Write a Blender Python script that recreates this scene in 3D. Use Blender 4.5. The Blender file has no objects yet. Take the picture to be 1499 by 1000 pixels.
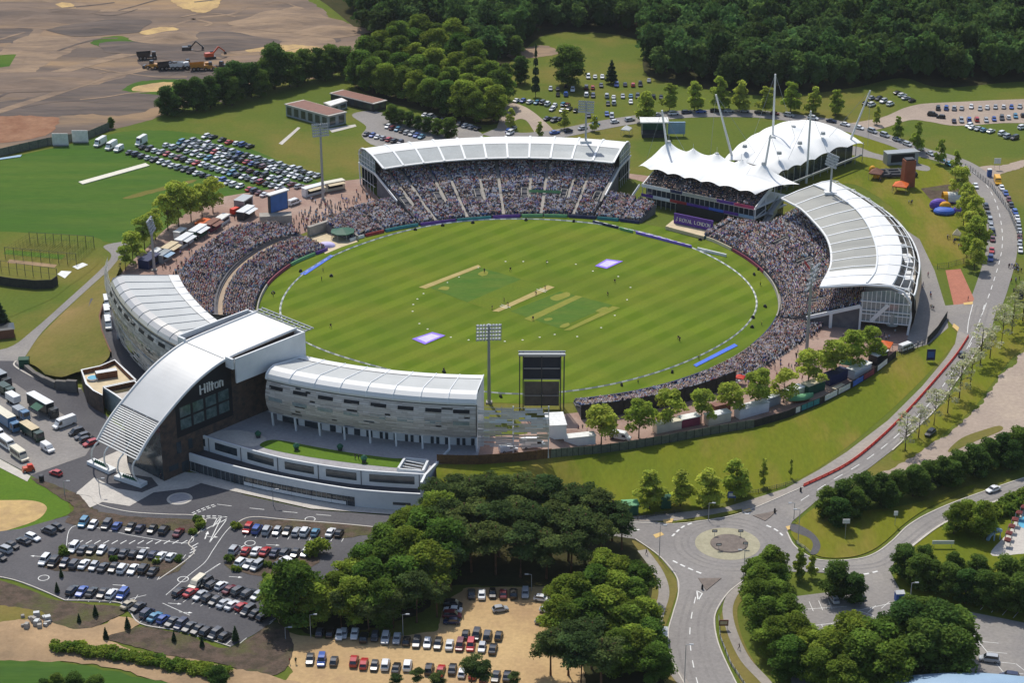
import bpy,math,random
import numpy as np
from mathutils import Vector,Matrix
from mathutils.geometry import tessellate_polygon
R=math.radians
rng=random.Random(7)
nr=np.random.default_rng(11)
sc=bpy.context.scene
COL=sc.collection
FP,TH,CH=2916.0,R(23.7),249.0
S_,C_=math.sin(TH),math.cos(TH)
def G(px,py,z=0.0):
 u=px-749.5;v=py-500.0
 t=(z-CH)/-(FP*S_+v*C_)
 return Vector((u*t,(FP*C_-v*S_)*t,z))
def mpp(px,py):
 return CH/(FP*S_+(py-500)*C_)
def hm(px,py,dpx):
 return dpx*mpp(px,py)/0.93
CX,CY=3.0,602.5
def PO(r,deg,z=0.0):
 a=R(deg);return Vector((CX+r*math.cos(a),CY+r*math.sin(a),z))
def tab(t,x):
 if x<=t[0][0]:return t[0][1]
 for(a,b),(c,d)in zip(t,t[1:]):
  if x<=c:
   k=(x-a)/(c-a);return b+(d-b)*k
 return t[-1][1]
def frange(a,b,n):return[a+(b-a)*i/(n-1)for i in range(n)]
def catmull(p,closed=False,n=5):
 p=[Vector(q)for q in p];m=len(p);out=[]
 rngi=range(m)if closed else range(m-1)
 for i in rngi:
  a=p[(i-1)%m]if closed or i>0 else p[i]
  b=p[i];c=p[(i+1)%m]
  d=p[(i+2)%m]if closed or i<m-2 else c
  for k in range(n):
   t=k/n
   out.append(0.5*((2*b)+(c-a)*t+(2*a-5*b+4*c-d)*t*t+(3*b-a-3*c+d)*t**3))
 if not closed:out.append(p[-1].copy())
 return out
MATS={}
def srgb(r,g,b):
 f=lambda c:(c/255/12.92)if c/255<0.04045 else((c/255+0.055)/1.055)**2.4
 return(f(r),f(g),f(b))
def mat(name,col,rough=0.8,col2=None,scale=0.1,detail=6,metal=0.0,bump=0.0,fine=0.0,spec=0.3,col3=None,scale3=0.02,coat=0.0,stretch=None,contrast=(0.35,0.65)):
 m=bpy.data.materials.new(name);m.use_nodes=True
 nt=m.node_tree;N=nt.nodes;L=nt.links
 b=N['Principled BSDF']
 b.inputs['Roughness'].default_value=rough;b.inputs['Metallic'].default_value=metal
 b.inputs['Specular IOR Level'].default_value=spec if rough<.84 else .04
 b.inputs['Coat Weight'].default_value=coat
 b.inputs['Base Color'].default_value=(*col,1)
 if col2 or fine or col3:
  geo=N.new('ShaderNodeNewGeometry');src=geo.outputs['Position']
  if stretch:
   mp=N.new('ShaderNodeMapping');mp.inputs['Rotation'].default_value=(0,0,stretch[0]);mp.inputs['Scale'].default_value=(stretch[1],stretch[2],1)
   L.new(src,mp.inputs['Vector']);src=mp.outputs[0]
  def noise(s,d,lo,hi):
   n=N.new('ShaderNodeTexNoise');n.inputs['Scale'].default_value=s;n.inputs['Detail'].default_value=d
   n.inputs['Roughness'].default_value=0.62
   L.new(src,n.inputs['Vector'])
   r=N.new('ShaderNodeMapRange');r.inputs[1].default_value=lo;r.inputs[2].default_value=hi
   L.new(n.outputs['Fac'],r.inputs[0]);return r.outputs[0]
  cur=None
  def mix(fac,a,bcol,mode='MIX'):
   x=N.new('ShaderNodeMix');x.data_type='RGBA';x.blend_type=mode
   L.new(fac,x.inputs[0])if not isinstance(fac,float)else setattr(x.inputs[0],'default_value',fac)
   for sock,val in((x.inputs[6],a),(x.inputs[7],bcol)):
    if isinstance(val,tuple):sock.default_value=(*val,1)
    else:L.new(val,sock)
   return x.outputs[2]
  cur=mix(noise(scale,detail,*contrast),col,col2 or col)
  if col3:cur=mix(noise(scale3,4,0.48,0.68),cur,col3)
  if fine:
   g=noise(fine,3,0.25,0.75)
   gm=N.new('ShaderNodeMapRange');gm.inputs[3].default_value=0.86;gm.inputs[4].default_value=1.14
   L.new(g,gm.inputs[0])
   cb=N.new('ShaderNodeCombineColor');[L.new(gm.outputs[0],cb.inputs[i])for i in range(3)]
   cur=mix(1.0,cur,cb.outputs[0],'MULTIPLY')
  L.new(cur,b.inputs['Base Color'])
  if bump:
   n=N.new('ShaderNodeTexNoise');n.inputs['Scale'].default_value=fine or scale*6;L.new(src,n.inputs['Vector'])
   bp=N.new('ShaderNodeBump');bp.inputs['Strength'].default_value=bump;bp.inputs['Distance'].default_value=0.3
   L.new(n.outputs['Fac'],bp.inputs['Height']);L.new(bp.outputs[0],b.inputs['Normal'])
 MATS[name]=m;return m
def objcol(name,rough=0.3,coat=0.6,attr=False,spec=0.5):
 m=bpy.data.materials.new(name);m.use_nodes=True;nt=m.node_tree;b=nt.nodes['Principled BSDF']
 if attr:
  a=nt.nodes.new('ShaderNodeAttribute');a.attribute_name='Col';nt.links.new(a.outputs['Color'],b.inputs['Base Color'])
 else:
  a=nt.nodes.new('ShaderNodeObjectInfo');nt.links.new(a.outputs['Color'],b.inputs['Base Color'])
 b.inputs['Roughness'].default_value=rough;b.inputs['Coat Weight'].default_value=coat;b.inputs['Specular IOR Level'].default_value=spec
 MATS[name]=m;return m
def leafmat(name,a,bcol,trans=0.35,hue=0.04):
 m=bpy.data.materials.new(name);m.use_nodes=True;nt=m.node_tree;N=nt.nodes;L=nt.links
 for n in list(N):N.remove(n)
 out=N.new('ShaderNodeOutputMaterial');d=N.new('ShaderNodeBsdfDiffuse');t=N.new('ShaderNodeBsdfTranslucent');mx=N.new('ShaderNodeMixShader')
 mx.inputs[0].default_value=trans
 at=N.new('ShaderNodeAttribute');at.attribute_name='Col'
 oi=N.new('ShaderNodeObjectInfo')
 c=N.new('ShaderNodeMix');c.data_type='RGBA';c.inputs[6].default_value=(*a,1);c.inputs[7].default_value=(*bcol,1)
 L.new(oi.outputs['Random'],c.inputs[0])
 mu=N.new('ShaderNodeMix');mu.data_type='RGBA';mu.blend_type='MULTIPLY';mu.inputs[0].default_value=1
 L.new(c.outputs[2],mu.inputs[6]);L.new(at.outputs['Color'],mu.inputs[7])
 L.new(mu.outputs[2],d.inputs[0]);L.new(mu.outputs[2],t.inputs[0])
 L.new(d.outputs[0],mx.inputs[1]);L.new(t.outputs[0],mx.inputs[2]);L.new(mx.outputs[0],out.inputs[0])
 MATS[name]=m;return m
class MB:
 def __init__(s):s.v=[];s.f=[];s.m=[]
 def add(s,vs,fs,mi=0):
  o=len(s.v);s.v+=[tuple(q)for q in vs]
  for f in fs:s.f.append(tuple(i+o for i in f));s.m.append(mi)
  return s
 def box(s,c,size,rz=0.0,mi=0,taper=1.0):
  x,y,z=size[0]/2,size[1]/2,size[2];co,si=math.cos(rz),math.sin(rz);vs=[]
  for zz,k in((0,1.0),(z,taper)):
   for dx,dy in((-x,-y),(x,-y),(x,y),(-x,y)):
    dx*=k;dy*=k
    vs.append((c[0]+dx*co-dy*si,c[1]+dx*si+dy*co,c[2]+zz))
  return s.add(vs,[(3,2,1,0),(4,5,6,7),(0,1,5,4),(1,2,6,5),(2,3,7,6),(3,0,4,7)],mi)
 def prism(s,pts,z0,z1,mi=0,mt=None):
  n=len(pts);area=sum(pts[i][0]*pts[(i+1)%n][1]-pts[(i+1)%n][0]*pts[i][1]for i in range(n))
  if area<0:pts=list(pts)[::-1]
  s.add([(p[0],p[1],z0)for p in pts]+[(p[0],p[1],z1)for p in pts],[(i,(i+1)%n,n+(i+1)%n,n+i)for i in range(n)],mi)
  tri=tessellate_polygon([[Vector((p[0],p[1],0))for p in pts]])
  fs=[]
  for a,b,c in tri:
   pa,pb,pc=pts[a],pts[b],pts[c]
   if(pb[0]-pa[0])*(pc[1]-pa[1])-(pb[1]-pa[1])*(pc[0]-pa[0])<0:a,c=c,a
   fs.append((a,b,c))
  s.add([(p[0],p[1],z1)for p in pts],fs,mi if mt is None else mt)
  return s
 def flat(s,pts,mi=0):
  tri=tessellate_polygon([[Vector((p[0],p[1],0))for p in pts]]);fs=[]
  for a,b,c in tri:
   pa,pb,pc=pts[a],pts[b],pts[c]
   if(pb[0]-pa[0])*(pc[1]-pa[1])-(pb[1]-pa[1])*(pc[0]-pa[0])<0:a,c=c,a
   fs.append((a,b,c))
  return s.add(pts,fs,mi)
 def ruled(s,A,B,mi=0,flip=False):
  n=len(A);fs=[(i,i+1,n+i+1,n+i)for i in range(n-1)]
  if flip:fs=[f[::-1]for f in fs]
  return s.add(list(A)+list(B),fs,mi)
 def strip3(s,lines,mi=0,flip=False):
  for a,b in zip(lines,lines[1:]):s.ruled(a,b,mi,flip)
  return s
 def tube(s,pts,r,n=8,mi=0,r1=None):
  pts=[Vector(p)for p in pts];m=len(pts);vs=[]
  for i,p in enumerate(pts):
   d=(pts[min(i+1,m-1)]-pts[max(i-1,0)]).normalized()
   a=d.cross(Vector((0,0,1)))
   if a.length<1e-3:a=Vector((1,0,0))
   a.normalize();b=d.cross(a)
   rr=r if r1 is None else r+(r1-r)*i/(m-1)
   for k in range(n):
    t=2*math.pi*k/n;vs.append(p+(a*math.cos(t)+b*math.sin(t))*rr)
  fs=[(i*n+k,(i+1)*n+k,(i+1)*n+(k+1)%n,i*n+(k+1)%n)for i in range(m-1)for k in range(n)]
  fs+=[tuple(range(n)),tuple(range((m-1)*n,m*n))[::-1]]
  return s.add(vs,fs,mi)
 def bar(s,a,b,w,h,mi=0):
  a=Vector(a);b=Vector(b);d=(b-a).normalized();sd=d.cross(Vector((0,0,1)))
  if sd.length<1e-3:sd=Vector((1,0,0))
  sd.normalize();up=sd.cross(d);vs=[]
  for p in(a,b):
   for x,y in((-1,-1),(1,-1),(1,1),(-1,1)):vs.append(p+sd*(x*w/2)+up*(y*h/2))
  return s.add(vs,[(0,1,2,3),(7,6,5,4),(0,4,5,1),(1,5,6,2),(2,6,7,3),(3,7,4,0)],mi)
 def band(s,pts,w,h,side,mi=0):
  pts=[Vector(p)for p in pts];sd=Vector(side).normalized()*w/2;up=Vector((0,0,h))
  a=[p-sd for p in pts];b=[p+sd for p in pts];s.ruled([p+up for p in a],[p+up for p in b],mi);s.ruled(a,[p+up for p in a],mi);s.ruled([p+up for p in b],b,mi);s.ruled(b,a,mi)
  return s
 def cyl(s,c,r,h,n=16,mi=0,r2=None):
  r2=r if r2 is None else r2
  vs=[(c[0]+r*math.cos(2*math.pi*k/n),c[1]+r*math.sin(2*math.pi*k/n),c[2])for k in range(n)]
  vs+=[(c[0]+r2*math.cos(2*math.pi*k/n),c[1]+r2*math.sin(2*math.pi*k/n),c[2]+h)for k in range(n)]
  return s.add(vs,[(k,(k+1)%n,n+(k+1)%n,n+k)for k in range(n)]+[tuple(range(n,2*n)),tuple(range(n))[::-1]],mi)
 def build(s,name,mats,parent=None,smooth=False,org=None):
  me=bpy.data.meshes.new(name)
  o3=Vector((0,0,0))if org is None else Vector(org)
  if parent is not None and org is None:
   q=parent
   while q is not None:o3+=q.location;q=q.parent
  me.from_pydata([(v[0]-o3 .x,v[1]-o3 .y,v[2]-o3 .z)for v in s.v],[],s.f)
  for m in(mats if isinstance(mats,(list,tuple))else[mats]):me.materials.append(MATS[m]if isinstance(m,str)else m)
  me.polygons.foreach_set('material_index',s.m)
  if smooth:me.polygons.foreach_set('use_smooth',[True]*len(me.polygons))
  me.update()
  ob=bpy.data.objects.new(name,me);COL.objects.link(ob)
  if parent is not None:ob.parent=parent
  elif org is not None:ob.location=o3
  return ob
def np_mesh(name,V,Q,mats,colors=None,mi=None,smooth=False):
 me=bpy.data.meshes.new(name);k=Q.shape[1]
 me.vertices.add(len(V));me.vertices.foreach_set('co',np.ascontiguousarray(V,dtype=np.float32).ravel())
 me.loops.add(Q.size);me.loops.foreach_set('vertex_index',np.ascontiguousarray(Q,dtype=np.int32).ravel())
 me.polygons.add(len(Q));me.polygons.foreach_set('loop_start',np.arange(0,Q.size,k,dtype=np.int32))
 try:me.polygons.foreach_set('loop_total',np.full(len(Q),k,dtype=np.int32))
 except Exception:pass
 for m in mats:me.materials.append(MATS[m])
 if mi is not None:me.polygons.foreach_set('material_index',np.ascontiguousarray(mi,dtype=np.int32))
 if colors is not None:
  a=me.attributes.new('Col','FLOAT_COLOR','FACE')
  c=np.ones((len(Q),4),dtype=np.float32);c[:,:3]=colors;a.data.foreach_set('color',c.ravel())
 if smooth:me.polygons.foreach_set('use_smooth',np.ones(len(Q),dtype=bool))
 me.update(calc_edges=True);me.validate()
 return me
def link(name,me,parent=None):
 o=bpy.data.objects.new(name,me);COL.objects.link(o)
 if parent is not None:o.parent=parent
 return o
def T(o,label,cat,group=None,kind=None):
 o['label']=label;o['category']=cat
 if group:o['group']=group
 if kind:o['kind']=kind
 return o
def struct(o):o['kind']='structure';return o
def empty(name,loc,label,cat,group=None,rz=0.0):
 o=bpy.data.objects.new(name,None);COL.objects.link(o);o.location=loc;o.rotation_euler=(0,0,rz);o.empty_display_size=0.5
 return T(o,label,cat,group)
def copy_tree(o,parent=None):
 c=o.copy();COL.objects.link(c)
 if parent is not None:c.parent=parent
 for ch in list(o.children):copy_tree(ch,c)
 return c
ORD='first second third fourth fifth sixth seventh eighth ninth tenth eleventh twelfth thirteenth fourteenth fifteenth sixteenth seventeenth eighteenth nineteenth twentieth'.split()
def ordn(i):
 if i<20:return ORD[i]
 tens={2:'twenty',3:'thirty',4:'forty',5:'fifty',6:'sixty',7:'seventy',8:'eighty'};t,u=divmod(i+1,10)
 if u==0:return{2:'twentieth',3:'thirtieth',4:'fortieth',5:'fiftieth',6:'sixtieth',7:'seventieth',8:'eightieth'}[t]
 return tens[t]+'-'+ORD[u-1]
def from_end(i,n,a='left',b='right'):
 if i==0:return a+'most'
 if i==n-1:return b+'most'
 return f'{ordn(i)} from {a}' if i<=(n-1)/2 else f'{ordn(n - 1 - i)} from {b}'
ZI=0
RAG={'bare_ground':1.6,'sand_patch':1.1,'grass_patch':1.0,'building_site':1.5,'planting_bed':.35,'dirt_track':.6,'rough_grass':.6,'gravel_track':.7,'dirt_path':.8,'worn_strip':.5,'worn_patch':.3,'woodland_floor':.8,'grass_slope':1.2,'family_lawn':.5,'gravel_car_park':.4}
def sheet(name,px,z,m,smooth=True,n=5,world=False):
 P=[(Vector((p[0],p[1],z))if world else G(p[0],p[1],0))for p in px]
 if smooth:P=catmull(P,True,n)
 g_=RAG.get(name)
 if g_:
  Q=resample(P+[P[0]],max(1.2,g_*1.5))[:-1];a,b=rng.uniform(0,9),rng.uniform(0,9);k=0.0;P=[]
  for i,p in enumerate(Q):k=k*.6+rng.uniform(-1,1)*g_*.7;j=k+g_*.8*math.sin(i*.21+a)*math.sin(i*.083+b);d=Q[(i+1)%len(Q)]-Q[i-1];d.normalize();P.append(p+Vector((-d.y,d.x,0))*j)
 global ZI;ZI+=1
 z+=(ZI%40)*0.0006
 P=[Vector((p.x,p.y,z))for p in P]
 mb=MB();mb.flat(P);return struct(mb.build(name,m))
def pathpts(px,n=6):return catmull([G(*p)for p in px],False,n)
def ribbon(mb,P,w,z,mi=0,h=0.0,off=0.0):
 L_,R_=[],[]
 for i,p in enumerate(P):
  d=(P[min(i+1,len(P)-1)]-P[max(i-1,0)]);d.z=0;d.normalize();nrm=Vector((-d.y,d.x,0))
  L_.append(Vector((p.x,p.y,0))+nrm*(off+w/2));R_.append(Vector((p.x,p.y,0))+nrm*(off-w/2))
 up=lambda A,zz:[Vector((q.x,q.y,zz))for q in A]
 mb.ruled(up(R_,z+h),up(L_,z+h),mi)
 if h:mb.ruled(up(L_,z+h),up(L_,z),mi);mb.ruled(up(R_,z),up(R_,z+h),mi)
 return mb
def resample(P,step):
 out=[P[0].copy()];acc=0.0
 for a,b in zip(P,P[1:]):
  l=(b-a).length;pos=step-acc
  while pos<=l and l>0:
   out.append(a+(b-a)*(pos/l));pos+=step
  acc=(acc+l)%step if l>0 else acc
 return out
def dashes(mb,P,w,z,dash,gap,mi=0):
 Q=resample(P,0.5);k=int(round(dash/0.5));t=int(round((dash+gap)/0.5));i=0
 while i+k<len(Q):ribbon(mb,Q[i:i+k+1],w,z,mi);i+=t
 return mb
mat('grass',srgb(96,105,43),0.95,srgb(84,100,40),0.03,9,fine=0.9,col3=srgb(116,108,54),scale3=0.018,bump=0.2)
mat('grass_lawn',srgb(108,112,34),0.95,srgb(96,107,32),0.05,9,fine=1.1,col3=srgb(126,114,54),scale3=0.06,bump=0.2,stretch=(R(-35),1.0,0.3),contrast=(.4,.6))
mat('grass_bright',srgb(68,98,37),0.95,srgb(82,104,42),0.05,9,fine=0.8,col3=srgb(64,92,42),scale3=0.03,stretch=(R(12),0.25,1.6),contrast=(.42,.6))
mat('grass_dry',srgb(122,110,62),0.95,srgb(98,102,48),0.06,9,fine=1.0,col3=srgb(136,116,74),scale3=0.03)
mat('grass_tee',srgb(90,116,40),0.95,srgb(82,110,38),0.1,4,fine=1.2)
mat('oval_grass',srgb(94,113,37),0.95,srgb(106,113,40),0.05,8,fine=1.2,col3=srgb(84,106,35),scale3=0.03)
mat('square_grass',srgb(74,106,42),0.95,srgb(92,111,46),0.25,6,fine=2.0,stretch=(R(-46.8),0.25,1.0))
mat('bare_pitch',srgb(176,158,108),0.95,srgb(160,146,92),0.3,6,fine=2.0,stretch=(R(-46.8),0.3,1.0))
mat('bare_pitch_old',srgb(138,134,66),0.95,srgb(124,130,56),0.3,6,fine=2.0,stretch=(R(-46.8),0.3,1.0))
mat('earth',srgb(128,111,97),0.95,srgb(104,93,85),0.03,12,fine=0.5,col3=srgb(152,127,98),scale3=0.02,stretch=(R(20),0.35,1.7),bump=0.5,contrast=(.42,.6))
mat('earth_dark',srgb(104,94,88),0.95,srgb(88,81,77),0.06,12,fine=0.5,col3=srgb(120,105,92),scale3=0.05,stretch=(R(14),0.3,2.0),bump=0.4,contrast=(.42,.6))
mat('earth_sand',srgb(190,162,112),0.95,srgb(166,140,104),0.09,10,fine=0.5,contrast=(.42,.62))
mat('earth_pale',srgb(148,127,105),0.95,srgb(122,106,92),0.06,12,fine=0.5,stretch=(R(-30),0.5,1.6),contrast=(.42,.6),bump=.4)
mat('earth_red',srgb(128,92,72),0.95,srgb(150,116,92),0.1,8,fine=0.5)
mat('forest_floor',srgb(52,56,34),0.95,srgb(70,66,42),0.08,6,fine=0.5)
mat('sand_gravel',srgb(190,162,118),0.95,srgb(176,148,108),0.05,9,fine=1.0,col3=srgb(166,138,104),scale3=0.06)
mat('track_dirt',srgb(176,148,114),0.95,srgb(152,128,100),0.06,9,fine=0.8,col3=srgb(136,116,92),scale3=0.05,bump=0.3)
mat('planting',srgb(98,84,74),0.95,srgb(78,70,60),0.35,12,fine=2.2,col3=srgb(88,88,58),scale3=0.12,bump=0.8,contrast=(.42,.6))
mat('asphalt_dark',srgb(92,91,93),0.85,srgb(84,83,86),0.05,8,fine=1.5,col3=srgb(100,98,99),scale3=0.03)
mat('asphalt',srgb(142,138,134),0.9,srgb(132,128,125),0.06,9,fine=1.2,col3=srgb(150,145,138),scale3=0.04)
mat('asphalt_worn',srgb(154,148,141),0.9,srgb(142,136,130),0.05,9,fine=0.9,col3=srgb(162,152,140),scale3=0.035)
mat('track_gravel',srgb(166,150,136),0.95,srgb(152,138,126),0.06,9,fine=0.9,col3=srgb(178,162,144),scale3=0.03)
mat('paving_pale',srgb(196,190,180),0.85,srgb(184,178,170),0.15,6,fine=1.5)
mat('paving_grey',srgb(166,164,164),0.85,srgb(154,152,154),0.12,6,fine=1.2)
mat('paving_red',srgb(158,132,119),0.9,srgb(146,121,110),0.12,8,fine=1.4,col3=srgb(168,146,132),scale3=0.05)
mat('ramp_red',srgb(176,118,98),0.9,srgb(164,110,92),0.3,6,fine=1.4)
mat('overrun',srgb(168,162,138),0.9,srgb(156,151,128),0.3,6,fine=1.4)
mat('island_stone',srgb(128,118,110),0.9,srgb(112,104,98),0.6,6,fine=1.8)
mat('kerb',srgb(198,192,182),0.85,srgb(184,178,168),0.5,4)
mat('paint_white',srgb(228,228,224),0.7,srgb(206,206,200),0.8,6)
mat('paint_yellow',srgb(206,186,120),0.7)
mat('tactile',srgb(206,176,118),0.85)
def field_mat():
 m=bpy.data.materials.new('mown_oval');m.use_nodes=True;nt=m.node_tree;N=nt.nodes;L=nt.links;b=N['Principled BSDF']
 b.inputs['Roughness'].default_value=0.95;b.inputs['Specular IOR Level'].default_value=0.03
 geo=N.new('ShaderNodeNewGeometry')
 def wave(ang,width,dist,ph):
  mp=N.new('ShaderNodeMapping');mp.inputs['Rotation'].default_value=(0,0,R(ang));L.new(geo.outputs['Position'],mp.inputs['Vector'])
  w=N.new('ShaderNodeTexWave');w.wave_type='BANDS';w.bands_direction='Y';w.inputs['Scale'].default_value=math.pi/width/10
  w.inputs['Distortion'].default_value=dist;w.inputs['Detail'].default_value=2;w.inputs['Detail Scale'].default_value=0.6;w.inputs['Phase Offset'].default_value=ph
  L.new(mp.outputs[0],w.inputs['Vector'])
  r=N.new('ShaderNodeMapRange');r.inputs[1].default_value=0.3;r.inputs[2].default_value=0.7;L.new(w.outputs['Fac'],r.inputs[0]);return r.outputs[0]
 def noise(s,lo,hi,st=None):
  n=N.new('ShaderNodeTexNoise');n.inputs['Scale'].default_value=s;n.inputs['Detail'].default_value=6
  src=geo.outputs['Position']
  if st:
   mp=N.new('ShaderNodeMapping');mp.inputs['Rotation'].default_value=(0,0,R(st[0]));mp.inputs['Scale'].default_value=(st[1],st[2],1);L.new(src,mp.inputs['Vector']);src=mp.outputs[0]
  L.new(src,n.inputs['Vector'])
  r=N.new('ShaderNodeMapRange');r.inputs[1].default_value=lo;r.inputs[2].default_value=hi;L.new(n.outputs['Fac'],r.inputs[0]);return r.outputs[0]
 def mix(f,a,c,k=1.0):
  if k!=1.0:
   q=N.new('ShaderNodeMath');q.operation='MULTIPLY';q.inputs[1].default_value=k;L.new(f,q.inputs[0]);f=q.outputs[0]
  x=N.new('ShaderNodeMix');x.data_type='RGBA';L.new(f,x.inputs[0])
  for s,v in((x.inputs[6],a),(x.inputs[7],c)):
   if isinstance(v,tuple):s.default_value=(*v,1)
   else:L.new(v,s)
  return x.outputs[2]
 c=mix(wave(-46.8,8.5,0.6,0.4),srgb(88,110,26),srgb(108,126,38))
 c=mix(wave(62,13,0.8,1.0),c,srgb(112,122,46),0.3)
 c=mix(noise(0.05,0.45,0.7,(-46.8,0.25,1.0)),c,srgb(118,118,46),0.5)
 c=mix(noise(0.035,0.42,0.65),c,srgb(78,101,33),0.45)
 c=mix(noise(1.1,0.3,0.7),c,srgb(84,99,37),0.35)
 L.new(c,b.inputs['Base Color']);MATS['mown_oval']=m
field_mat()
mb=MB();mb.flat([Vector((-1400,-200,0)),Vector((1400,-200,0)),Vector((1400,2200,0)),Vector((-1400,2200,0))]);struct(mb.build('ground','grass'))
L1,L2,L3,L4,L5,L6=0.03,0.06,0.09,0.12,0.15,0.18
sheet('building_site',[(-120,-90),(300,-95),(440,-10),(480,22),(560,62),(548,84),(520,96),(470,112),(430,118),(380,130),(320,145),(270,158),(233,170),(160,190),(115,202),(50,214),(-20,228),(-120,246)],L1,'earth')
sheet('bare_ground',[(-60,30),(20,12),(45,35),(50,55),(40,66),(10,62),(-60,66)],L2,'earth_dark')
sheet('bare_ground',[(-60,160),(60,140),(160,118),(220,100),(300,98),(330,108),(260,138),(230,155),(180,170),(120,168),(40,178),(-60,200)],L2,'earth_dark')
sheet('bare_ground',[(215,75),(270,68),(330,80),(350,90),(320,102),(240,104),(205,92)],L3,'earth_dark')
sheet('bare_ground',[(380,18),(420,14),(470,36),(500,55),(480,62),(430,45),(390,30)],L2,'earth_dark')
sheet('bare_ground',[(24,5),(60,0),(120,4),(130,16),(100,28),(60,36),(30,22)],L2,'earth_pale')
sheet('bare_ground',[(80,6),(100,4),(112,16),(95,26),(82,18)],L3,'earth_sand')
sheet('bare_ground',[(20,60),(60,52),(120,60),(100,80),(60,96),(10,130),(-40,140),(-40,110)],L2,'earth_pale')
sheet('bare_ground',[(338,46),(390,40),(450,46),(495,62),(490,78),(430,84),(370,84),(330,70)],L2,'earth_pale')
sheet('bare_ground',[(-20,175),(40,170),(82,172),(74,190),(40,202),(-20,208)],L3,'earth_red')
for q in([(245,-6),(325,-8),(312,14),(284,17)],[(206,48),(240,39),(263,43),(232,52)],[(357,72),(390,66),(440,66),(477,72),(468,78),(400,80)],[(190,131),(222,122),(256,121),(236,133)]):
 sheet('sand_patch',q,L4,'earth_sand')
for q in([(135,62),(170,51),(197,59),(166,71)],[(-30,84),(20,80),(33,88),(24,97),(-30,98)],[(178,130),(200,120),(258,116),(270,122),(240,138),(200,136)]):
 sheet('grass_patch',q,L3,'grass_bright')
tr=MB()
for q,w in(([(-40,134),(60,112),(150,88),(230,70),(320,50),(380,26),(440,10)],7),([(250,38),(290,26),(340,20),(362,8)],2.5),([(-40,175),(40,150),(140,118),(230,97)],5),([(280,27),(308,33),(300,38)],2),([(20,100),(60,40),(110,20),(220,12)],5)):
 ribbon(tr,pathpts(q),w,L3+0.015)
for i in range(26):
 x,y=rng.uniform(-60,420),rng.uniform(0,170);
 if x>300 and y>100:continue
 a=rng.uniform(-.5,.15);l=rng.uniform(40,150);q=[(x+l*t,y+l*t*a*.5+6*math.sin(3*t+i))for t in(0,.35,.7,1)];ribbon(tr,pathpts(q),rng.uniform(.8,2.2),L4+.02+i*.0007,i%2)
struct(tr.build('track',['earth_pale','earth_dark']))
sheet('practice_field',[(-120,262),(0,233),(90,214),(162,196),(215,190),(290,196),(350,212),(410,236),(462,264),(476,284),(440,296),(400,300),(330,312),(280,322),(230,340),(190,357),(140,352),(80,346),(20,350),(-120,366)],L1,'grass_bright')
sheet('worn_strip',[(186,287),(274,265),(281,267),(194,290)],L2,'grass_dry')
sheet('grass_slope',[(178,192),(250,168),(330,158),(420,130),(500,130),(540,200),(528,250),(470,262),(420,236),(350,211),(290,195),(220,189)],L1,'grass')
sheet('forest_floor',[(440,-130),(1700,-130),(1700,116),(1500,119),(1380,128),(1320,114),(1250,128),(1150,140),(1060,134),(950,112),(940,66),(900,50),(810,48),(770,70),(735,110),(738,172),(700,182),(640,168),(560,146),(515,118),(560,78),(520,40)],L1,'forest_floor')
sheet('dirt_path',[(745,78),(790,66),(815,72),(812,80),(760,86)],L2,'earth_pale')
sheet('practice_nets_lawn',[(-40,350),(60,342),(140,348),(150,362),(145,385),(100,420),(60,445),(-40,470)],L2,'grass')
sheet('grass_patch',[(-60,676),(20,668),(50,700),(105,740),(96,757),(40,772),(-60,800)],L2,'grass_tee')
sheet('ripe_grass',[(-60,740),(20,733),(58,736),(68,748),(40,768),(-60,790)],L3,'earth_sand')
sheet('outer_lawn',[(640,690),(830,676),(980,650),(1100,627),(1200,595),(1310,524),(1380,482),(1400,490),(1392,510),(1340,566),(1280,622),(1200,684),(1130,718),(1020,744),(920,752),(760,740)],L1,'grass_lawn')
sheet('verge',[(1445,505),(1499,455),(1560,440),(1560,490),(1499,508),(1450,565),(1425,598),(1380,636),(1330,672),(1305,668),(1350,622),(1400,570)],L1,'grass_lawn')
sheet('family_lawn',[(1245,190),(1300,205),(1345,226),(1400,262),(1425,320),(1432,372),(1410,392),(1370,390),(1345,360),(1300,300),(1240,268),(1180,290),(1150,262),(1200,220)],L1,'grass_lawn')
sheet('hotel_drive',[(-60,528),(20,529),(53,555),(82,567),(119,569),(132,592),(152,606),(190,640),(250,700),(300,706),(360,726),(455,747),(551,754),(640,756),(640,776),(560,800),(470,850),(402,882),(404,908),(372,930),(338,948),(268,926),(205,914),(176,884),(95,880),(20,850),(-60,838),(-60,786),(30,775),(98,756),(140,748),(110,722),(60,705),(-60,640)],L3,'asphalt_dark',smooth=False)
sheet('lorry_park',[(-60,545),(22,562),(44,577),(95,609),(141,644),(125,668),(46,696),(-60,640)],L4,'asphalt',smooth=False)
sheet('forecourt',[(112,722),(138,700),(170,716),(208,722),(232,712),(222,700),(182,694),(150,690),(138,676),(175,660),(240,700),(300,706),(275,716),(225,722),(190,742),(150,736),(130,745)],L5,'paving_pale',smooth=False)
sheet('pavement',[(284,706),(330,718),(389,731),(455,746),(551,753),(600,756),(600,750),(553,745),(518,741),(455,733),(387,720),(340,709),(300,695),(240,690),(240,700)],L5+.08,'paving_pale',smooth=False)
sheet('lay_by',[(-60,640),(45,698),(40,706),(-60,655)],L5,'kerb',smooth=False)
sheet('planting_bed',[(98,760),(140,750),(190,757),(277,762),(302,765),(294,778),(282,788),(270,782),(200,772),(110,770)],L5,'planting')
sheet('planting_bed',[(45,700),(112,724),(130,745),(145,748),(128,756),(98,757),(106,742),(70,718)],L5,'planting')
sheet('planting_bed',[(60,830),(90,812),(120,806),(200,816),(275,824),(262,838),(235,846),(150,838),(80,836)],L5,'planting',smooth=False)
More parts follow.
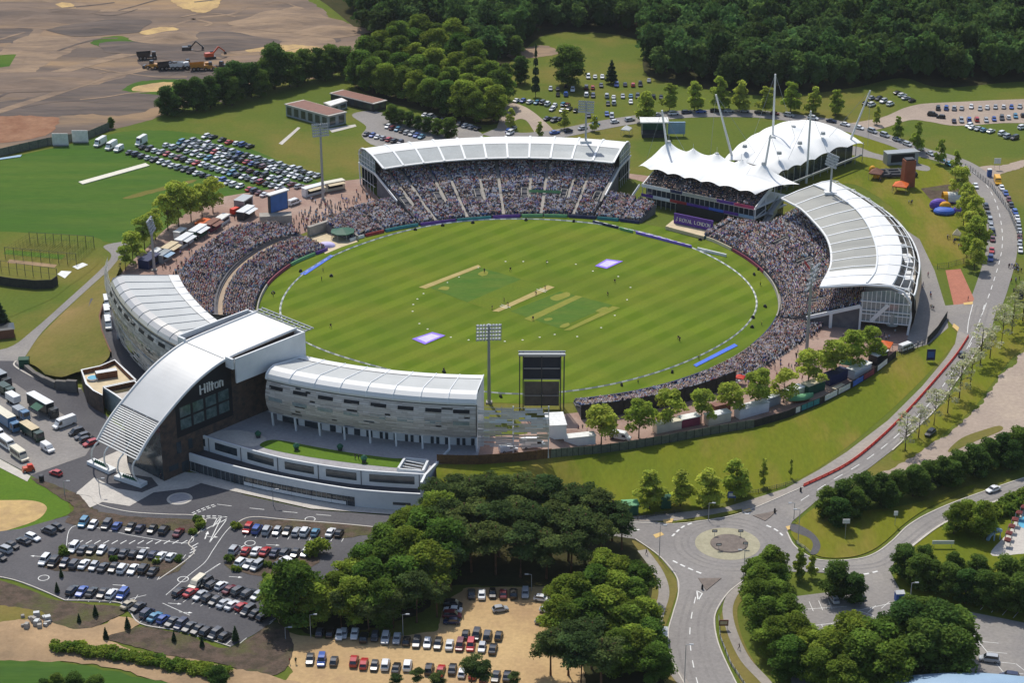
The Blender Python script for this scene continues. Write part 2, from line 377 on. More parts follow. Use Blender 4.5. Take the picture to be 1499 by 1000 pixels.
sheet('planting_bed',[(328,828),(345,812),(400,817),(465,815),(468,824),(440,836),(380,846),(336,836)],L5,'planting',smooth=False)
sheet('planting_bed',[(346,770),(350,764),(430,760),(520,770),(560,775),(560,782),(500,790),(430,785),(352,776)],L5,'planting',smooth=False)
sheet('planting_bed',[(-60,846),(20,856),(95,882),(180,890),(172,904),(120,922),(60,908),(-60,886)],L5,'planting')
sheet('planting_bed',[(150,934),(200,918),(265,930),(335,950),(400,912),(430,940),(420,978),(390,990),(330,975),(240,958)],L5,'planting')
sheet('dirt_track',[(-60,892),(60,906),(122,920),(175,904),(205,912),(180,926),(150,936),(210,955),(330,976),(460,1010),(380,1025),(240,1000),(130,972),(-60,960)],L5+.02,'track_dirt')
sheet('dirt_track',[(-60,880),(30,892),(60,902),(-60,915)],L6,'grass_dry')
sheet('rough_grass',[(-60,962),(60,966),(200,992),(320,1030),(-60,1060)],L5,'grass_bright')
sheet('gravel_car_park',[(404,905),(420,925),(470,936),(560,935),(640,925),(650,885),(680,860),(800,860),(840,900),(860,1020),(400,1020),(430,985),(415,960)],L4,'sand_gravel',smooth=False)
sheet('woodland_floor',[(560,780),(640,758),(780,756),(915,786),(940,812),(958,850),(950,910),(965,960),(1000,1020),(840,1020),(836,900),(800,862),(690,856),(650,868),(600,905),(480,930),(410,900),(440,850)],L2,'forest_floor')
rd=MB()
def area(name,px,z,m,smooth=True):return sheet(name,px,z,m,smooth)
area('road',[(152,360),(190,355),(178,380),(150,404),(108,442),(62,486),(34,526),(18,540),(-60,560),(-60,522),(10,510),(48,484),(100,438),(148,394),(163,374)],L2,'asphalt')
P=catmull([G(*q)for q in((716,192),(760,200),(813,196),(870,185),(922,176),(1000,167),(1090,166),(1133,169),(1197,177),(1233,184),(1277,197),(1317,210),(1347,222),(1384,232),(1412,244),(1438,264),(1456,292),(1466,330),(1466,369),(1452,420),(1440,452))],False,6)
rd1=MB();ribbon(rd1,P,10.5,L3);struct(rd1 .build('road','asphalt'));EROAD=P
area('road',[(1420,446),(1462,440),(1452,480),(1418,532),(1374,594),(1346,623),(1306,660),(1262,694),(1200,730),(1160,764),(1152,780),(1163,800),(1187,817),(1213,822),(1257,819),(1283,810),(1307,792),(1330,770),(1367,749),(1430,724),(1560,680),(1560,702),(1443,740),(1383,766),(1337,799),(1310,822),(1302,838),(1250,842),(1180,838),(1110,838),(1090,850),(1065,870),(1047,900),(1048,930),(1060,965),(1092,1030),(1018,1030),(985,970),(978,930),(985,900),(993,870),(990,845),(965,815),(930,790),(800,772),(600,762),(600,748),(800,752),(925,760),(986,768),(1040,762),(1088,751),(1175,714),(1240,682),(1290,642),(1330,602),(1370,557),(1400,521),(1416,494)],L4,'asphalt',smooth=False)
area('road',[(1382,448),(1424,444),(1424,470),(1416,496),(1402,484),(1388,470)],L3+.015,'asphalt',smooth=False)
area('pavement',[(918,758),(986,752),(1060,744),(1100,732),(1150,716),(1200,688),(1240,662),(1300,616),(1350,566),(1385,524),(1398,504),(1402,484),(1418,492),(1400,521),(1370,557),(1330,602),(1290,642),(1240,682),(1175,714),(1088,751),(1085,747),(1040,756),(992,763),(925,764)],L4+.015,'asphalt_worn',smooth=False)
area('verge',[(986,766),(1040,761),(1086,750),(1086,746),(1040,755),(992,763)],L5+.05,'grass',smooth=False)
area('gravel_track',[(1560,500),(1499,514),(1456,564),(1434,596),(1412,614),(1386,638),(1340,668),(1290,694),(1240,712),(1222,722),(1260,724),(1310,712),(1400,690),(1499,652),(1560,640)],L3,'track_gravel',smooth=False)
area('verge',[(1388,660),(1408,642),(1440,630),(1463,624),(1466,631),(1430,646),(1396,661)],L4,'grass_dry')
area('verge',[(1222,726),(1290,700),(1350,690),(1340,704),(1260,728),(1200,748)],L4+.03,'grass')
area('verge',[(1168,764),(1200,742),(1240,750),(1330,740),(1420,712),(1420,718),(1360,744),(1324,768),(1300,790),(1278,806),(1250,816),(1213,818),(1190,812),(1168,796),(1158,780)],L5+.05,'grass_lawn')
area('footpath',[(1160,768),(1178,774),(1194,786),(1201,800),(1196,812),(1186,812),(1190,800),(1184,789),(1158,778)],L6+.04,'asphalt_dark')
area('verge',[(925,792),(950,806),(990,850),(984,890),(972,930),(980,975),(1010,1030),(985,1030),(960,960),(948,910),(956,850),(940,815)],L3,'grass_dry')
fp=MB();ribbon(fp,pathpts([(940,806),(963,838),(972,868),(964,900),(960,932),(975,967),(1003,1005),(1030,1040)]),2.6,L4+.01)
ribbon(fp,pathpts([(1088,856),(1072,872),(1065,896),(1073,930),(1092,968),(1125,1005),(1140,1040)]),2.4,L4+.03)
struct(fp.build('footpath','asphalt_worn'))
area('verge',[(1086,866),(1070,874),(1054,905),(1056,935),(1072,975),(1104,1030),(1150,1030),(1110,980),(1085,930),(1080,890),(1098,868)],L3,'grass_dry')
area('car_park',[(1140,872),(1165,874),(1230,866),(1266,842),(1302,836),(1320,870),(1400,893),(1560,925),(1560,1060),(1400,1060),(1160,1010),(1148,930)],L3+.03,'asphalt',smooth=False)
area('lawn',[(1330,780),(1390,770),(1450,745),(1560,700),(1560,900),(1400,886),(1322,862),(1312,832)],L2,'grass_lawn')
area('poolside',[(1450,812),(1478,778),(1500,745),(1560,740),(1560,800),(1490,812)],L3,'paving_pale')
area('car_park',[(1230,184),(1290,172),(1330,156),(1380,150),(1560,146),(1560,178),(1470,180),(1400,184),(1360,178),(1330,176),(1280,190)],L2,'track_gravel')
area('road',[(724,200),(738,160),(746,150),(772,158),(800,180),(812,196),(790,202),(770,176),(752,178),(742,202)],L2,'track_gravel')
area('car_park',[(515,168),(545,162),(580,170),(640,178),(700,192),(700,205),(640,205),(560,215),(530,200),(536,185)],L2,'asphalt')
area('dirt_path',[(1430,246),(1470,240),(1560,222),(1560,228),(1480,250),(1450,262)],L2,'track_gravel')
area('footpath',[(1200,218),(1250,214),(1280,224),(1330,236),(1360,244),(1350,250),(1280,232),(1240,226)],L2,'asphalt')
area('plaza',[(762,618),(830,606),(930,596),(1080,560),(1120,522),(1190,478),(1260,468),(1330,480),(1328,500),(1308,520),(1280,546),(1200,590),(1100,622),(980,646),(840,664),(790,664)],L2,'paving_red',smooth=False)
area('concourse',[(1346,350),(1368,396),(1386,455),(1388,480),(1360,504),(1318,516),(1310,512),(1326,494),(1180,482),(1150,500),(1130,440),(1230,350),(1300,320)],L1+.01,'asphalt',smooth=False)
area('ramp',[(1384,396),(1406,394),(1426,438),(1422,446),(1396,447)],L3,'ramp_red',smooth=False)
A=[PO(tab([(56,112),(70,127),(117.5,126),(119.5,97),(146,98),(149,109),(190,112)],a),a,L2)for a in frange(190,56,60)];B=[PO(tab([(56,132),(118,134),(128,140),(140,150),(160,138),(175,136),(190,134)],a),a,L2)for a in frange(190,56,60)]
mb=MB();mb.ruled(A,B,0,True);struct(mb.build('concourse','paving_red'))
RB=[(-180,84.5),(-167,85.5),(-150,84),(-126,81),(-95,79),(-79,80),(-50,80),(-27,81),(-8,83),(8,83.8),(27,84.2),(38,84.5),(55,82),(70,78.9),(80,77.4),(92,76),(102,74.8),(113,75.3),(121,76.6),(130,77.5),(140,79),(149,79.5),(159,82.5),(171,84),(180,84.5),(193,85.5),(210,84)]
def rb(a):return tab(RB,((a+150)%360)-150 if a>210 else a)
mb=MB();mb.flat([PO(tab(RB,a)+1.0,a,L2)for a in frange(-180,178,160)]);struct(mb.build('cricket_field','mown_oval'))
sheet('cricket_square',[(630,422),(703,392),(763,409),(684,443)],L3,'square_grass',False)
sheet('cricket_square',[(747,456),(820,427),(897,447),(818,481)],L3,'square_grass',False)
sheet('cricket_square',[(684,443),(763,409),(800,418),(720,455)],L3-.01,'oval_grass',False)
for i,q in enumerate(([(613,421),(700,388),(704,391),(623,423)],[(720,456),(802,418),(812,421),(730,457)])):sheet('cricket_pitch',q,L4,'bare_pitch',False)
for q in([(767,467),(843,433),(853,435),(778,471)],[(825,484),(897,449),(908,451),(835,484)]):sheet('cricket_pitch',q,L4,'bare_pitch_old',False)
for q in([(640,424),(650,419),(660,421),(655,426)],[(700,402),(708,397),(714,399),(708,404)],[(872,456),(885,450),(892,452),(880,458)],[(818,479),(830,473),(834,477),(826,481)],[(796,468),(806,465),(810,468),(800,471)],[(806,436),(830,428),(836,434),(815,441)]):sheet('worn_patch',q,L4+.015,'bare_pitch_old')
ux,uy=(G(808,419)-G(724,456)).normalized(),None;uy=Vector((-ux.y,ux.x,0));pc=(G(808,419)+G(724,456))/2
cr=MB()
for s in(-1,1):
 for d,w in((10.0*s,3.2),(8.8*s,4.0)):
  a=pc+ux*d;cr.flat([Vector((*(a+uy*w/2+ux*.12).xy,L5)),Vector((*(a+uy*w/2-ux*.12).xy,L5)),Vector((*(a-uy*w/2-ux*.12).xy,L5)),Vector((*(a-uy*w/2+ux*.12).xy,L5))])
struct(cr.build('crease_lines','paint_white'))
mat('tyre_lane',srgb(128,124,121),0.9,srgb(138,134,130),0.2,8,fine=1.0);tl=MB()
for q in([(1445,447),(1430,494),(1404,540),(1367,592),(1326,634),(1276,676),(1222,709),(1172,744)],[(1434,447),(1419,494),(1392,540),(1353,592),(1311,632),(1260,674),(1204,706),(1150,738)],[(1022,1030),(1006,985),(998,940),(1004,900),(1014,866)],[(1060,1030),(1040,985),(1028,940),(1030,900),(1052,862)],[(1180,826),(1230,832),(1290,826),(1326,796),(1372,762),(1440,734),(1540,700)],[(930,772),(980,778),(1010,784)]):
 for o_ in(-.8,.8):ribbon(tl,pathpts(q),.65,L4+.006,off=o_)
for r_ in(10.0,11.6,13.6):ribbon(tl,[G(1065,797)+Vector((r_*math.cos(t),r_*math.sin(t),0))for t in frange(0,6.2832,48)],.6,L4+.008)
struct(tl.build('tyre_marks','tyre_lane'))
mk=MB();Z=L4+.02
cl=pathpts([(1441,447),(1425,496),(1398,540),(1360,592),(1318,634),(1268,674),(1212,708),(1160,742)]);dashes(mk,cl,0.22,Z,4,4)
dashes(mk,EROAD[60:],0.22,Z-.03,4,4)
for q in([(1444,444),(1430,480),(1415,512)],[(1424,446),(1418,470),(1416,488)]):ribbon(mk,pathpts(q),0.2,Z)
dashes(mk,pathpts([(1030,1030),(1017,985),(1010,940),(1012,905),(1020,868)]),0.22,Z,3,4)
for q in([(984,786),(1000,772),(1022,764)],[(1122,770),(1138,778),(1150,790)],[(985,822),(1008,833),(1030,842)],[(1190,832),(1230,838),(1262,842),(1296,834)]):dashes(mk,pathpts(q),0.5,Z,1.5,1.0)
for q in([(1020,866),(1028,870),(1022,880)],[(1020,866),(1022,880)]):ribbon(mk,[G(*p)for p in q],0.3,Z)
for x,y in((928,776),(1090,752)):ribbon(mk,pathpts([(x,y),(x+4,y+1),(x+8,y)]),0.5,Z)
struct(mk.build('road_markings','paint_white'))
mk=MB();Z=L3+.02
dashes(mk,pathpts([(318,739),(360,744),(430,751),(500,757)]),0.18,Z,4,5)
for q in([(97,800),(112,770),(200,786),(275,796),(283,780)],[(340,838),(352,816)],[(243,872),(278,842),(300,824),(312,806),(330,780),(345,765)],[(190,878),(214,872)],[(372,934),(400,910)],[(238,884),(278,902)],[(280,789),(300,762),(316,760),(330,757)]):
 ribbon(mk,pathpts(q),0.16,Z)
for q in([(306,796),(323,761),(331,762.5),(306,796)],[(311,773),(318,759.5),(322,760),(311,773)]):ribbon(mk,[G(*p)for p in q],0.22,Z)
for q in([(281,752),(300,744),(318,738)],[(283,754),(302,746),(320,740)],[(294,756),(314,756),(333,758)],[(294,758),(314,758.5),(332,760.5)]):dashes(mk,pathpts(q),.3,Z,1,.5)
ribbon(mk,[G(300,790),G(303,782)],.3,Z);mk.flat([Vector((*G(*p).xy,Z+.004))for p in((300.5,783),(306,783),(304.5,778))])
for(a,b,n)in(((100,797),(278,797),14),((280,786),(330,762),7),((335,826),(352,800),6),((300,840),(318,828),4),((276,816),(283,796),4)):
 for i in range(n):
  x=a[0]+(b[0]-a[0])*i/n;y=a[1]+(b[1]-a[1])*i/n;ribbon(mk,[G(x,y),G(x+9,y-5)],0.28,Z+.004)
for x,y,s in((200,802,1),(50,815,-1),(165,857,1),(390,798,1),(335,845,1),(246,884,1),(262,897,1),(300,786,1)):
 a,b=(G(x,y),G(x+14,y+1));ribbon(mk,[a,b],0.16,Z);d=(b-a).normalized();nn=Vector((-d.y,d.x,0));e=b if s>0 else a
 tip=e+d*1.0*s;mk.flat([Vector((*(tip).xy,Z+.004)),Vector((*(e+nn*.4).xy,Z+.004)),Vector((*(e-nn*.4).xy,Z+.004))])
for x,y,r in((64,847,1.3),(268,849,1.3),(366,796,1.3),(454,761,1.3)):
 c=G(x,y);ribbon(mk,[c+Vector((r*math.cos(t),r*math.sin(t),0))for t in frange(0,6.284,20)],0.2,Z+.008)
for(x0,y0,x1,y1,n,ax,ay)in((112,826,262,826,12,10,-13),(62,832,230,850,13,10,-14),(98,880,192,886,7,10,-14),(205,912,345,948,11,16,-13),(255,880,395,912,12,18,-12),(280,862,385,884,9,18,-12),(358,788,500,794,10,8,-14)):
 for i in range(n):
  x=x0+(x1-x0)*i/(n-1);y=y0+(y1-y0)*i/(n-1);ribbon(mk,[G(x,y),G(x+ax,y+ay)],0.14,Z+.012)
struct(mk.build('parking_lines','paint_white'))
mk=MB();Z=L3+.05
for q in([(1151,897),(1180,893),(1240,889)],[(1175,919),(1240,911),(1330,914)],[(1252,893),(1280,904)],[(1255,895),(1325,880)],[(1424,930),(1450,962),(1480,1000)]):ribbon(mk,[G(*p)for p in q],0.16,Z)
for(x0,y0,x1,y1,n,ax,ay)in((1163,899,1218,893,5,-6,-14),(1188,918,1232,912,4,14,26),(1270,898,1310,886,3,12,-10),(1432,940,1480,1000,5,30,3),(1435,894,1499,910,5,8,-9),(1487,973,1510,1000,2,20,16)):
 for i in range(n):
  x=x0+(x1-x0)*i/(n-1);y=y0+(y1-y0)*i/(n-1);ribbon(mk,[G(x,y),G(x+ax,y+ay)],0.14,Z+.004)
struct(mk.build('parking_lines','paint_white'))
kb=MB()
for q,w in(([(112,724),(133,728),(143,739),(187,750),(240,754),(277,755),(293,758),(302,764)],.35),([(342,778),(350,765),(372,758),(420,762),(500,768),(560,774)],.35),([(302,764),(294,778),(276,796),(283,812),(232,850)],.3),([(24,529),(22,537),(53,555),(82,567),(119,570)],.5),([(1152,780),(1163,800),(1187,817),(1213,822),(1257,819),(1283,810),(1307,792),(1330,770),(1367,749),(1430,724),(1560,680)],.35),([(1310,822),(1337,799),(1383,766),(1443,740),(1560,702)],.6),([(1450,482),(1418,532),(1374,594),(1346,623),(1306,660)],.4),([(930,790),(965,815),(990,845),(993,870),(985,900),(978,930),(985,970),(1018,1030)],.3),([(1090,850),(1065,870),(1047,900),(1048,930),(1060,965),(1092,1030)],.3),([(925,766),(986,768),(1040,762),(1088,751),(1175,714)],.3),([(95,880),(176,884),(205,914),(268,926),(338,948)],.3),([(-60,838),(20,850),(95,880)],.3)):
 ribbon(kb,pathpts(q),w,L4,0,h=0.12)
struct(kb.build('kerb','kerb'))
rt=G(1065,797)
mb=MB();mb.flat([Vector((rt.x+8.2*math.cos(t),rt.y+8.2*math.sin(t),L4+.03))for t in frange(0,6.12,40)]);struct(mb.build('roundabout_overrun','overrun'))
mb=MB();mb.cyl((rt.x+.4,rt.y,L4),4.8,0.28,40,r2=4.5);struct(mb.build('roundabout_island','island_stone'))
c=G(263,731);mb=MB();mb.cyl((c.x,c.y,L3),3.4,0.1,40,r2=3.3);struct(mb.build('roundel_kerb','kerb'));mb=MB();mb.cyl((c.x,c.y,L3+.05),2.7,0.12,40);struct(mb.build('roundel_paving','paving_grey'))
for q in([(1102,756),(1124,752),(1138,748),(1128,758),(1120,764)],[(1022,848),(1056,848),(1034,866)]):
 P=[G(*p)for p in q];mb=MB();mb.prism([p.xy for p in P],L4,L4+.15);struct(mb.build('traffic_island','island_stone'))
mb=MB()
for q in([(1088,748),(1098,745),(1100,749),(1090,751)],[(970,762),(986,760),(984,766),(972,767)],[(1396,474),(1404,480),(1402,486),(1394,479)],[(956,784),(968,780),(972,784),(960,789)],[(1410,444),(1424,442),(1424,446),(1411,447)],[(1150,772),(1158,770),(1160,775),(1153,777)]):mb.flat([Vector((*G(*p).xy,L6))for p in q])
struct(mb.build('tactile_paving','tactile'))
mat('concrete',srgb(168,162,152),0.9,srgb(150,146,138),0.3,6,fine=1.5)
mat('concrete_dark',srgb(120,116,110),0.9,srgb(106,102,98),0.3,6)
mat('tread',srgb(118,116,118),0.9,srgb(100,100,106),0.5,6)
mat('roof_white',srgb(224,224,221),0.5,srgb(218,218,215),0.05,3,spec=0.3)
mat('roof_grey',srgb(190,192,190),0.45,srgb(178,180,178),0.1,6,spec=0.4)
mat('roof_panel',srgb(158,164,164),0.4,srgb(146,152,152),0.15,6,fine=1.2)
mat('roof_panel_dull',srgb(138,138,131),0.5,srgb(158,158,150),0.12,7,stretch=(R(10),0.2,1.2))
mat('roof_silver',srgb(200,198,192),0.3,srgb(188,186,182),0.1,5,metal=0.4)
mat('steel_white',srgb(226,228,228),0.45)
mat('steel_grey',srgb(160,164,166),0.4,metal=0.3)
mat('steel_dark',srgb(60,62,68),0.5)
mat('black_panel',srgb(30,32,36),0.6)
mat('glass_dark',srgb(40,52,60),0.12,srgb(56,68,74),0.5,3,spec=0.8)
mat('glass_pale',srgb(120,136,140),0.15,srgb(150,160,160),0.6,3,spec=0.8)
mat('screen_metal',srgb(150,138,128),0.45,srgb(128,120,114),0.25,6,metal=0.5,fine=2.2)
mat('screen_silver',srgb(186,184,178),0.35,srgb(160,158,154),0.35,6,metal=0.6,fine=2.0)
mat('timber',srgb(128,88,62),0.8,srgb(98,70,54),0.8,4,stretch=(0,4,0.2))
mat('timber_clad',srgb(96,78,66),0.7,srgb(62,56,54),0.6,3)
mat('membrane',srgb(238,238,234),0.6,srgb(228,230,228),0.1,3)
mat('white_render',srgb(222,224,224),0.7,srgb(208,211,212),0.2,4)
mat('fence_grey',srgb(112,116,104),0.85,srgb(92,98,88),1.2,4)
mat('fence_brown',srgb(124,92,62),0.85,srgb(96,74,54),1.4,4)
mat('fence_dark',srgb(66,66,62),0.85,srgb(54,54,52),1.0,4)
for n,c in(('board_purple',(96,60,150)),('board_teal',(60,140,150)),('board_green',(110,170,120)),('board_red',(170,60,60)),('board_maroon',(140,62,84)),('board_navy',(40,50,90)),('board_blue',(70,110,200)),('board_pink',(190,70,110)),('mat_blue',(64,108,214)),('mat_violet',(140,112,226)),('mat_pale',(206,196,240)),('green_paint',(40,92,70)),('orange',(222,104,40)),('red_plastic',(222,70,50)),('yellow',(232,168,40)),('blue_paint',(54,92,160)),('blue_screen',(70,112,176)),('cream',(222,208,176)),('violet',(110,80,180)),('brick',(150,88,62)),('rust_roof',(128,84,68)),('pool',(90,170,200)),('silver',(180,184,188)),('beige',(206,188,152)),('rubber',(24,24,26)),('tan_walk',(164,142,116)),('pale_blue',(150,180,205)),('parasol_red',(128,62,58))):
 mat(n,srgb(*c),0.6,tuple(k*0.8 for k in srgb(*c)),0.4,4)
def arc(r,z,a0,a1,n):return[PO(r(a)if callable(r)else r,a,z(a)if callable(z)else z)for a in frange(a0,a1,n)]
CROWD=[]
def bank(parent,a0,a1,rf,rk,prof,name='terrace',row=0.82,mats='tread',fill=0.93,aisles=(),gaps=(),crowd=True,pal=0,sp=0.56,z_at=None):
 depth=max(rk(a)-rf(a)for a in frange(a0,a1,9));n=max(3,int(depth/row));na=max(8,int(abs(a1-a0)/1.6))
 mb=MB();ang=frange(a0,a1,na)
 R_=lambda a,u:rf(a)+(rk(a)-rf(a))*u
 zz=lambda u:tab(prof,u)
 for k in range(n):
  u0,u1=k/n,(k+1)/n;z1=zz(u1);z0=zz(u0)if k else 0.0
  lo=[PO(R_(a,u0),a,z0)for a in ang];hi=[PO(R_(a,u0),a,z1)for a in ang];bk=[PO(R_(a,u1),a,z1)for a in ang]
  mb.ruled(lo,hi,0,True);mb.ruled(hi,bk,0,True)
  if crowd:
   r=(R_((a0+a1)/2,u0+.5/n));da=math.degrees(sp/r);a=min(a0,a1)+da
   while a<max(a0,a1)-da/2:
    aj=a+rng.uniform(-.2,.2)*da;a+=da
    if rng.random()>fill-.1*(1+math.sin(aj*1.1+k*.35)*math.sin(aj*.37-k*.5)):continue
    if any(abs(aj-x)*r*0.01745<w/2 and ua<=u0<=ub for x,w,ua,ub in aisles):continue
    if any(g0<aj<g1 and ga<=u0<=gb for g0,g1,ga,gb in gaps):continue
    rr=R_(aj,u0+(.5+rng.uniform(-.2,.2))/n)
    CROWD.append((PO(rr,aj,z1),aj+180+rng.uniform(-25,25),rng.random()<0.06,pal))
 for a in(a0,a1):
  pts=[PO(R_(a,0),a,0)]
  for k in range(n):pts+=[PO(R_(a,k/n),a,zz((k+1)/n)),PO(R_(a,(k+1)/n),a,zz((k+1)/n))]
  pts.append(PO(R_(a,1),a,0));o=len(mb.v)
  for i in range(1,len(pts)-1):mb.add([pts[0],pts[i],pts[i+1]],[(0,1,2),(2,1,0)][0:1],0)
 mb.ruled(arc(lambda a:rk(a),zz(1),a0,a1,na),arc(lambda a:rk(a),0.0,a0,a1,na),0,True)
 return mb.build(name,mats,parent)
def radial_strip(mb,a,r0,r1,z0,z1,w,mi=0,lift=0.06):
 p,q=PO(r0,a,z0+lift),PO(r1,a,z1+lift);d=(q-p).normalized();s=Vector((-d.y,d.x,0)).normalized()*w/2
 mb.add([p+s,p-s,q-s,q+s],[(3,2,1,0),(0,1,2,3)][:1],mi)
def entrance(parent,r,a,z,w=2.2,l=5.0):
 mb=MB();c=PO(r,a,z);d=Vector((math.cos(R(a)),math.sin(R(a)),0));s=Vector((-d.y,d.x,0))
 for k in(-1,1):mb.bar(c+s*k*w/2+Vector((0,0,.4)),c+s*k*w/2+d*l+Vector((0,0,1.7)),0.25,1.3,0)
 mb.bar(c+s*(-w/2+.15)+d*l+Vector((0,0,1.3)),c+s*(w/2-.15)+d*l+Vector((0,0,1.3)),0.25,1.9,0)
 e=c+Vector((0,0,.12));mb.add([e-s*(w/2-.2),e+s*(w/2-.2),e+s*(w/2-.2)+d*(l-.2)+Vector((0,0,.7)),e-s*(w/2-.2)+d*(l-.2)+Vector((0,0,.7))],[(0,1,2,3)],1)
 return mb.build('stair_mouth',['concrete','black_panel'],parent)
ns=empty('grandstand',PO(100,94),'long covered grandstand with a grey panelled roof on the far side of the field','grandstand')
RF=lambda a:rb(a)+1.6
VN=(117,109,99.7,89,80,72.3)
ai=[(a,1.3,0,1)for a in(113.3,104.5,94.5,84.5,76)]+[(a,3.4,.28,.50)for a in VN]+[(a-1.2,1.2,.30,1)for a in VN]
gp=[(79.5,89.5,.355,.42)]
bank(ns,71.0,118.0,RF,lambda a:113.6,[(0,.9),(.4,3.5),(.42,4.1),(1,8.6)],aisles=ai,gaps=gp,pal=1)
for a,w,u0,u1 in ai:
 if w<2:
  mb=MB();f=lambda u:(RF(a)+(113.6-RF(a))*u,tab([(0,.9),(.4,3.5),(.42,4.1),(1,8.6)],u))
  for k in range(6):ua,ub=u0+(u1-u0)*k/6,u0+(u1-u0)*(k+1)/6;radial_strip(mb,a,f(ua)[0],f(ub)[0],f(ua)[1],f(ub)[1],1.1,lift=.3)
  mb.build('aisle_steps','concrete',ns)
for a in VN:entrance(ns,89.8,a,2.9)
mb=MB();mb.strip3([arc(92.2,4.2,80.6,88.0,9),arc(92.0,5.3,80.6,88.0,9)],0,True);b=mb.build('banner','board_green',ns)
def lofts(a0,a1,n,prof):return[arc(r,z,a0,a1,n)for r,z in prof]
mb=MB();mb.strip3(lofts(71,118.2,48,[(106.2,12.5),(106.2,12.9),(107,13.0)]),0,True);mb.strip3(lofts(71,118.2,48,[(116.4,15.2),(118,15.5),(122,15.6),(125,15.2),(127,14.2),(128,12.8)]),0,True)
mb.strip3(lofts(71,118.2,48,[(106.2,12.5),(116,14.6),(122,15.2),(127.8,12.7)]),1,False)
mb.build('roof_sheet',['roof_white','roof_grey'],ns)
mb=MB();mb.strip3(lofts(71.2,118,48,[(106.9,12.95),(111.5,14.15),(116.5,15.12)]),0,True);mb.build('roof_panel','roof_panel',ns)
for i in range(12):
 a=71+47.2*i/11;m_=MB()
 m_.band([PO(106.2,a,12.8),PO(111.5,a,14.1),PO(116.4,a,15.1),PO(122,a,15.6),PO(125.5,a,15.1),PO(127.6,a,13.8),PO(128.4,a,12)],.75,.3,PO(1,a+90)-PO(0,0));m_.build('roof_rib','steel_white',ns)
 if i%1==0:
  m_=MB();m_.tube([PO(128.2,a,12.6),PO(128.4,a,8),PO(127.6,a,0)],0.3,6);m_.build('column','steel_white',ns)
for a,s in((118.2,1),(70.9,-1)):
 m_=MB();A=[(113.6,8.2),(113.6,13.6),(118,14.9),(124,15.0),(127.6,12),(128.2,8.2)]
 m_.add([PO(r,a,z)for r,z in A],[tuple(range(6))],0);m_.add([PO(r,a+.02*s,z)for r,z in A],[tuple(range(6))[::-1]],0)
 f=m_.build('end_glazing','glass_pale',ns);m_=MB()
 for r in(115.5,118,120.5,123,125.5):m_.bar(PO(r,a+.12*s,0.1),PO(r,a+.12*s,14.3),.12,.12)
 for z in(3.5,8.2,10.5,12.6):m_.bar(PO(113.6,a+.16*s,z),PO(127.6,a+.16*s,z),.14,.14)
 m_.bar(PO(94.5,a+.2*s,3.9),PO(113.6,a+.2*s,8.9),.35,.9);m_.bar(PO(113.6,a+.2*s,8.9),PO(128,a+.2*s,8.9),.3,.5)
 m_.build('end_frame','steel_white',ns)
mb=MB();mb.strip3([arc(127.2,0,71,118,48),arc(127.2,8.0,71,118,48)],0,True);mb.strip3([arc(113.6,8.1,71,118,48),arc(127.2,8.1,71,118,48)],1,True);mb.strip3([arc(126.8,8.1,71,118,48),arc(126.8,12.8,71,118,48)],2,True);mb.build('rear_wall',['glass_dark','concrete_dark','glass_pale'],ns)
es=empty('grandstand',PO(105,9),'curved covered grandstand with a white roof beside the red paved plaza','grandstand')
TI=[(-13.4,96.4),(-11,96.7),(-7,98),(-2.6,99.5),(4,101.5),(12,104),(20,106),(27,108.6),(33,109.3)]
TM=[(-13.9,110.5),(-8.5,113),(-1,115),(6.7,117.2),(14,120),(20,122.5),(27,124.2),(33,124)]
TO=[(-13.5,118.4),(-5,121.5),(3.4,124.6),(10.6,127),(17,128.8),(24.4,130.2),(33,132)]
TW=[(-15.4,125.2),(-7.4,126.6),(-.7,129),(9,132),(17,134.4),(26,136.2),(33,137.2)]
RK=[(-14,109.5),(0,112),(20,116),(33,118)]
fI,fM,fO,fW,fK=(lambda t:(lambda a:tab(t,a)))(TI),(lambda a:tab(TM,a)),(lambda a:tab(TO,a)),(lambda a:tab(TW,a)),(lambda a:tab(RK,a))
VE=(25,13.6,3,-7)
ai=[(a,1.3,0,1)for a in(19.5,8,-2)]+[(a,3.4,.3,.52)for a in VE]
PE=[(0,.9),(.42,3.3),(.44,3.9),(1,8.0)]
bank(es,-13.6,33,RF,fK,PE,aisles=ai,gaps=[(8.5,13,.40,.50)],pal=2)
for a in VE:entrance(es,RF(a)+(fK(a)-RF(a))*.36,a,2.7)
mb=MB();p=[PO(RF(a)+(fK(a)-RF(a))*.42,a,3.9)for a in frange(8.6,12.8,6)];mb.strip3([p,[q+Vector((0,0,1.2))for q in p]],0,True);mb.build('banner','board_red',es)
mb=MB();p0,p1=-13.4,33
mb.strip3([arc(fI,13,p0,p1,40),arc(fI,13.5,p0,p1,40),arc(lambda a:fI(a)+.6,13.55,p0,p1,40)],0,True)
mb.strip3([arc(fM,15.5,p0,p1,40),arc(lambda a:(fM(a)+fO(a))/2,16.0,p0,p1,40),arc(fO,15.7,p0,p1,40),arc(lambda a:fO(a)+.2,15.2,p0,p1,40)],0,True)
mb.strip3([arc(fI,13,p0,p1,40),arc(fM,15.0,p0,p1,40),arc(fO,15.2,p0,p1,40)],1,False);mb.build('roof_sheet',['roof_white','roof_grey'],es)
mb=MB();mb.strip3([arc(lambda a:fI(a)+.5,13.52,p0+.2,p1-.2,40),arc(lambda a:(fI(a)+fM(a))/2,14.75,p0+.2,p1-.2,40),arc(lambda a:fM(a)+.1,15.45,p0+.2,p1-.2,40)],0,True);mb.m=[1 if(i%39)<6 else 0 for i in range(len(mb.m))];mb.build('roof_panel',['roof_panel_dull','roof_white'],es)
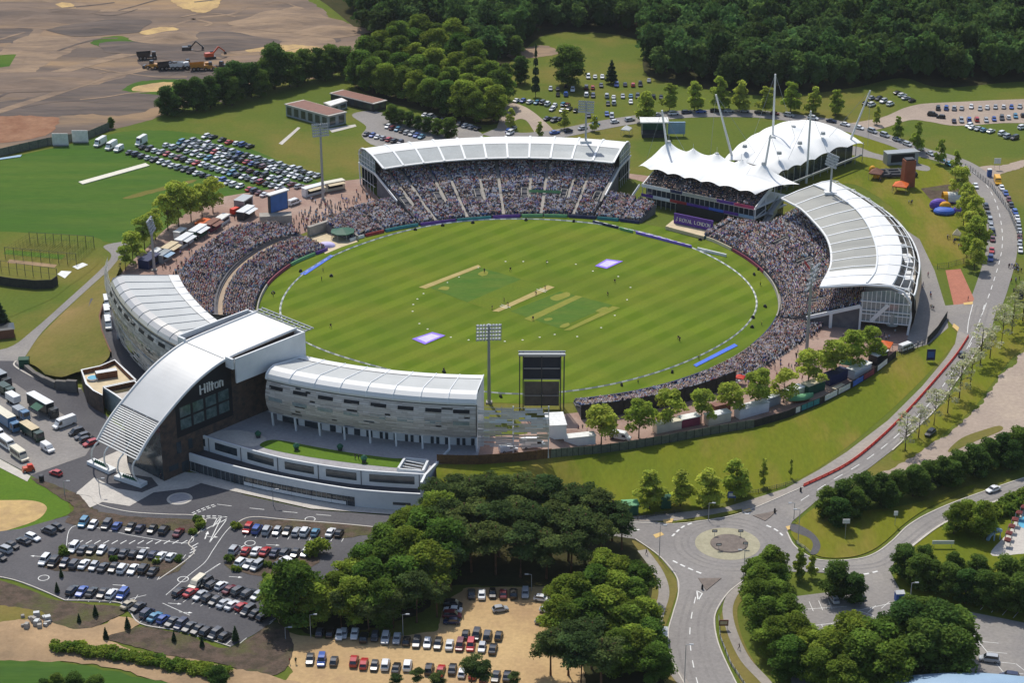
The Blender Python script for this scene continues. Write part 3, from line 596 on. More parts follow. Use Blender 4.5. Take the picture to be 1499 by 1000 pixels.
for i in range(12):
 a=p0+(p1-p0)*i/11;m_=MB()
 m_.band([PO(fI(a),a,13.4),PO((fI(a)+fM(a))/2,a,14.72),PO(fM(a),a,15.5),PO((fM(a)+fO(a))/2,a,15.95),PO(fO(a),a,15.72),PO((fO(a)+fW(a))/2+1.2,a,14.7),PO(fW(a),a,12.8),PO(fW(a)+.8,a,8)],.5,.16,PO(1,a+90)-PO(0,0));m_.build('roof_rib','steel_white',es)
mb=MB()
for k,z in((.35,15.0),(.7,14.3),(1.0,12.9)):mb.tube(arc(lambda a:fO(a)+(fW(a)-fO(a))*k,z,p0,p1,40),.14 if k<1 else .3,6)
mb.tube(arc(fM,15.8,p0,p1,40),.3,6);mb.build('roof_rail','steel_white',es)
mb=MB();mb.strip3([arc(lambda a:fW(a)-.6,0,p0,p1,40),arc(lambda a:fW(a)+.6,4,p0,p1,40),arc(lambda a:fW(a)+1.1,8,p0,p1,40),arc(lambda a:fW(a)+.7,11,p0,p1,40),arc(lambda a:fW(a)-.1,12.9,p0,p1,40)],0,False)
mb.strip3([arc(lambda a:fW(a)-.9,12.6,p0,p1,40),arc(lambda a:fW(a)-.9,0,p0,p1,40)],0,False)
mb.build('outer_wall','screen_silver',es)
mb=MB();mb.strip3([arc(fK,8.05,p0,p1,40),arc(lambda a:fW(a)-.9,8.05,p0,p1,40)],0,True);mb.build('upper_deck','paving_pale',es)
for i in range(10):
 mb=MB();a=p0+3+i*3.1;c=PO((fO(a)+fW(a))/2-.4,a,8.1);mb.box(c,(rng.uniform(2,4),rng.uniform(2,4),rng.uniform(1.5,3.5)),R(a),0);mb.build('deck_kiosk',rng.choice(('white_render','white_render','steel_grey')),es)
mb=MB();a=-13.9;A=[(109.5,3.4),(109.5,13.0),(118,14.4),(122.5,13.2),(124.6,10),(124.9,3.4)]
mb.add([PO(r,a,z)for r,z in A],[tuple(range(6)),tuple(range(6))[::-1]][:1],0);mb.build('end_glazing','glass_pale',es)
mb=MB();a=-14.05
for r in frange(110,124,11):mb.bar(PO(r,a,3.2),PO(r,a,tab([(109,13),(118,14.4),(122.5,13.2),(124.5,10)],r)),.18,.18)
for z in(3.4,6.0,7.2,10.2):mb.bar(PO(109.3,a-.06,z),PO(124.8,a-.06,z),.22,.3)
mb.tube([PO(96.4,a+.2,13.2),PO(110,a,15.5),PO(118.4,a,15.8),PO(122.5,a,14.2),PO(124.8,a,11),PO(125.2,a,6),PO(124.6,a,0)],.4,6)
mb.bar(PO(RF(-14)+9,a,2.6),PO(109.5,a,8.3),.5,1.1);mb.bar(PO(109.6,a,0),PO(109.6,a,8.2),.6,.6);mb.bar(PO(100.5,a,0),PO(100.5,a,5.2),.9,.9)
mb.bar(PO(113,a-.05,3.6),PO(118,a-.05,9.6),.3,1.2)
mb.build('end_frame','steel_white',es)
mb=MB();mb.cyl(PO(119.6,-13.2,2.4),2.1,4.4,20);mb.build('glass_drum','glass_pale',es)
mb=MB();mb.strip3([arc(lambda a:RF(a)+11,0,p0,p1,30),arc(lambda a:RF(a)+11,3.6,p0,p1,30)],0,True);mb.build('undercroft_wall','black_panel',es)
wb=empty('seating_bank',PO(98,172),'open seating bank packed with spectators between the big blue screen and the hotel','seating')
PW=[(0,.9),(.38,2.5),(.39,2.55),(.46,2.6),(.47,3.2),(1,5.4)]
TR=[(146,99),(149,108),(153,112.5),(166,113),(193,112.5)]
bank(wb,147,192.5,RF,lambda a:tab(TR,a),PW,gaps=[(140,200,.375,.475)],aisles=[(a,1.2,0,.36)for a in(157,167,177)]+[(a,1.4,.47,1)for a in(161,172)],pal=3,mats='tread')
mb=MB();mb.strip3([arc(lambda a:RF(a)+(tab(TR,a)-RF(a))*u,z,147.2,192,30)for u,z in((.385,2.7),(.455,2.74))],0,True);mb.build('walkway','tan_walk',wb)
mb=MB();mb.strip3([arc(lambda a:RF(a)+(tab(TR,a)-RF(a))*.462-.1,z,149,192,30)for z in(2.6,3.9)],0,True);mb.build('barrier_wall','concrete_dark',wb)
for a in(156,165,174):entrance(wb,RF(a)+17,a,3.3,1.8,4)
nb=empty('seating_bank',PO(90,128),'low open seating bank beside the left end of the long grandstand','seating')
bank(nb,118.6,138.5,RF,lambda a:tab([(118,99),(128,98),(138,92)],a),[(0,.9),(1,3.4)],aisles=[(128,1.1,0,1)],pal=1)
pb=empty('seating_bank',PO(90,62),'seating bank below the balcony between the long grandstand and the pavilion','seating')
bank(pb,58.5,70.4,RF,lambda a:tab([(58,94),(64,97),(71,99)],a),[(0,.9),(1,3.6)],aisles=[(63.5,1.0,0,1)],pal=2)
qb=empty('seating_bank',PO(90,40),'seating bank right of the purple sign below the pavilion corner','seating')
bank(qb,33.4,41.2,RF,lambda a:tab([(33,106),(38,101),(46,93)],a),[(0,.9),(1,3.8)],aisles=[(39.5,1.0,0,1)],pal=2)
sb_=empty('seating_bank',PO(86,-62),'low open stand with a dark back wall above the plaza trees','seating')
bank(sb_,-79.5,-47.0,lambda a:84.6,lambda a:92.2,[(0,.9),(1,3.6)],pal=2,fill=.97)
bank(sb_,-79.5,-47.0,lambda a:rb(a)+1.2,lambda a:84.3,[(0,.3),(1,.5)],pal=1,fill=.85,name='front_step')
mb=MB();mb.strip3([arc(92.3,4.6,-79.6,-46.8,24),arc(92.35,0,-79.6,-46.8,24)],0,False);mb.strip3([arc(92.25,4.6,-79.6,-46.8,24),arc(92.25,3.5,-79.6,-46.8,24)],0,True)
for i in range(14):a=-79+i*2.45;mb.bar(PO(92.5,a,0),PO(92.5,a,4.5),.2,.2)
mb.build('back_wall','fence_dark',sb_)
mb=MB();mb.strip3([arc(lambda a:rb(a)+.9,.12,-47,-13.8,24),arc(lambda a:tab([(-47,92),(-35,91),(-14,96)],a),.14,-47,-13.8,24)],0,True);struct(mb.build('terrace_walk','paving_grey'))
a=-46.6
while a<-14:
 u=0
 lim=tab([(-47,9.5),(-40,10.5),(-30,9.6),(-22,11.5),(-14,15)],a)
 while u<lim:
  if rng.random()<(0.97 if u<lim*.7 else .62):CROWD.append((PO(rb(a)+1.5+u+rng.uniform(-.2,.2),a+rng.uniform(-.2,.2),.15),a+180+rng.uniform(-60,60),True,4))
  u+=.62
 a+=.40
for i in range(330):
 a=rng.uniform(119.5,146);r=rng.uniform(tab([(118,100),(138,94),(146,101)],a),122 if a<130 else 114)
 if rng.random()<1.15-(r-94)/30:CROWD.append((PO(r,a,.16),rng.uniform(0,360),True,1))
for i in range(150):
 a=rng.uniform(150,190);CROWD.append((PO(rng.uniform(114,119.5),a,.16),rng.uniform(0,360),True,3))
BD=[((118.5,128),'board_teal'),((128.5,134),'board_red'),((134.5,139),'white_render'),((108,117.8),'board_purple'),((98,107.5),'board_teal'),((90,97.5),'board_purple'),((84,89.6),'board_green'),((77.5,83.6),'board_green'),((70,77),'board_navy'),((64,69.5),'board_teal'),((58.6,63.6),'board_navy'),((40,45),'board_teal'),((30.5,39.6),'cream'),((15,30),'board_maroon'),((-12,14.6),'concrete'),((-30,-12.5),'board_navy'),((-46,-30.5),'concrete_dark'),((-79,-46.5),'board_navy'),((147,151),'board_purple'),((151.4,160),'board_green'),((160.4,173),'board_maroon'),((173.4,192),'concrete')]
CN={'board_teal':'teal','board_red':'red','white_render':'white','board_purple':'purple','board_green':'green','board_navy':'navy','cream':'cream','board_maroon':'maroon','concrete':'pale grey','concrete_dark':'dark grey'}
WHERE=lambda a:'below the long grandstand' if 70<=a<119 else 'below the pavilion' if 34<=a<70 else 'below the curved east grandstand' if-14<=a<34 else 'below the crowded terrace by the plaza' if-47<=a<-14 else 'below the low stand with the dark back wall' if a<-47 else 'below the low bank left of the long grandstand' if a<140 else 'below the open west bank'
seenb={}
for(a0,a1),m_ in BD:
 mb=MB();n=max(4,int((a1-a0)/1.5));r0=lambda a:rb(a)+.35;r1=lambda a:rb(a)+.85
 L_=[arc(r0,.1,a0,a1,n),arc(lambda a:rb(a)+.45,1.15,a0,a1,n),arc(r1,1.1,a0,a1,n),arc(r1,.05,a0,a1,n)]
 mb.strip3(L_,0,True);o=mb.build('advertising_board',m_,org=PO(rb((a0+a1)/2),(a0+a1)/2))
 k=(CN[m_],WHERE((a0+a1)/2));seenb[k]=seenb.get(k,0)+1
 T(o,f'{CN[m_]} boundary advertising board {WHERE((a0 + a1) / 2)}'+('' if seenb[k]==1 else f', {ORD[seenb[k] - 1]} of that colour along it'),'advertising board','advertising boards round the boundary')
def board(px0,px1,h,m_,label,m2=None):
 a,b=G(*px0),G(*px1);mb=MB();mb.bar(a+Vector((0,0,h/2)),b+Vector((0,0,h/2)),.5,h);o=mb.build('advertising_board',m_,org=(a+b)/2)
 if m2:
  d=(b-a).normalized();n=int((b-a).length/3)
  for i in range(n):c=a+(b-a)*((i+.5)/n);mm=MB();mm.bar(c-d*.9+Vector((0,0,h+.01)),c+d*.9+Vector((0,0,h+.01)),.34,.03);mm.build('letter_band',m2,o)
 T(o,label,'advertising board','advertising boards round the boundary')
board((931,342),(1012,363),.95,'mat_violet','long lilac perimeter board standing on the grass before the purple sign','paint_white')
board((1021,366),(1063,376),1.0,'white_render','blank white perimeter board standing on the grass by the pavilion corner')
board((868,326),(905,335),.95,'board_navy','navy perimeter board standing on the grass before the long grandstand','paint_white')
board((907,336),(926,341),.95,'board_green','short pale green board between the navy and lilac boards on the grass','paint_white')
def rug(name,q,m_,label,inner=None):
 P=[G(*p)for p in q];c=sum(P,Vector())/4;mb=MB();mb.prism([p.xy for p in P],L4,L4+.1);o=mb.build(name,m_,org=Vector((c.x,c.y,0)))
 if inner:
  mb=MB();k=inner;mb.prism([(c+(p-c)*k).xy for p in P],L4+.1,L4+.112);s=mb.build('pale_panel','mat_pale',o)
 T(o,label,'mat','sponsor mats on the grass')
rug('printed_mat',[(603,497),(633,487),(652,492),(622,505)],'mat_violet','violet printed mat on the outfield nearer the hotel',.7)
rug('printed_mat',[(871,390),(888,380),(912,383),(888,394)],'mat_violet','violet printed mat on the outfield nearer the pavilion',.7)
rug('blue_mat',[(439,402),(447,403),(489,375),(484,374)],'mat_blue','narrow blue strip mat by the boundary at the open west bank')
rug('blue_mat',[(1015,535),(1019,538),(1080,507),(1075,504)],'mat_blue','wide blue strip mat by the boundary near the plaza')
RP=[(410,452),(409,470),(425,490),(470,512),(520,527),(560,537),(620,553),(703,576),(750,579),(830,574),(900,562),(975,540),(1030,518),(1060,500),(1095,475),(1109,450),(1106,425),(1085,405),(1045,378),(960,346),(880,329),(820,323),(770,321),(700,323),(640,328),(590,340),(545,353),(500,370),(460,390),(425,420)]
RT=sorted((math.degrees(math.atan2(G(*p).y-CY,G(*p).x-CX)),(G(*p).xy-Vector((CX,CY))).length)for p in RP)
RT=[(a-360,r)for a,r in RT[-3:]]+RT+[(a+360,r)for a,r in RT[:3]]
rr_=[tab(RT,a)for a in range(-180,180)]
rr_=[sum(rr_[(i+k)%360]for k in range(-14,15))/29 for i in range(360)]
Q=catmull([PO(rr_[i],i-180)for i in range(0,360,4)],True,6);Q.append(Q[0].copy());Qr=resample(Q,2.0);Qr.append(Qr[0].copy())
mb=MB()
for i in range(len(Qr)):
 d=(Qr[(i+1)%len(Qr)]-Qr[i-1]).normalized();nn=Vector((-d.y,d.x,0))
 w=.3;p=Qr[i]
 mb.v+=[tuple(p+nn*w+Vector((0,0,L3))),tuple(p+Vector((0,0,L3+.32))),tuple(p-nn*w+Vector((0,0,L3)))]
for i in range(len(Qr)-1):
 o=3*i
 for f in((o,o+3,o+4,o+1),(o+1,o+4,o+5,o+2)):mb.f.append(f);mb.m.append(i%2)
ro=mb.build('boundary_rope',['paint_white','steel_grey'],org=(CX,CY,0));T(ro,'boundary rope of white foam wedges ringing the cricket field','boundary rope')
DISC=[(740,383),(766,383),(801,384),(843,387),(868,397),(905,405),(923,421),(918,439),(900,462),(880,480),(845,493),(812,490),(790,494),(765,498),(739,500),(686,498),(660,494),(626,482),(614,474),(604,456),(605,446),(611,438),(620,430),(655,414),(700,392),(672,406)]
dm=None
for i,p in enumerate(DISC):
 if dm is None:
  mb=MB();mb.cyl((0,0,0),.34,.1,12,r2=.2);dm=mb.build('marker_disc','paint_white',org=(0,0,0));o=dm
 else:o=dm.copy();COL.objects.link(o)
 o.location=G(*p)+Vector((0,0,L2));T(o,'small white disc marking the inner fielding circle on the grass','marker disc','white discs of the inner fielding circle')
for i,p in enumerate([(608,337),(648,331),(692,327),(770,323),(840,325),(1110,395),(1104,403),(1120,450),(1102,466),(1096,555),(1101,480),(485,405),(400,430),(396,466),(440,398),(984,546),(910,565),(733,582),(650,546),(1025,352)]):
 c=G(*p);mb=MB();mb.box((c.x,c.y,0.06),(1.3,.7,.6),.3*i,0,.8);mb.box((c.x,c.y,.66),(.5,.5,.3),.3*i,0);o=mb.build('loudspeaker','black_panel',org=c)
 T(o,'small black loudspeaker box lying on the grass outside the boundary rope','loudspeaker','black speakers along the boundary')
TZ=8.2
mat('tower_metal',srgb(214,214,211),.38,srgb(206,206,203),.1,3,metal=.15);mat('glass_green',srgb(58,80,80),.15,srgb(92,112,110),.6,3,spec=.8)
mat('lattice_panel',srgb(112,106,96),.8,srgb(92,88,82),.4,4);mat('screen_black',srgb(44,50,60),.7,srgb(38,44,54),.4,4)
def hz(px):
 k=min(1,max(0,(px-770)/110));return TZ*(1-k*k*(3-2*k))-.25
ho=empty('hotel',PO(135,-118),'modern hotel with curved silver wings and a sweeping white arched tower beside the stadium','hotel')
ROUT=[(-178,131),(-160,131.3),(-143,132),(-130,131.5),(-120,130.7),(-108,129),(-95,127.8),(-86,128)]
ro_=lambda a:tab(ROUT,a)
INN=[(-178,111),(-161,111.5),(-150,112.5),(-136,115),(-121,114.5),(-108,112.5),(-95,110.5)]
ri_=lambda a:tab(INN,a)
def wing(a0,a1,bays,zb,silver):
 n=30;A=lambda r,z:arc(r,z,a0,a1,n)
 mb=MB();mb.strip3([A(lambda a:ro_(a)+.35,22.0),A(lambda a:ro_(a)+.45,22.6),A(lambda a:ro_(a)-.1,23.6),A(lambda a:ro_(a)-1.4,24.4),A(lambda a:ro_(a)-3.2,24.8)],0,False)
 w=mb.build('roof_edge','roof_silver' if silver else 'roof_white',ho,smooth=True)
 mb=MB();mb.strip3([A(lambda a:ro_(a)-3.2,24.78),A(lambda a:ri_(a)+2.6,22.9)],0,False);mb.build('roof_deck','roof_grey',ho)
 mb=MB();mb.strip3([A(lambda a:ri_(a)+2.6,23.05),A(lambda a:ri_(a)-.4,22.7),A(lambda a:ri_(a)-.4,21.9),A(lambda a:ri_(a)+.4,21.8)],0,False);mb.build('roof_trim','roof_white',ho)
 for i in range(bays+1):
  a=a0+(a1-a0)*i/bays;mb=MB();w_=.22 if silver else .4
  mb.tube([PO(ro_(a)+.4,a,22.3),PO(ro_(a)-.05,a,23.65),PO(ro_(a)-1.4,a,24.46),PO(ro_(a)-3.2,a,24.86),PO(ri_(a)+2.6,a,22.95),PO(ri_(a)-.3,a,22.75)],w_/2,6)
  mb.build('roof_seam','steel_grey' if silver else 'steel_white',ho)
 mb=MB();mb.strip3([A(lambda a:ri_(a)+.3,21.9),A(lambda a:ri_(a)+.3,3.0)],0,False);mb.build('inner_wall','glass_dark',ho)
 mb=MB();mb.strip3([A(lambda a:ro_(a)-3.6,zb),A(lambda a:ro_(a)-3.6,12.2)],0,False);mb.strip3([A(lambda a:ro_(a)-3.6,12.2),A(lambda a:ro_(a)+.2,12.2)],0,True)
 mb.strip3([A(lambda a:ro_(a)-.9,12.25),A(lambda a:ro_(a)-.4,17),A(lambda a:ro_(a)-.6,21.9)],1,False)
 mb.build('wing_wall',['white_render','concrete'],ho)
 mb=MB();mb.strip3([A(lambda a:ro_(a)+.3,22.02),A(lambda a:ro_(a)-.8,21.7)],0,False);mb.build('gutter','black_panel',ho)
 for i in range(bays):
  b0=a0+(a1-a0)*(i+.2)/bays;b1=a0+(a1-a0)*(i+.78)/bays
  for(z0,z1,m_)in((19.9,20.9,'black_panel'),(16.6,17.7,'glass_pale')):
   mb=MB();mb.strip3([arc(lambda a:ro_(a)+BUL(z0)+.12,z0,b0,b1,5),arc(lambda a:ro_(a)+BUL(z1)+.12,z1,b0,b1,5)],0,False);mb.build('window',m_,ho)
BUL=lambda z:tab([(12.2,-.1),(14.5,1.0),(17.5,1.5),(20,1.0),(22,.3)],z)
def screen(a0,a1,m_,zlo,skip,slot=True):
 mb=MB();fr=MB();na=max(4,int(abs(a1-a0)*2.27/1.5));zs=[zlo+.56*k for k in range(int((22.0-zlo)/.56))]
 for k,z in enumerate(zs):
  i=0
  while i<na:
   l=rng.choice((1,1,2,2,3));b0=a0+(a1-a0)*i/na;b1=a0+(a1-a0)*min(na,i+l)/na;i+=l
   if rng.random()<skip:continue
   t=rng.uniform(0,.12);z1=z+.5
   mb.add([PO(ro_(b0)+BUL(max(z,12.2))+t,b0,z),PO(ro_(b1)+BUL(max(z,12.2))+t,b1,z),PO(ro_(b1)+BUL(max(z1,12.2))+t,b1,z1),PO(ro_(b0)+BUL(max(z1,12.2))+t,b0,z1)],[(0,1,2,3)],rng.choice((0,0,0,0,1,1,2)))
 s=mb.build('facade_screen',m_,ho)
 for i in range(0,na+1,4):
  a=a0+(a1-a0)*i/na;fr.tube([PO(ro_(a)+BUL(max(z,12.2))-.12,a,z)for z in([zlo]+[12.2,15,18,22]if zlo<12 else[12.2,15,18,22])],.07,5)
 for z in(12.4,15.3,18.4,21.6):fr.tube(arc(lambda a:ro_(a)+BUL(z)-.12,z,a0,a1,max(4,int(abs(a1-a0)/2))),.06,5)
 fr.build('screen_frame','steel_grey',s)
mat('screen_a',srgb(200,192,184),0.55,srgb(190,182,174),1.5,5,metal=0.1)
mat('screen_b',srgb(214,207,200),0.55,srgb(204,197,190),1.5,5,metal=0.1)
mat('screen_c',srgb(184,175,167),0.55,srgb(174,166,159),1.5,5,metal=0.1)
mat('silver_a',srgb(186,184,180),0.5,srgb(170,168,164),0.4,5,metal=0.2)
mat('silver_b',srgb(210,208,204),0.5,srgb(194,192,188),0.4,5,metal=0.2)
mat('silver_c',srgb(166,164,160),0.5,srgb(152,150,146),0.4,5,metal=0.2)
wing(-122.2,-95.6,8,TZ,False);wing(-161,-131.0,11,3.9,True)
screen(-122.0,-95.6,['screen_a','screen_b','screen_c'],12.3,.05);screen(-95.4,-87.0,['screen_b','screen_a','white_render'],9.8,.25)
screen(-171.5,-131.2,['silver_a','silver_b','silver_c'],6.5,.05)
for i in range(9):
 a=-121.6+i*3.25
 mb=MB();mb.bar(PO(ro_(a)-.2,a,TZ),PO(ro_(a)+.2,a,12.3),.45,.45);mb.build('column','white_render',ho)
 if i<8:
  for(o0,o1)in(((.25,2.6),)if i<2 else((.5,1.3),(2.1,2.9))if i<4 else((.6,1.0),(1.3,1.7),(2.4,2.8))):
   mb=MB();mb.strip3([arc(lambda q:ro_(q)-3.52,z,a+o0,a+o1,4)for z in(TZ+.05,TZ+3.0)],0,True);mb.build('doorway','glass_dark',ho)
for a in(-87.0,-91.2):
 mb=MB();mb.tube([PO(ro_(a)+.2,a,hz(720 if a<-90 else 800)+.3),PO(ro_(a),a,12),PO(ro_(a)+.8,a,17),PO(ro_(a)+.1,a,22)],.2,6);mb.build('screen_post','steel_white',ho)
mb=MB();mb.strip3([[PO(r,a,z)for r in(111.0,127.9)]for a,z in((-95.5,22.0),(-95.5,4.0))],0,True)
mb.v[0:4]=[tuple(PO(110.6,-95.52,22.6)),tuple(PO(127.9,-95.52,24.3)),tuple(PO(110.6,-95.52,3)),tuple(PO(127.9,-95.52,3))];mb.build('end_wall','white_render',ho)
mb=MB();mb.add([PO(111,-161.1,22.6),PO(131,-161.1,24.2),PO(131.2,-161.1,3),PO(111,-161.1,3)],[(0,1,2,3)],0);mb.build('end_wall','white_render',ho)
AX=Vector((.677,.736,0));SX=Vector((.736,-.677,0));TO_=Vector((-104.9,472.6,0))
def tw(t,s,z):return TO_+AX*t+SX*s+Vector((0,0,z))
arch=catmull([Vector((0,0,10)),Vector((3.6,0,14.0)),Vector((8.6,0,18.0)),Vector((17,0,23.4)),Vector((24,0,26.6)),Vector((31.8,0,28.6)),Vector((43,0,29.2)),Vector((57.0,0,29.6))],False,6)
AR=[(p.x,p.z)for p in arch];W0,W1=-8.3,8.3
zt=lambda t:tab(AR,t)
tA=[q for q in AR if q[0]>=8.6]
mb=MB();mb.ruled([tw(t,W0,z)for t,z in tA],[tw(t,W1,z)for t,z in tA],0,True)
mb.ruled([tw(t,W0,z-.5)for t,z in tA],[tw(t,W1,z-.5)for t,z in tA],0,False)
for s,fl in((W0,False),(W1,True)):mb.ruled([tw(t,s,z)for t,z in tA],[tw(t,s,z-.5)for t,z in tA],0,fl)
mb.ruled([tw(tA[0][0],W0,tA[0][1]),tw(tA[0][0],W0,tA[0][1]-.5)],[tw(tA[0][0],W1,tA[0][1]),tw(tA[0][0],W1,tA[0][1]-.5)],0,False)
tr_=mb.build('tower_roof','tower_metal',ho,smooth=False)
for s in(W0-.25,W1+.25):
 mb=MB();mb.tube([tw(t,s,z+.02)for t,z in AR],.42,6);mb.build('roof_trim','roof_white',ho)
mb=MB();mb.bar(tw(31.6,W0,28.66),tw(31.6,W1,28.66),.25,.06);mb.build('roof_joint','steel_grey',ho)
for s0,s1 in((W1+.5,W1+3.4),(W0-3.2,W0-.5)):
 mb=MB();ts=frange(32,57,8)
 mb.ruled([tw(t,s0,28.2)for t in ts],[tw(t,s1,28.2)for t in ts],1,True)
 o_=s1 if s0>0 else s0
 e=1 if s0>0 else-1
 P_=[tw(32,o_,0),tw(57,o_,0),tw(57,o_+.5*e,0),tw(32,o_+.5*e,0)];mb.prism([p.xy for p in P_],22.5,29.7,0)
 P_=[tw(31.2,s0,0),tw(31.9,s0,0),tw(31.9,s1,0),tw(31.2,s1,0)];mb.prism([p.xy for p in P_],26.6,29.6,0)
 mb.build('parapet',['white_render','concrete_dark'],ho)
mb=MB();P_=[tw(56.6,W0-3,0),tw(57.2,W0-3,0),tw(57.2,W1+3.4,0),tw(56.6,W1+3.4,0)];mb.prism([p.xy for p in P_],4,29.5,0);mb.build('rear_wall','white_render',ho)
mb=MB()
for k in range(9):mb.bar(tw(57.2,W0-2+k*2.6,28.9),tw(61.0,W0-2+k*2.6,28.9),.3,.4)
for k in range(3):mb.bar(tw(58.2+k*1.4,W0-2.4,29.2),tw(58.2+k*1.4,W1+3,29.2),.25,.3)
mb.build('sun_canopy','steel_grey',ho)
for s,nm in((W1-.35,1),(W0+.35,-1)):
 mb=MB();tt=[t for t,z in tA];lo=[tw(t,s,0.0)for t in tt];hi=[tw(t,s,zt(t)-.45)for t in tt];mb.ruled(lo,hi,0,nm<0);mb.build('tower_wall','timber_clad',ho)
mb=MB();mb.ruled([tw(8.8,W0+.4,0),tw(8.8,W0+.4,17.6)],[tw(8.8,W1-.4,0),tw(8.8,W1-.4,17.6)],0,True);mb.build('entrance_glazing','glass_dark',ho)
def wallq(t0,t1,z0,z1,d=.04):
 s=W1-.35+d;return[tw(t0,s,z0),tw(t1,s,z0),tw(t1,s,z1),tw(t0,s,z1)]
mb=MB();ts=frange(14,33.5,12);mb.ruled([tw(t,W1-.3,11.0)for t in ts],[tw(t,W1-.3,zt(t)-.6)for t in ts],0,False);gl=mb.build('glazing','black_panel',ho)
for t0,z0 in((15.4,13.0),(15.4,16.6),(19.8,13.0),(19.8,16.6),(24.2,13.0),(24.2,16.6),(28.6,13.0),(28.6,16.6)):
 mb=MB();mb.add(wallq(t0,t0+3.6,z0,z0+3.0,.12),[(0,1,2,3)],0);mb.build('window','glass_green',gl)
for t0,z0,w_,h_ in((13.5,6.5,1.6,3.4),(17.5,6.5,1.4,3),(10.5,2.2,3.2,1.6),(14.8,.6,2.4,3.0)):
 mb=MB();mb.add(wallq(t0,t0+w_,z0,z0+h_,.1),[(0,1,2,3)],0);mb.build('window','glass_dark',ho)
def letters(word,fn,h,mb,w=.16,thick=.12):
 G_={'H':[((0,0),(0,1)),((.62,0),(.62,1)),((0,.5),(.62,.5))],'i':[((.08,0),(.08,.68)),((.08,.86),(.08,.98))],'l':[((.08,0),(.08,1))],'t':[((.14,0),(.14,.92)),((0,.66),(.34,.66))],'o':[((.1,.04),(.42,.04)),((.42,.04),(.5,.34)),((.5,.34),(.42,.66)),((.42,.66),(.1,.66)),((.1,.66),(.02,.34)),((.02,.34),(.1,.04))],'n':[((.05,0),(.05,.68)),((.05,.58),(.25,.68)),((.25,.68),(.45,.56)),((.45,.56),(.45,0))],'R':[((0,0),(0,1)),((0,1),(.42,1)),((.42,1),(.55,.76)),((.55,.76),(.42,.52)),((.42,.52),(0,.52)),((.28,.52),(.6,0))],'O':[((.15,0),(.6,0)),((.6,0),(.76,.3)),((.76,.3),(.76,.7)),((.76,.7),(.6,1)),((.6,1),(.15,1)),((.15,1),(0,.7)),((0,.7),(0,.3)),((0,.3),(.15,0))],'Y':[((0,1),(.33,.5)),((.66,1),(.33,.5)),((.33,.5),(.33,0))],'A':[((0,0),(.34,1)),((.34,1),(.68,0)),((.14,.36),(.54,.36))],'L':[((0,1),(0,0)),((0,0),(.5,0))],'N':[((0,0),(0,1)),((0,1),(.6,0)),((.6,0),(.6,1))],'D':[((0,0),(0,1)),((0,1),(.4,1)),((.4,1),(.64,.7)),((.64,.7),(.64,.3)),((.64,.3),(.4,0)),((.4,0),(0,0))],'(':[((.5,1.1),(.62,.8)),((.62,.8),(.3,.45)),((.3,.45),(.6,.2)),((.6,.2),(.2,-.1)),((.2,-.1),(.1,.2)),((.35,.95),(.5,1.1))]}
 ADV={'i':.3,'l':.3,'t':.46,' ':.42,'o':.66,'n':.62}
 x=0
 for c in word:
  for(a,b)in G_.get(c,[]):
   pa,pb=fn((x+a[0])*h,a[1]*h),fn((x+b[0])*h,b[1]*h);d=(pb-pa).normalized()
   mb.bar(pa-d*w*.3*h,pb+d*w*.3*h,w*h,thick)
  x+=ADV.get(c,.9)
 return x*h
mb=MB();letters('Hilton',lambda u,v:tw(22.6+u,W1-.1,21.2+v),2.5,mb,.17,.2);sg=mb.build('sign_lettering','paint_white',ho)
tb=[q for q in AR if q[0]<=8.61]
sl_=[]
for k in range(17):
 u=k/16;t=.1+7.9*u;z=tab(AR,t);mb=MB();mb.bar(tw(t,W0,z),tw(t,W1,z),.42,.16);mb.build('louvre','roof_white',ho)
for s in(W0+.1,-2.8,2.8,W1-.1):
 mb=MB();mb.tube([tw(t,s,z-.25)for t,z in tb],.16,6);mb.build('canopy_rafter','steel_white',ho)
mb=MB();mb.bar(tw(8.5,W0,17.6),tw(8.5,W1,17.6),.9,.3);mb.build('canopy_edge','steel_dark',ho)
PL=[((138,681),(160,691)),((178,702),(205,711))]
for(a,b),ss in zip(PL,((W0+.3,-3.6),(2.8,W1-.3))):
 pa,pb=G(*a),G(*b)
 for p,s in((pa,ss[0]),(pb,ss[1])):
  top=tw(.2,s,10);mb=MB();out=-AX*1.6
  mb.tube(catmull([p+Vector((0,0,.9)),p.lerp(top,.35)+out*.9+Vector((0,0,.6)),p.lerp(top,.75)+out*.9+Vector((0,0,.4)),top],False,4),.24,7);mb.build('canopy_leg','steel_white',ho)
 d=(pb-pa).normalized();c=(pa+pb)/2;pl=empty('planter',c,'white stone trough with clipped shrubs under the '+('left' if a[0]<170 else 'right')+' pair of canopy legs','planter','entrance planters')
 mb=MB();mb.box((c.x,c.y,0.16),((pb-pa).length+3.0,2.6,1.0),math.atan2(d.y,d.x));mb.build('trough','white_render',pl)
 mb=MB()
 for k in range(7):q=c+d*((k-3)*.8);mb.cyl((q.x,q.y,1.17),.5,.75,8,r2=.15)
 mb.build('shrubs','green_paint',pl)
PR=[(-129.5,147.3),(-122,146.5),(-116,146.6),(-108,145.6),(-100.6,143.6)];pr=lambda a:tab(PR,a)
BRR=[(-128.5,152.4),(-121,151.2),(-114,150.2),(-107,149.8),(-100.6,148.2)];br=lambda a:tab(BRR,a)
p0,p1=-128.3,-100.4
mb=MB();mb.strip3([arc(lambda a:pr(a)+.05,TZ+.55,p0,p1,30),arc(lambda a:pr(a)-.45,TZ+.55,p0,p1,30),arc(lambda a:pr(a)-.45,TZ-.05,p0,p1,30)],0,True)
mb.strip3([arc(lambda a:pr(a)+.05,TZ+.55,p0,p1,30),arc(pr,4.4,p0,p1,30)],0,False);mb.build('podium_wall','white_render',ho)
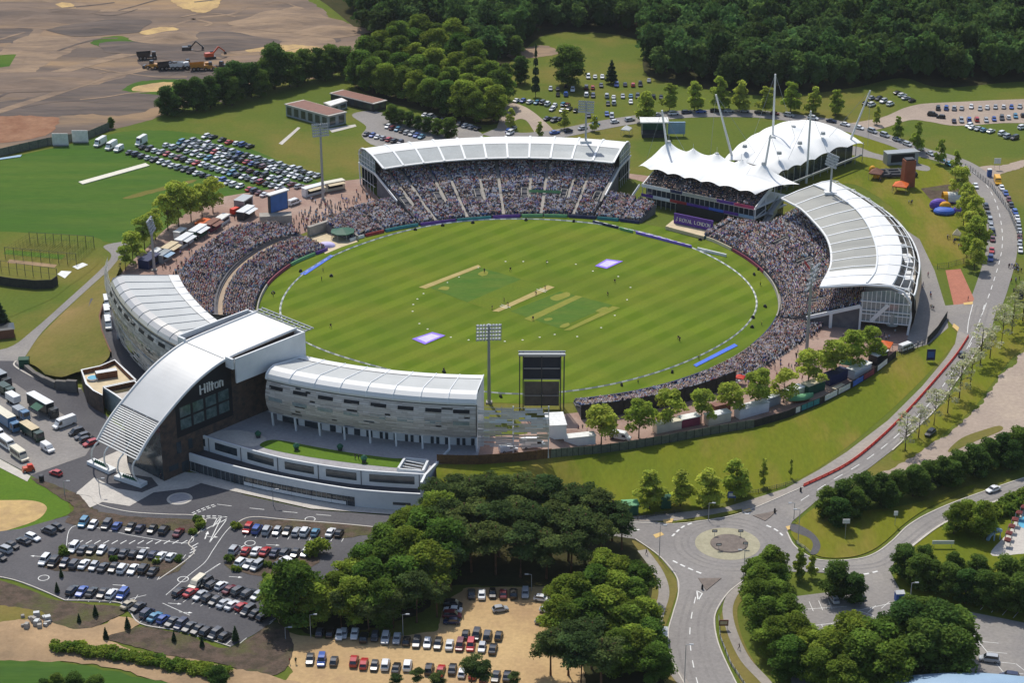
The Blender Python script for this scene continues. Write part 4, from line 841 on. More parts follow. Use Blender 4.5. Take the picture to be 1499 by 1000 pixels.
mb=MB();mb.strip3([arc(lambda a:117,TZ,p0-4,-95.3,36),arc(lambda a:pr(a)-.4 if a<p1 else 134,TZ,p0-4,-95.3,36)],0,True);mb.build('terrace','paving_grey',ho)
mb=MB();mb.strip3([arc(pr,4.4,p0,p1,30),arc(br,4.4,p0,p1,30)],0,True);mb.build('balcony_floor','steel_dark',ho)
mb=MB();mb.strip3([arc(lambda a:br(a)-.5,4.38,p0,p1,30),arc(lambda a:br(a)-.5,5.3,p0,p1,30),arc(br,5.3,p0,p1,30),arc(br,3.3,p0,p1,30)],0,True);mb.build('balcony_parapet','white_render',ho)
mb=MB();mb.strip3([arc(lambda a:br(a)-.02,3.3,p0,p1,30),arc(lambda a:br(a)-.02,0,p0,p1,30)],0,False);mb.build('podium_wall','white_render',ho)
W_=[-127.5,-125.2,-120.9,-116.2,-111.5,-106.8,-102.6]
for i in range(6):
 b0,b1=W_[i]+.25,W_[i+1]-.5
 if i==5:b1=-101.2
 mb=MB();mb.strip3([arc(lambda a:pr(a)+.08,z,b0+.4,b1-.2,6)for z in(TZ-.35,TZ-2.6)],0,False);mb.build('window','glass_dark',ho)
 mb=MB();mb.bar(PO(pr(b1+.3)+.1,b1+.3,4.5),PO(pr(b1+.3)+.1,b1+.3,TZ+.3),.18,.12);mb.build('downpipe','steel_dark',ho)
mb=MB();mb.strip3([arc(lambda a:br(a)+.06,z,p0+1,-107.1,24)for z in(3.0,.25)],0,False);g=mb.build('podium_glazing','glass_dark',ho)
for i in range(36):
 a=p0+1+i*.555;mb=MB();mb.bar(PO(br(a)+.12,a,.25),PO(br(a)+.12,a,3.0),.1 if i%4 else .3,.1);mb.build('mullion','steel_grey' if i%4 else 'steel_dark',g)
mb=MB();mb.strip3([arc(lambda a:br(a)+.2,z,-119.5,-108,18)for z in(1.5,.5)],0,False);mb.build('blind','white_render',g)
mb=MB();mb.strip3([arc(lambda a:br(a)+.05,z,-103.2,-101.4,3)for z in(2.5,1.7)],0,False);mb.build('window','glass_dark',ho)
q0,q1=PO(pr(p1),p1,0),PO(128,-99.0,0)
mb=MB();P_=[q0,PO(br(p1),p1,0),PO(br(p1),p1+.25,0),PO(pr(p1)+.2,p1+.25,0),q1+Vector((.6,0,0)),q1];mb.prism([p.xy for p in P_],0,TZ+.55,0);mb.build('end_wall','white_render',ho)
mb=MB()
for(r0,r1,b0,b1)in((136.4,142.9,-103.4,-103.15),(136.4,142.9,-100.75,-100.5),(136.2,136.6,-103.4,-100.5),(142.6,143.0,-103.4,-100.5)):mb.prism([PO(r0,b0).xy,PO(r1,b0).xy,PO(r1,b1).xy,PO(r0,b1).xy],TZ,TZ+1.1,0)
mb.prism([PO(136.7,-103.1).xy,PO(142.5,-103.1).xy,PO(142.5,-100.8).xy,PO(136.7,-100.8).xy],TZ-.02,TZ+.06,1)
st=mb.build('stair_well',['white_render','black_panel'],ho)
for k in range(3):mb=MB();mb.bar(PO(137.5+1.6*k,-103.0,TZ+.7),PO(138.6+1.6*k,-100.9,TZ+.8),.25,.2);mb.build('stair_beam','white_render',st)
def tpoly(name,px,z,m_,par=None):
 P=catmull([G(x,y,z)for x,y in px],True,4);mb=MB();mb.flat(P);return mb.build(name,m_,par)
tpoly('roof_lawn',[(380,652),(392,645),(412,645),(460,654),(520,664),(575,671),(592,672),(588,684),(560,683),(500,676),(440,667),(395,658)],TZ+.05,'grass_tee',ho)
tpoly('terrace_path',[(300,634),(352,630),(390,642),(372,654),(345,650),(318,642)],TZ+.03,'paving_pale',ho)
for x,y in((378,641),(434,659),(498,660),(533,677)):
 c=G(x,y,TZ);t_=empty('potted_shrub',c,{378:'dark round potted shrub on the pale paving of the podium terrace',434:'leftmost dark potted shrub on the podium roof lawn',498:'middle dark potted shrub at the back of the podium roof lawn',533:'rightmost dark potted shrub on the podium roof lawn'}[x],'potted shrub','potted shrubs on the podium')
 mb=MB();mb.cyl((c.x,c.y,TZ+.06),.55,.7,10,r2=.7);mb.build('pot','steel_dark',t_);mb=MB()
 mb.cyl((c.x,c.y,TZ+.76),.65,.6,9,r2=.95);mb.cyl((c.x,c.y,TZ+1.36),.95,.7,9,r2=.3);mb.build('foliage','green_paint',t_)
def spa(name,px,z0,z1,m_,mt,wall=.5):
 P=[G(x,y,z1)for x,y in px];n=len(P);c=sum(P,Vector())/n;mb=MB()
 inn=[c+(p-c)*(1-wall/(p-c).length*1.3)for p in P]
 for i in range(n):
  a,b,ia,ib=P[i],P[(i+1)%n],inn[i],inn[(i+1)%n]
  L0=lambda p:Vector((p.x,p.y,z0))
  mb.add([L0(a),L0(b),b,a],[(0,1,2,3),(3,2,1,0)][:1],0);mb.add([a,b,ib,ia],[(0,1,2,3)],1);mb.add([ia,ib,Vector((ib.x,ib.y,z1-1.4)),Vector((ia.x,ia.y,z1-1.4))],[(0,1,2,3)],2)
 mb.flat([Vector((p.x,p.y,z1-1.4))for p in inn],3)
 return mb.build(name,[m_,'white_render','timber',mt],ho)
spa('spa_terrace',[(118,541),(146,535),(168,526),(190,546),(200,556),(150,567),(150,579),(136,572),(125,562)],0,6.0,'timber_clad','beige')
spa('glass_block',[(151,567),(198,557),(216,574),(182,588),(166,577)],0,6.6,'glass_pale','paving_pale')
tpoly('roof_planting',[(158,569),(196,561),(204,567),(168,576)],5.3,'planting',ho)
mb=MB();c=G(136,556,4.6);mb.cyl((c.x,c.y,4.62),1.7,.7,18);mb.build('hot_tub_shell','white_render',ho);mb=MB();mb.cyl((c.x,c.y,5.25),1.45,.12,18);mb.build('hot_tub_water','pool',ho)
P_=[G(139,546,6.2),G(170,541,6.2),G(172,545,6.2),G(141,550,6.2)];mb=MB();mb.prism([p.xy for p in P_],4.6,6.8,0,1);mb.build('sauna_cabin',['timber','white_render'],ho)
P_=arc(lambda a:138.5,0,-160,-133,14);Q_=arc(lambda a:139.1,0,-160,-133,14)
mb=MB();mb.strip3([[p+Vector((0,0,6.6))for p in P_],[p+Vector((0,0,6.6))for p in Q_],[p+Vector((0,0,0))for p in Q_]],0,False);mb.strip3([[p+Vector((0,0,6.6))for p in P_],P_],0,True)
mb=MB();mb.strip3([arc(lambda a:ro_(a)-2,3.95,-176,-133,20),arc(lambda a:139,3.95,-176,-133,20)],0,True);struct(mb.build('service_yard','asphalt_dark'))
wl=[(150.5,446),(146,462),(149.6,483),(158,504),(163,515)]
A_=[G(x,y,5.6)for x,y in wl];mb=MB();mb.strip3([[p+Vector((-.35,0,0))for p in A_],[p+Vector((0.05,0,0))for p in A_],[p+Vector((.05,0,-5.6))for p in A_]],0,True);o=mb.build('retaining_wall','timber',org=A_[2]);T(o,'curved timber retaining wall between the dry grass bank and the hotel service yard','wall')
A_=[(178,385,2.6),(166,414,4.2),(152,440,5.4),(145.5,462,5.5),(149,483,5.5),(157.5,504,5.5),(160,522,5.0),(140,538,4.2),(112,545,3.0),(90,552,1.6),(66,548,.8)]
B_=[(172,381),(152,404),(128,424),(108,443),(86,464),(64,486),(50,502),(42,515),(38,522),(36,527),(40,532)]
ga=[G(x,y,z)for x,y,z in A_];gb=[G(x,y,.02)for x,y in B_];rows=[]
for k in range(9):
 u=k/8;rows.append([a.lerp(b,u)*1+Vector((0,0,.8*math.sin(math.pi*u)))for a,b in zip(catmull(ga,False,3),catmull(gb,False,3))])
mb=MB();mb.strip3(rows,0,False);struct(mb.build('grass_bank','grass_dry',smooth=True))
gw=empty('gabion_wall',G(80,560),'stepped grey block wall at the foot of the dry grass bank by the hotel drive','wall');pts=[(38,537),(52,549),(66,557),(82,564),(98,565),(113,566)]
for(a,b),h in zip(zip(pts,pts[1:]),(1.4,1.8,2.2,3.2,3.8)):mb=MB();mb.bar(G(*a,h/2),G(*b,h/2),1.2,h);mb.build('block_course','concrete_dark',gw)
cols=[(638,681.5),(655,681),(670,681),(700,680),(730,678),(760,676),(785,673),(806,670.5),(830,668),(855,666),(880,663.5)]
rows=[[]for _ in range(10)]
for x,yf in cols:
 h=hz(x);Pf=G(x,yf,max(h,0)+.03)
 for k in range(3):rows[k].append(Vector((Pf.x,Pf.y+16-8*k+(0 if k<2 else .6),max(h,.0)+.05)))
 for k in range(7):u=k/6;s=u*u*(3-2*u);rows[3+k].append(Vector((Pf.x+2*u,Pf.y-.4-24*u,(h)*(1-s)+.02)))
mb=MB();mb.strip3(rows[2:],0,True);struct(mb.build('grass_bank','grass_lawn',smooth=True));mb=MB();mb.strip3(rows[:3],0,True);mb.strip3([rows[0],[Vector((p.x,p.y,0))for p in rows[0]]],0,False);struct(mb.build('plaza_edge','paving_red'))
pv=empty('pavilion',Vector((78,690,0)),'pavilion with crowded balconies under a white peaked tent roof','pavilion')
FLp,FRp=Vector((47.8,693.1,0)),Vector((86.4,668.0,0));fu=(FRp-FLp).normalized();fv=Vector((-fu.y,fu.x,0));FLN=(FRp-FLp).length
def pvp(u,v,z):return FLp+fu*u+fv*v+Vector((0,0,z))
mb=MB()
for z in(3.6,7.3):mb.prism([pvp(0,-.3,0).xy,pvp(FLN,-.3,0).xy,pvp(FLN+3,20,0).xy,pvp(3,22,0).xy],z-.35,z,0)
mb.build('floor_slab','white_render',pv)
for z0,z1 in((0,3.25),(3.6,6.95)):
 mb=MB();mb.prism([pvp(.5,2.2,0).xy,pvp(FLN-.5,2.2,0).xy,pvp(FLN+2,19.5,0).xy,pvp(3.5,21,0).xy],z0,z1,0);f=mb.build('glass_storey','glass_dark',pv)
 for i in range(24):u=.3+i*(FLN-.6)/23;mb=MB();mb.bar(pvp(u,-.1,z0),pvp(u,-.1,z1),.22,.22);mb.build('mullion','steel_grey',f)
for z,seg in((7.3,((0,12,'white_render'),(12,17,'board_navy'),(17,31,'steel_grey'),(31,38,'board_purple'),(38,FLN,'board_pink'))),(3.6,((0,5,'board_purple'),(5,12,'white_render'),(12,19,'board_red'),(19,28,'board_purple'),(28,34,'board_blue'),(34,40,'board_purple'),(40,FLN,'pale_blue')))):
 for u0,u1,m_ in seg:
  mb=MB();mb.bar(pvp(u0+.05,-.55,z+.5),pvp(u1-.05,-.55,z+.5),.12,1.1);mb.build('balcony_panel',m_,pv)
mb=MB();NB=12
for k in range(NB):
 v0,v1=1+k*1.05,1+(k+1)*1.05;z=7.3+.36*(k+1)
 mb.add([pvp(.2,v0,z-.36),pvp(FLN-.2,v0,z-.36),pvp(FLN-.2,v0,z),pvp(.2,v0,z),pvp(FLN-.2,v1,z),pvp(.2,v1,z)],[(0,1,2,3),(3,2,4,5)],0)
 u=.8
 while u<FLN-.6:
  if rng.random()<.72 and abs(u%9-4.5)>.5:CROWD.append((pvp(u,v0+.5,z),math.degrees(math.atan2(-fv.y,-fv.x))+rng.uniform(-30,30),rng.random()<.15,5))
  u+=.62
mb.build('balcony_terrace','concrete_dark',pv)
mb=MB();mb.add([pvp(FLN,0,7.3),pvp(FLN,14,11.9),pvp(FLN,14,10.5),pvp(FLN,0,6.2)],[(0,1,2,3),(3,2,1,0)][:1],0);mb.bar(pvp(FLN+.2,0,7.9),pvp(FLN+.2,14,12.6),.25,.5)
mb.bar(pvp(FLN+.3,-.2,0),pvp(FLN+.3,-.2,7.5),.4,.4);mb.bar(pvp(FLN+.3,8,0),pvp(FLN+.3,8,9.5),.35,.35);mb.bar(pvp(FLN+.3,15,0),pvp(FLN+.3,15,12),.35,.35);mb.bar(pvp(FLN+.3,0,3.9),pvp(FLN+.3,15,5.6),.3,.3);mb.build('side_frame','steel_white',pv)
for k in range(2):
 mb=MB();a=pvp(FLN+3.0,2+k*5,.3+3.2*k);b=pvp(FLN+3.0,10+k*5,3.8+3.2*k);mb.bar(a,b,2.2,.3);mb.bar(a+Vector((0,0,1))+fu*1.1,b+Vector((0,0,1))+fu*1.1,.1,1.0);mb.bar(a+Vector((0,0,1))-fu*1.1,b+Vector((0,0,1))-fu*1.1,.1,1.0);mb.build('side_stair','steel_grey',pv)
mb=MB();mb.bar(pvp(.2,0,7.9),pvp(.2,14,12.6),.25,.5);mb.bar(pvp(-2.5,-8,1),pvp(-1,0,7.5),.3,.9);mb.build('side_frame','steel_white',pv)
mb=MB();mb.bar(pvp(15.5,-1.4,1.9),pvp(34.5,-1.4,1.9),.3,3.9);mb.build('sight_screen','black_panel',pv)
for i in range(6):u=4+i*7.6;mb=MB();mb.tube([pvp(u,11,7.3),pvp(u,11,13)],.16,6);mb.build('tent_prop','steel_grey',pv)
def tent(name,La,Lb,nu,nv,zfun,par,cones):
 ra,rb_=catmull(La,False,nu//(len(La)-1)),catmull(Lb,False,nu//(len(Lb)-1));n=min(len(ra),len(rb_));rows=[]
 for i in range(n):
  row=[]
  for j in range(nv+1):
   p=ra[i].lerp(rb_[i],j/nv);u=i/(n-1);v=j/nv;z=zfun(u,v,p)
   for c,h,w in cones:d=(p.xy-c.xy).length;z+=h*math.exp(-d/w)
   row.append(Vector((p.x,p.y,z)))
  rows.append(row)
 mb=MB();mb.strip3(rows,0,True);return mb.build(name,'membrane',par,smooth=True)
c1=[Vector((58.6,711.7,0)),Vector((67.2,705.0,0)),Vector((75.6,701.0,0)),Vector((83.8,693.0,0)),Vector((91.3,687.8,0))]
h1=[6.0,4.6,4.6,4.6,5.6]
def z1(u,v,p):
 sc_=abs(math.sin(u*math.pi*7));edge=(1-v)**4*.9*(sc_-.4)
 return 11.9+edge+.8*math.sin(math.pi*min(1,v))-.6*v**3
t1=tent('tent_roof',[Vector((46.6,701.6,0)),Vector((59,691.5,0)),Vector((72.5,681.5,0)),Vector((86.6,671.0,0))],[Vector((62.5,719.5,0)),Vector((72,713,0)),Vector((84,703,0)),Vector((104,682.5,0))],60,30,z1,pv,[(c,h,4.2)for c,h in zip(c1,h1)])
mb=MB()
for c,h in zip(c1,h1):mb.cyl((c.x,c.y,12.3+h-.4),.9,.9,14,r2=.75)
for i,(c,h)in enumerate(zip(c1,h1)):
 mb=MB();mb.cyl((c.x,c.y,12.2+h*.86),1.0,1.2,14,r2=.7);mb.tube([(c.x,c.y,13+h),(c.x,c.y,15+h)],.06,5);mb.build('vent_cap','roof_grey',t1)
nt_=empty('tented_hall',Vector((108,735,0)),'large hall under a white billowing tent roof behind the pavilion','pavilion')
La=[Vector((80.5,721,0)),Vector((88,738,0)),Vector((97.5,754,0)),Vector((108,766,0)),Vector((120.4,772,0))]
Lb=[Vector((98.8,703.6,0)),Vector((106,711,0)),Vector((115,720.5,0)),Vector((125.5,733,0)),Vector((137.5,742,0))]
def z2(u,v,p):
 sc_=abs(math.sin(u*math.pi*6));e=(v**6*.9+(1-v)**6*.5)*(sc_-.5)
 return 8.4+4.2*math.sin(math.pi*min(1,max(0,v)))**.8*(.35+.65*min(1,4*u,5*(1-u)))+e-.8*(abs(2*u-1))**4
c2=[Vector((88,719.0,0)),Vector((100,729,0)),Vector((109.5,743.0,0)),Vector((100,708+3,0)),Vector((109.3,723,0)),Vector((119.8,735,0))]
t2=tent('tent_roof',La,Lb,48,24,z2,nt_,[(c,2.2,3.0)for c in c2])
for c in c2:
 mb=MB();mb.cyl((c.x,c.y,13.6),1.0,1.1,12,r2=.8);mb.build('vent_cap','roof_grey',t2)
inset=lambda L_,q,k:[p.lerp(q,k)for p in L_]
cc=Vector((108,737,0));ring=inset(La,cc,.16)+inset(Lb,cc,.16)[::-1]
mb=MB();mb.prism([p.xy for p in ring],0,7.6,0);mb.build('hall_wall','glass_dark',nt_)
for i in range(13):
 k=i/12;p=catmull(inset(Lb,cc,.02),False,6)[int(k*24)];mb=MB();mb.tube([(p.x,p.y,0),(p.x,p.y,8.2)],.14,6);mb.build('prop','steel_grey',nt_)
mb=MB();mb.bar((101,701,4.4),(136,738,4.4),.5,.7);mb.build('balcony_edge','steel_grey',nt_)
def zsolve(px,py,y):
 lo,hi=0.0,120.0
 for _ in range(50):
  m=(lo+hi)/2
  if G(px,py,m).y>y:lo=m
  else:hi=m
 return G(px,py,lo)
for nm,base,top in(('first',Vector((58.6,711.7,12)),(969,161)),('second',Vector((84,722.5,8)),(1048,138)),('third',Vector((101,738,8)),(1135,108)),('fourth',G(1180,268),(1187,162)),('fifth',G(1232,237),(1274,132)),('sixth',Vector((91.3,687.8,12)),(1128,197))):
 tp=zsolve(*top,base.y);d=(tp-base);mb=MB();mb.tube([base+d*k for k in(0,.3,.6,1)],.5,8,r1=.34);o=mb.build('tent_mast','roof_white',org=base)
 T(o,{'first':'leaning white mast rising from the left peak of the pavilion tent','second':'left leaning white mast at the near left corner of the tented hall','third':'tallest upright white mast behind the tented hall','fourth':'upright white mast standing on the ground right of the tented hall','fifth':'white mast leaning outward at the far right end of the tented hall','sixth':'short grey mast between the two tent roofs'}[nm],'mast','masts of the tent roofs')
 for k in(-1,1):
  mb=MB();e=base+Vector((k*9,-4,0));e.z=10 if base.z>1 else 8;mb.tube([tp,e],.06,4);mb.build('cable','steel_grey',o)
sg0,sg1=G(986.5,326,1.4),G(1043.5,338,1.4);du=(sg1-sg0).normalized();dn=Vector((du.y,-du.x,0))
mb=MB();mb.bar(sg0+Vector((0,0,1.9)),sg1+Vector((0,0,1.9)),.4,3.8);sgn=mb.build('sponsor_sign','board_purple',org=(sg0+sg1)/2);T(sgn,'wide purple sign with white lettering below the pavilion balconies','sign')
mb=MB();L0=(sg1-sg0).length;hh=(L0-1.5)/letters('( ROYAL LONDON',lambda u,v:Vector((u,0,v)),1.0,MB())
tot=letters('( ROYAL LONDON',lambda u,v:sg0+du*(.8+u)+dn*.3+Vector((0,0,1.2+v)),hh,mb,.19,.12);mb.build('lettering','paint_white',sgn)
P_=[G(974,336),G(985,327),G(1040,340),G(1030,351)];mb=MB();mb.prism([p.xy for p in P_],0,1.3,0);o=mb.build('low_deck','beige',org=P_[0]);T(o,'beige flat deck in front of the purple sign','deck')
vb=empty('scoreboard',Vector((8.6,518,0)),'tall black framed video board seen from behind beside the hotel wing','scoreboard')
v0,v1=Vector((2.2,518.6,0)),Vector((14.9,518.6,0))
for x in(2.2,3.2,13.9,14.9):
 for y in(517.6,519.6):mb=MB();mb.bar((x,y,0),(x,y,17.6),.3,.3);mb.build('column','steel_dark',vb)
mb=MB();mb.box((8.55,519.0,9.6),(10.6,1.6,7.4));mb.build('screen_back','screen_black',vb)
for z in(9.8,13.2,16.9):mb=MB();mb.bar((3.4,518.0,z),(13.7,518.0,z),.2,.25);mb.build('cross_rail','steel_grey',vb)
mb=MB();mb.bar((8.5,517.95,.5),(8.5,517.95,17),.3,.3);mb.build('spine','steel_dark',vb)
mb=MB();mb.bar((1.8,517.4,17.75),(15.3,517.4,17.75),.3,.3);mb.bar((1.8,519.8,17.75),(15.3,519.8,17.75),.3,.3);mb.box((8.55,518.6,17.3),(13.2,2.6,.2));mb.build('top_walkway','steel_grey',vb)
for x in(5.9,11.1):
 mb=MB();mb.box((x,518.9,1.0),(4.9,.3,7.6));mb.build('lower_panel','lattice_panel',vb)
mb=MB();mb.bar((3.0,518.0,4.6),(14.2,518.0,4.6),.15,.2);mb.build('cross_rail','steel_grey',vb)
bs=empty('video_screen',G(405,330),'blue video screen with a white cap on a grey block behind the west bank','video screen')
c=G(404,328);mb=MB();mb.box((c.x,c.y,0),(11.5,4.2,3.8),R(8));mb.build('base_block','concrete',bs)
sa,sb2=G(390.5,328)+Vector((1,1.2,0)),G(421,318)+Vector((0,0,0));sd_=(sb2-sa).normalized();sn=Vector((sd_.y,-sd_.x,0))
mb=MB();mb.bar(sa+Vector((0,0,7.0)),sb2+Vector((0,0,7.0)),1.2,7.0);mb.build('cabinet','steel_dark',bs)
mb=MB();a,b=sa+sn*.66+sd_*.3,sb2+sn*.66-sd_*.3;mb.add([a+Vector((0,0,3.9)),b+Vector((0,0,3.9)),b+Vector((0,0,10.1)),a+Vector((0,0,10.1))],[(0,1,2,3)],0);mb.build('display','blue_screen',bs)
mb=MB();mb.bar(sa+Vector((0,0,10.7))-sd_*.4,sb2+Vector((0,0,10.7))+sd_*.4,2.6,.4);mb.build('cap','roof_white',bs)
def floodlight(px,py,top,wpx,hpx,face,label,base_z=0.0,edge=False):
 b=G(px,py,base_z);tp=zsolve(top[0],top[1],b.y);z=tp.z;f=empty('floodlight',b,label,'floodlight','floodlight masts')
 hw=wpx*mpp(px,py)/2;hh_=hpx*mpp(px,py)/.93
 mb=MB();mb.tube([b,b+Vector((0,0,(z-base_z)*.5)),Vector((b.x,b.y,z+hh_*.45))],.55,10,r1=.34);mb.build('mast','steel_grey',f)
 if base_z<1:mb=MB();mb.box((b.x,b.y,0),(1.8,1.8,.5));mb.build('footing','concrete',f)
 d=Vector((math.cos(R(face)),math.sin(R(face)),0));s=Vector((-d.y,d.x,0));tl=Vector((d.x*-.25,d.y*-.25,1));bs_=Vector((b.x,b.y,z-hh_*.5))+d*.5
 mb=MB();nr_,nc=5,8
 for r in range(nr_):q=bs_+tl*(hh_*(r+.3)/nr_);mb.bar(q-s*hw,q+s*hw,.12,.12)
 for k in(-1,-.33,.33,1):mb.bar(bs_+s*hw*k,bs_+s*hw*k+tl*hh_,.12,.12)
 fr=mb.build('lamp_frame','steel_grey',f)
 for r in range(nr_):
  for k in range(nc):
   q=bs_+tl*(hh_*(r+.3)/nr_)+s*hw*(2*(k+.5)/nc-1)+Vector((0,0,.25));mb=MB()
   mb.tube([q-d*.25,q+d*.15,q+d*.4],.26,8,r1=.46);mb.build('lamp','silver',fr)
floodlight(473,292,(471,190),24,18,-70,'tall floodlight mast left of the long grandstand by the food vans')
floodlight(226,396,(230,330),26,20,-5,'floodlight mast at the far left end of the hotel wing')
floodlight(716,590,(715,487),36,28,95,'floodlight mast between the hotel wing and the black video board')
floodlight(1180,527,(1182,405),30,40,150,'tall floodlight mast standing among the people on the plaza')
b1_,b2_=PO(118,77),PO(124.5,27.5)
x1,y1=868,213
for(r,a,zb,top,lab,face)in((119.5,78,15.6,(868,156),'floodlight mast rising through the roof of the long grandstand',-100),(123.6,28.4,15.6,(1220,235),'floodlight mast rising through the roof of the curved east grandstand',-150)):
 b=PO(r,a,zb);u_=b;pxb=None
 f=empty('floodlight',b,lab,'floodlight','floodlight masts');tp=zsolve(*top,b.y);z=tp.z;hw,hh_=3.0,4.6
 mb=MB();mb.tube([b,Vector((b.x,b.y,z+2))],.42,10,r1=.3);mb.build('mast','steel_grey',f);mb=MB();mb.box((b.x,b.y,zb-.2),(4.2,2.6,.9));mb.build('collar','roof_white',f)
 d=Vector((math.cos(R(face)),math.sin(R(face)),0));s=Vector((-d.y,d.x,0));tl=Vector((d.x*-.25,d.y*-.25,1));bs_=Vector((b.x,b.y,z-hh_*.5))+d*.5;mb=MB()
 for r_ in range(5):q=bs_+tl*(hh_*(r_+.3)/5);mb.bar(q-s*hw,q+s*hw,.12,.12)
 fr=mb.build('lamp_frame','steel_grey',f)
 for r_ in range(5):
  for k in range(8):
   q=bs_+tl*(hh_*(r_+.3)/5)+s*hw*(2*(k+.5)/8-1)+Vector((0,0,.25));mb=MB();mb.tube([q-d*.25,q+d*.15,q+d*.4],.26,8,r1=.44);mb.build('lamp','silver',fr)
PALS={}
base_pal=[((34,40,62),13),((60,64,76),11),((98,102,114),11),((222,222,222),17),((184,194,214),12),((104,124,172),10),((150,60,62),4),((204,160,158),6),((84,110,96),3),((196,178,150),7),((132,104,156),4),((150,146,146),9),((124,168,186),3)]
PALS[0]=PALS[1]=PALS[2]=PALS[4]=base_pal
PALS[3]=base_pal+[((150,44,54),5),((176,70,84),3)]
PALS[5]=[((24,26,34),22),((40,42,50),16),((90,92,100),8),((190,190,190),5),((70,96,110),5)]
def shirt(p):
 tot=sum(w for _,w in PALS[p]);x=rng.random()*tot
 for c,w in PALS[p]:
  x-=w
  if x<=0:return srgb(*c)
 return srgb(*PALS[p][0][0])
SKIN=[srgb(214,176,156),srgb(200,160,140),srgb(178,138,116),srgb(112,82,66)];HAIR=[srgb(232,232,230),srgb(60,64,84),srgb(60,48,40),srgb(90,72,56),srgb(40,34,32),srgb(150,140,130),srgb(224,222,216),srgb(196,178,140)]
def bx(cx,cy,z0,z1,w0,d0,w1,d1):return[(cx-d0,cy-w0,z0),(cx+d0,cy-w0,z0),(cx+d0,cy+w0,z0),(cx-d0,cy+w0,z0),(cx-d1,cy-w1,z1),(cx+d1,cy-w1,z1),(cx+d1,cy+w1,z1),(cx-d1,cy+w1,z1)]
FQ=[(4,5,6,7),(0,1,5,4),(1,2,6,5),(2,3,7,6),(3,0,4,7)]
def crowd_mesh(people,name,label,group,loc):
 sit=np.array(bx(.0,0,.42,1.0,.2,.13,.24,.11)+bx(.24,0,.38,.54,.18,.26,.17,.26)+bx(.02,0,1.02,1.28,.09,.1,.08,.1)+bx(.46,0,0,.4,.17,.08,.17,.08))
 std=np.array(bx(.0,0,.8,1.42,.2,.12,.24,.12)+bx(0,0,0,.8,.16,.13,.19,.14)+bx(.02,0,1.46,1.72,.09,.1,.08,.1)+bx(.12,0,.95,1.25,.27,.06,.25,.06))
 fq=np.array([tuple(i+8*k for i in f)for k in range(4)for f in FQ]);V,Cc=[],[]
 for(p,ang,st,pal)in people:
  a=R(ang);t=std if st else sit;sc_=rng.uniform(.9,1.06);co_,si_=math.cos(a)*sc_,math.sin(a)*sc_
  v=np.empty((32,3));v[:,0]=t[:,0]*co_-t[:,1]*si_+p.x;v[:,1]=t[:,0]*si_+t[:,1]*co_+p.y;v[:,2]=t[:,2]*sc_+p.z;V.append(v)
  s=s if V[1:]and rng.random()<.28 else shirt(pal);l=rng.choice([srgb(40,44,60),srgb(60,60,66),srgb(120,110,96),srgb(54,70,110),rng.choice(SKIN)]);h=rng.choice(HAIR);sk=rng.choice(SKIN)
  c=[s]*5+[l]*5+[h]+[sk]*4+([l]*5 if not st else[rng.choice((s,sk))]*5);Cc+=c
 n=len(people);Q=(fq[None]+(np.arange(n)*32)[:,None,None]).reshape(-1,4);V=np.concatenate(V)-np.array(loc)
 o=link(name,np_mesh(name,V,Q,['crowd_cloth'],np.array(Cc,dtype=np.float32)));o.location=loc
 return T(o,label,'crowd',group,'stuff')
objcol('crowd_cloth',0.9,0.0,True,0.2)
secs={'north':[],'west':[],'east':[],'balcony':[],'plaza':[],'south':[]}
for q in CROWD:
 a=math.degrees(math.atan2(q[0].y-CY,q[0].x-CX))
 secs['balcony' if q[3]==5 else 'plaza' if q[3]==4 else 'south' if-85<a<-45 else 'east' if-30<a<58 else 'north' if a<142 and a>0 else 'west'].append(q)
for k,lab,loc in(('north','seated crowd filling the long grandstand at the far side of the field',(3,690,0)),('west','seated crowd with many red tops filling the open west bank',(-95,620,0)),('east','seated crowd filling the curved east stand and the bank below the pavilion',(98,620,0)),('balcony','dark mass of spectators on the upper balcony under the pavilion tent',(68,685,7)),('plaza','standing crowd packed along the boundary beside the red plaza',(70,555,0)),('south','spectators filling the low stand with the dark back wall',(45,525,0))):
 if secs[k]:crowd_mesh(secs[k],'crowd',lab,'spectator crowds',loc)
mat('skin_tone',srgb(196,148,124),0.7);mat('hair_dark',srgb(62,50,42),0.8);mat('trousers',srgb(48,52,66),0.85);mat('shoes',srgb(36,34,34),0.8);objcol('shirt',0.85,0.0,False,0.2);mat('kit_dark',srgb(28,34,52),0.85)
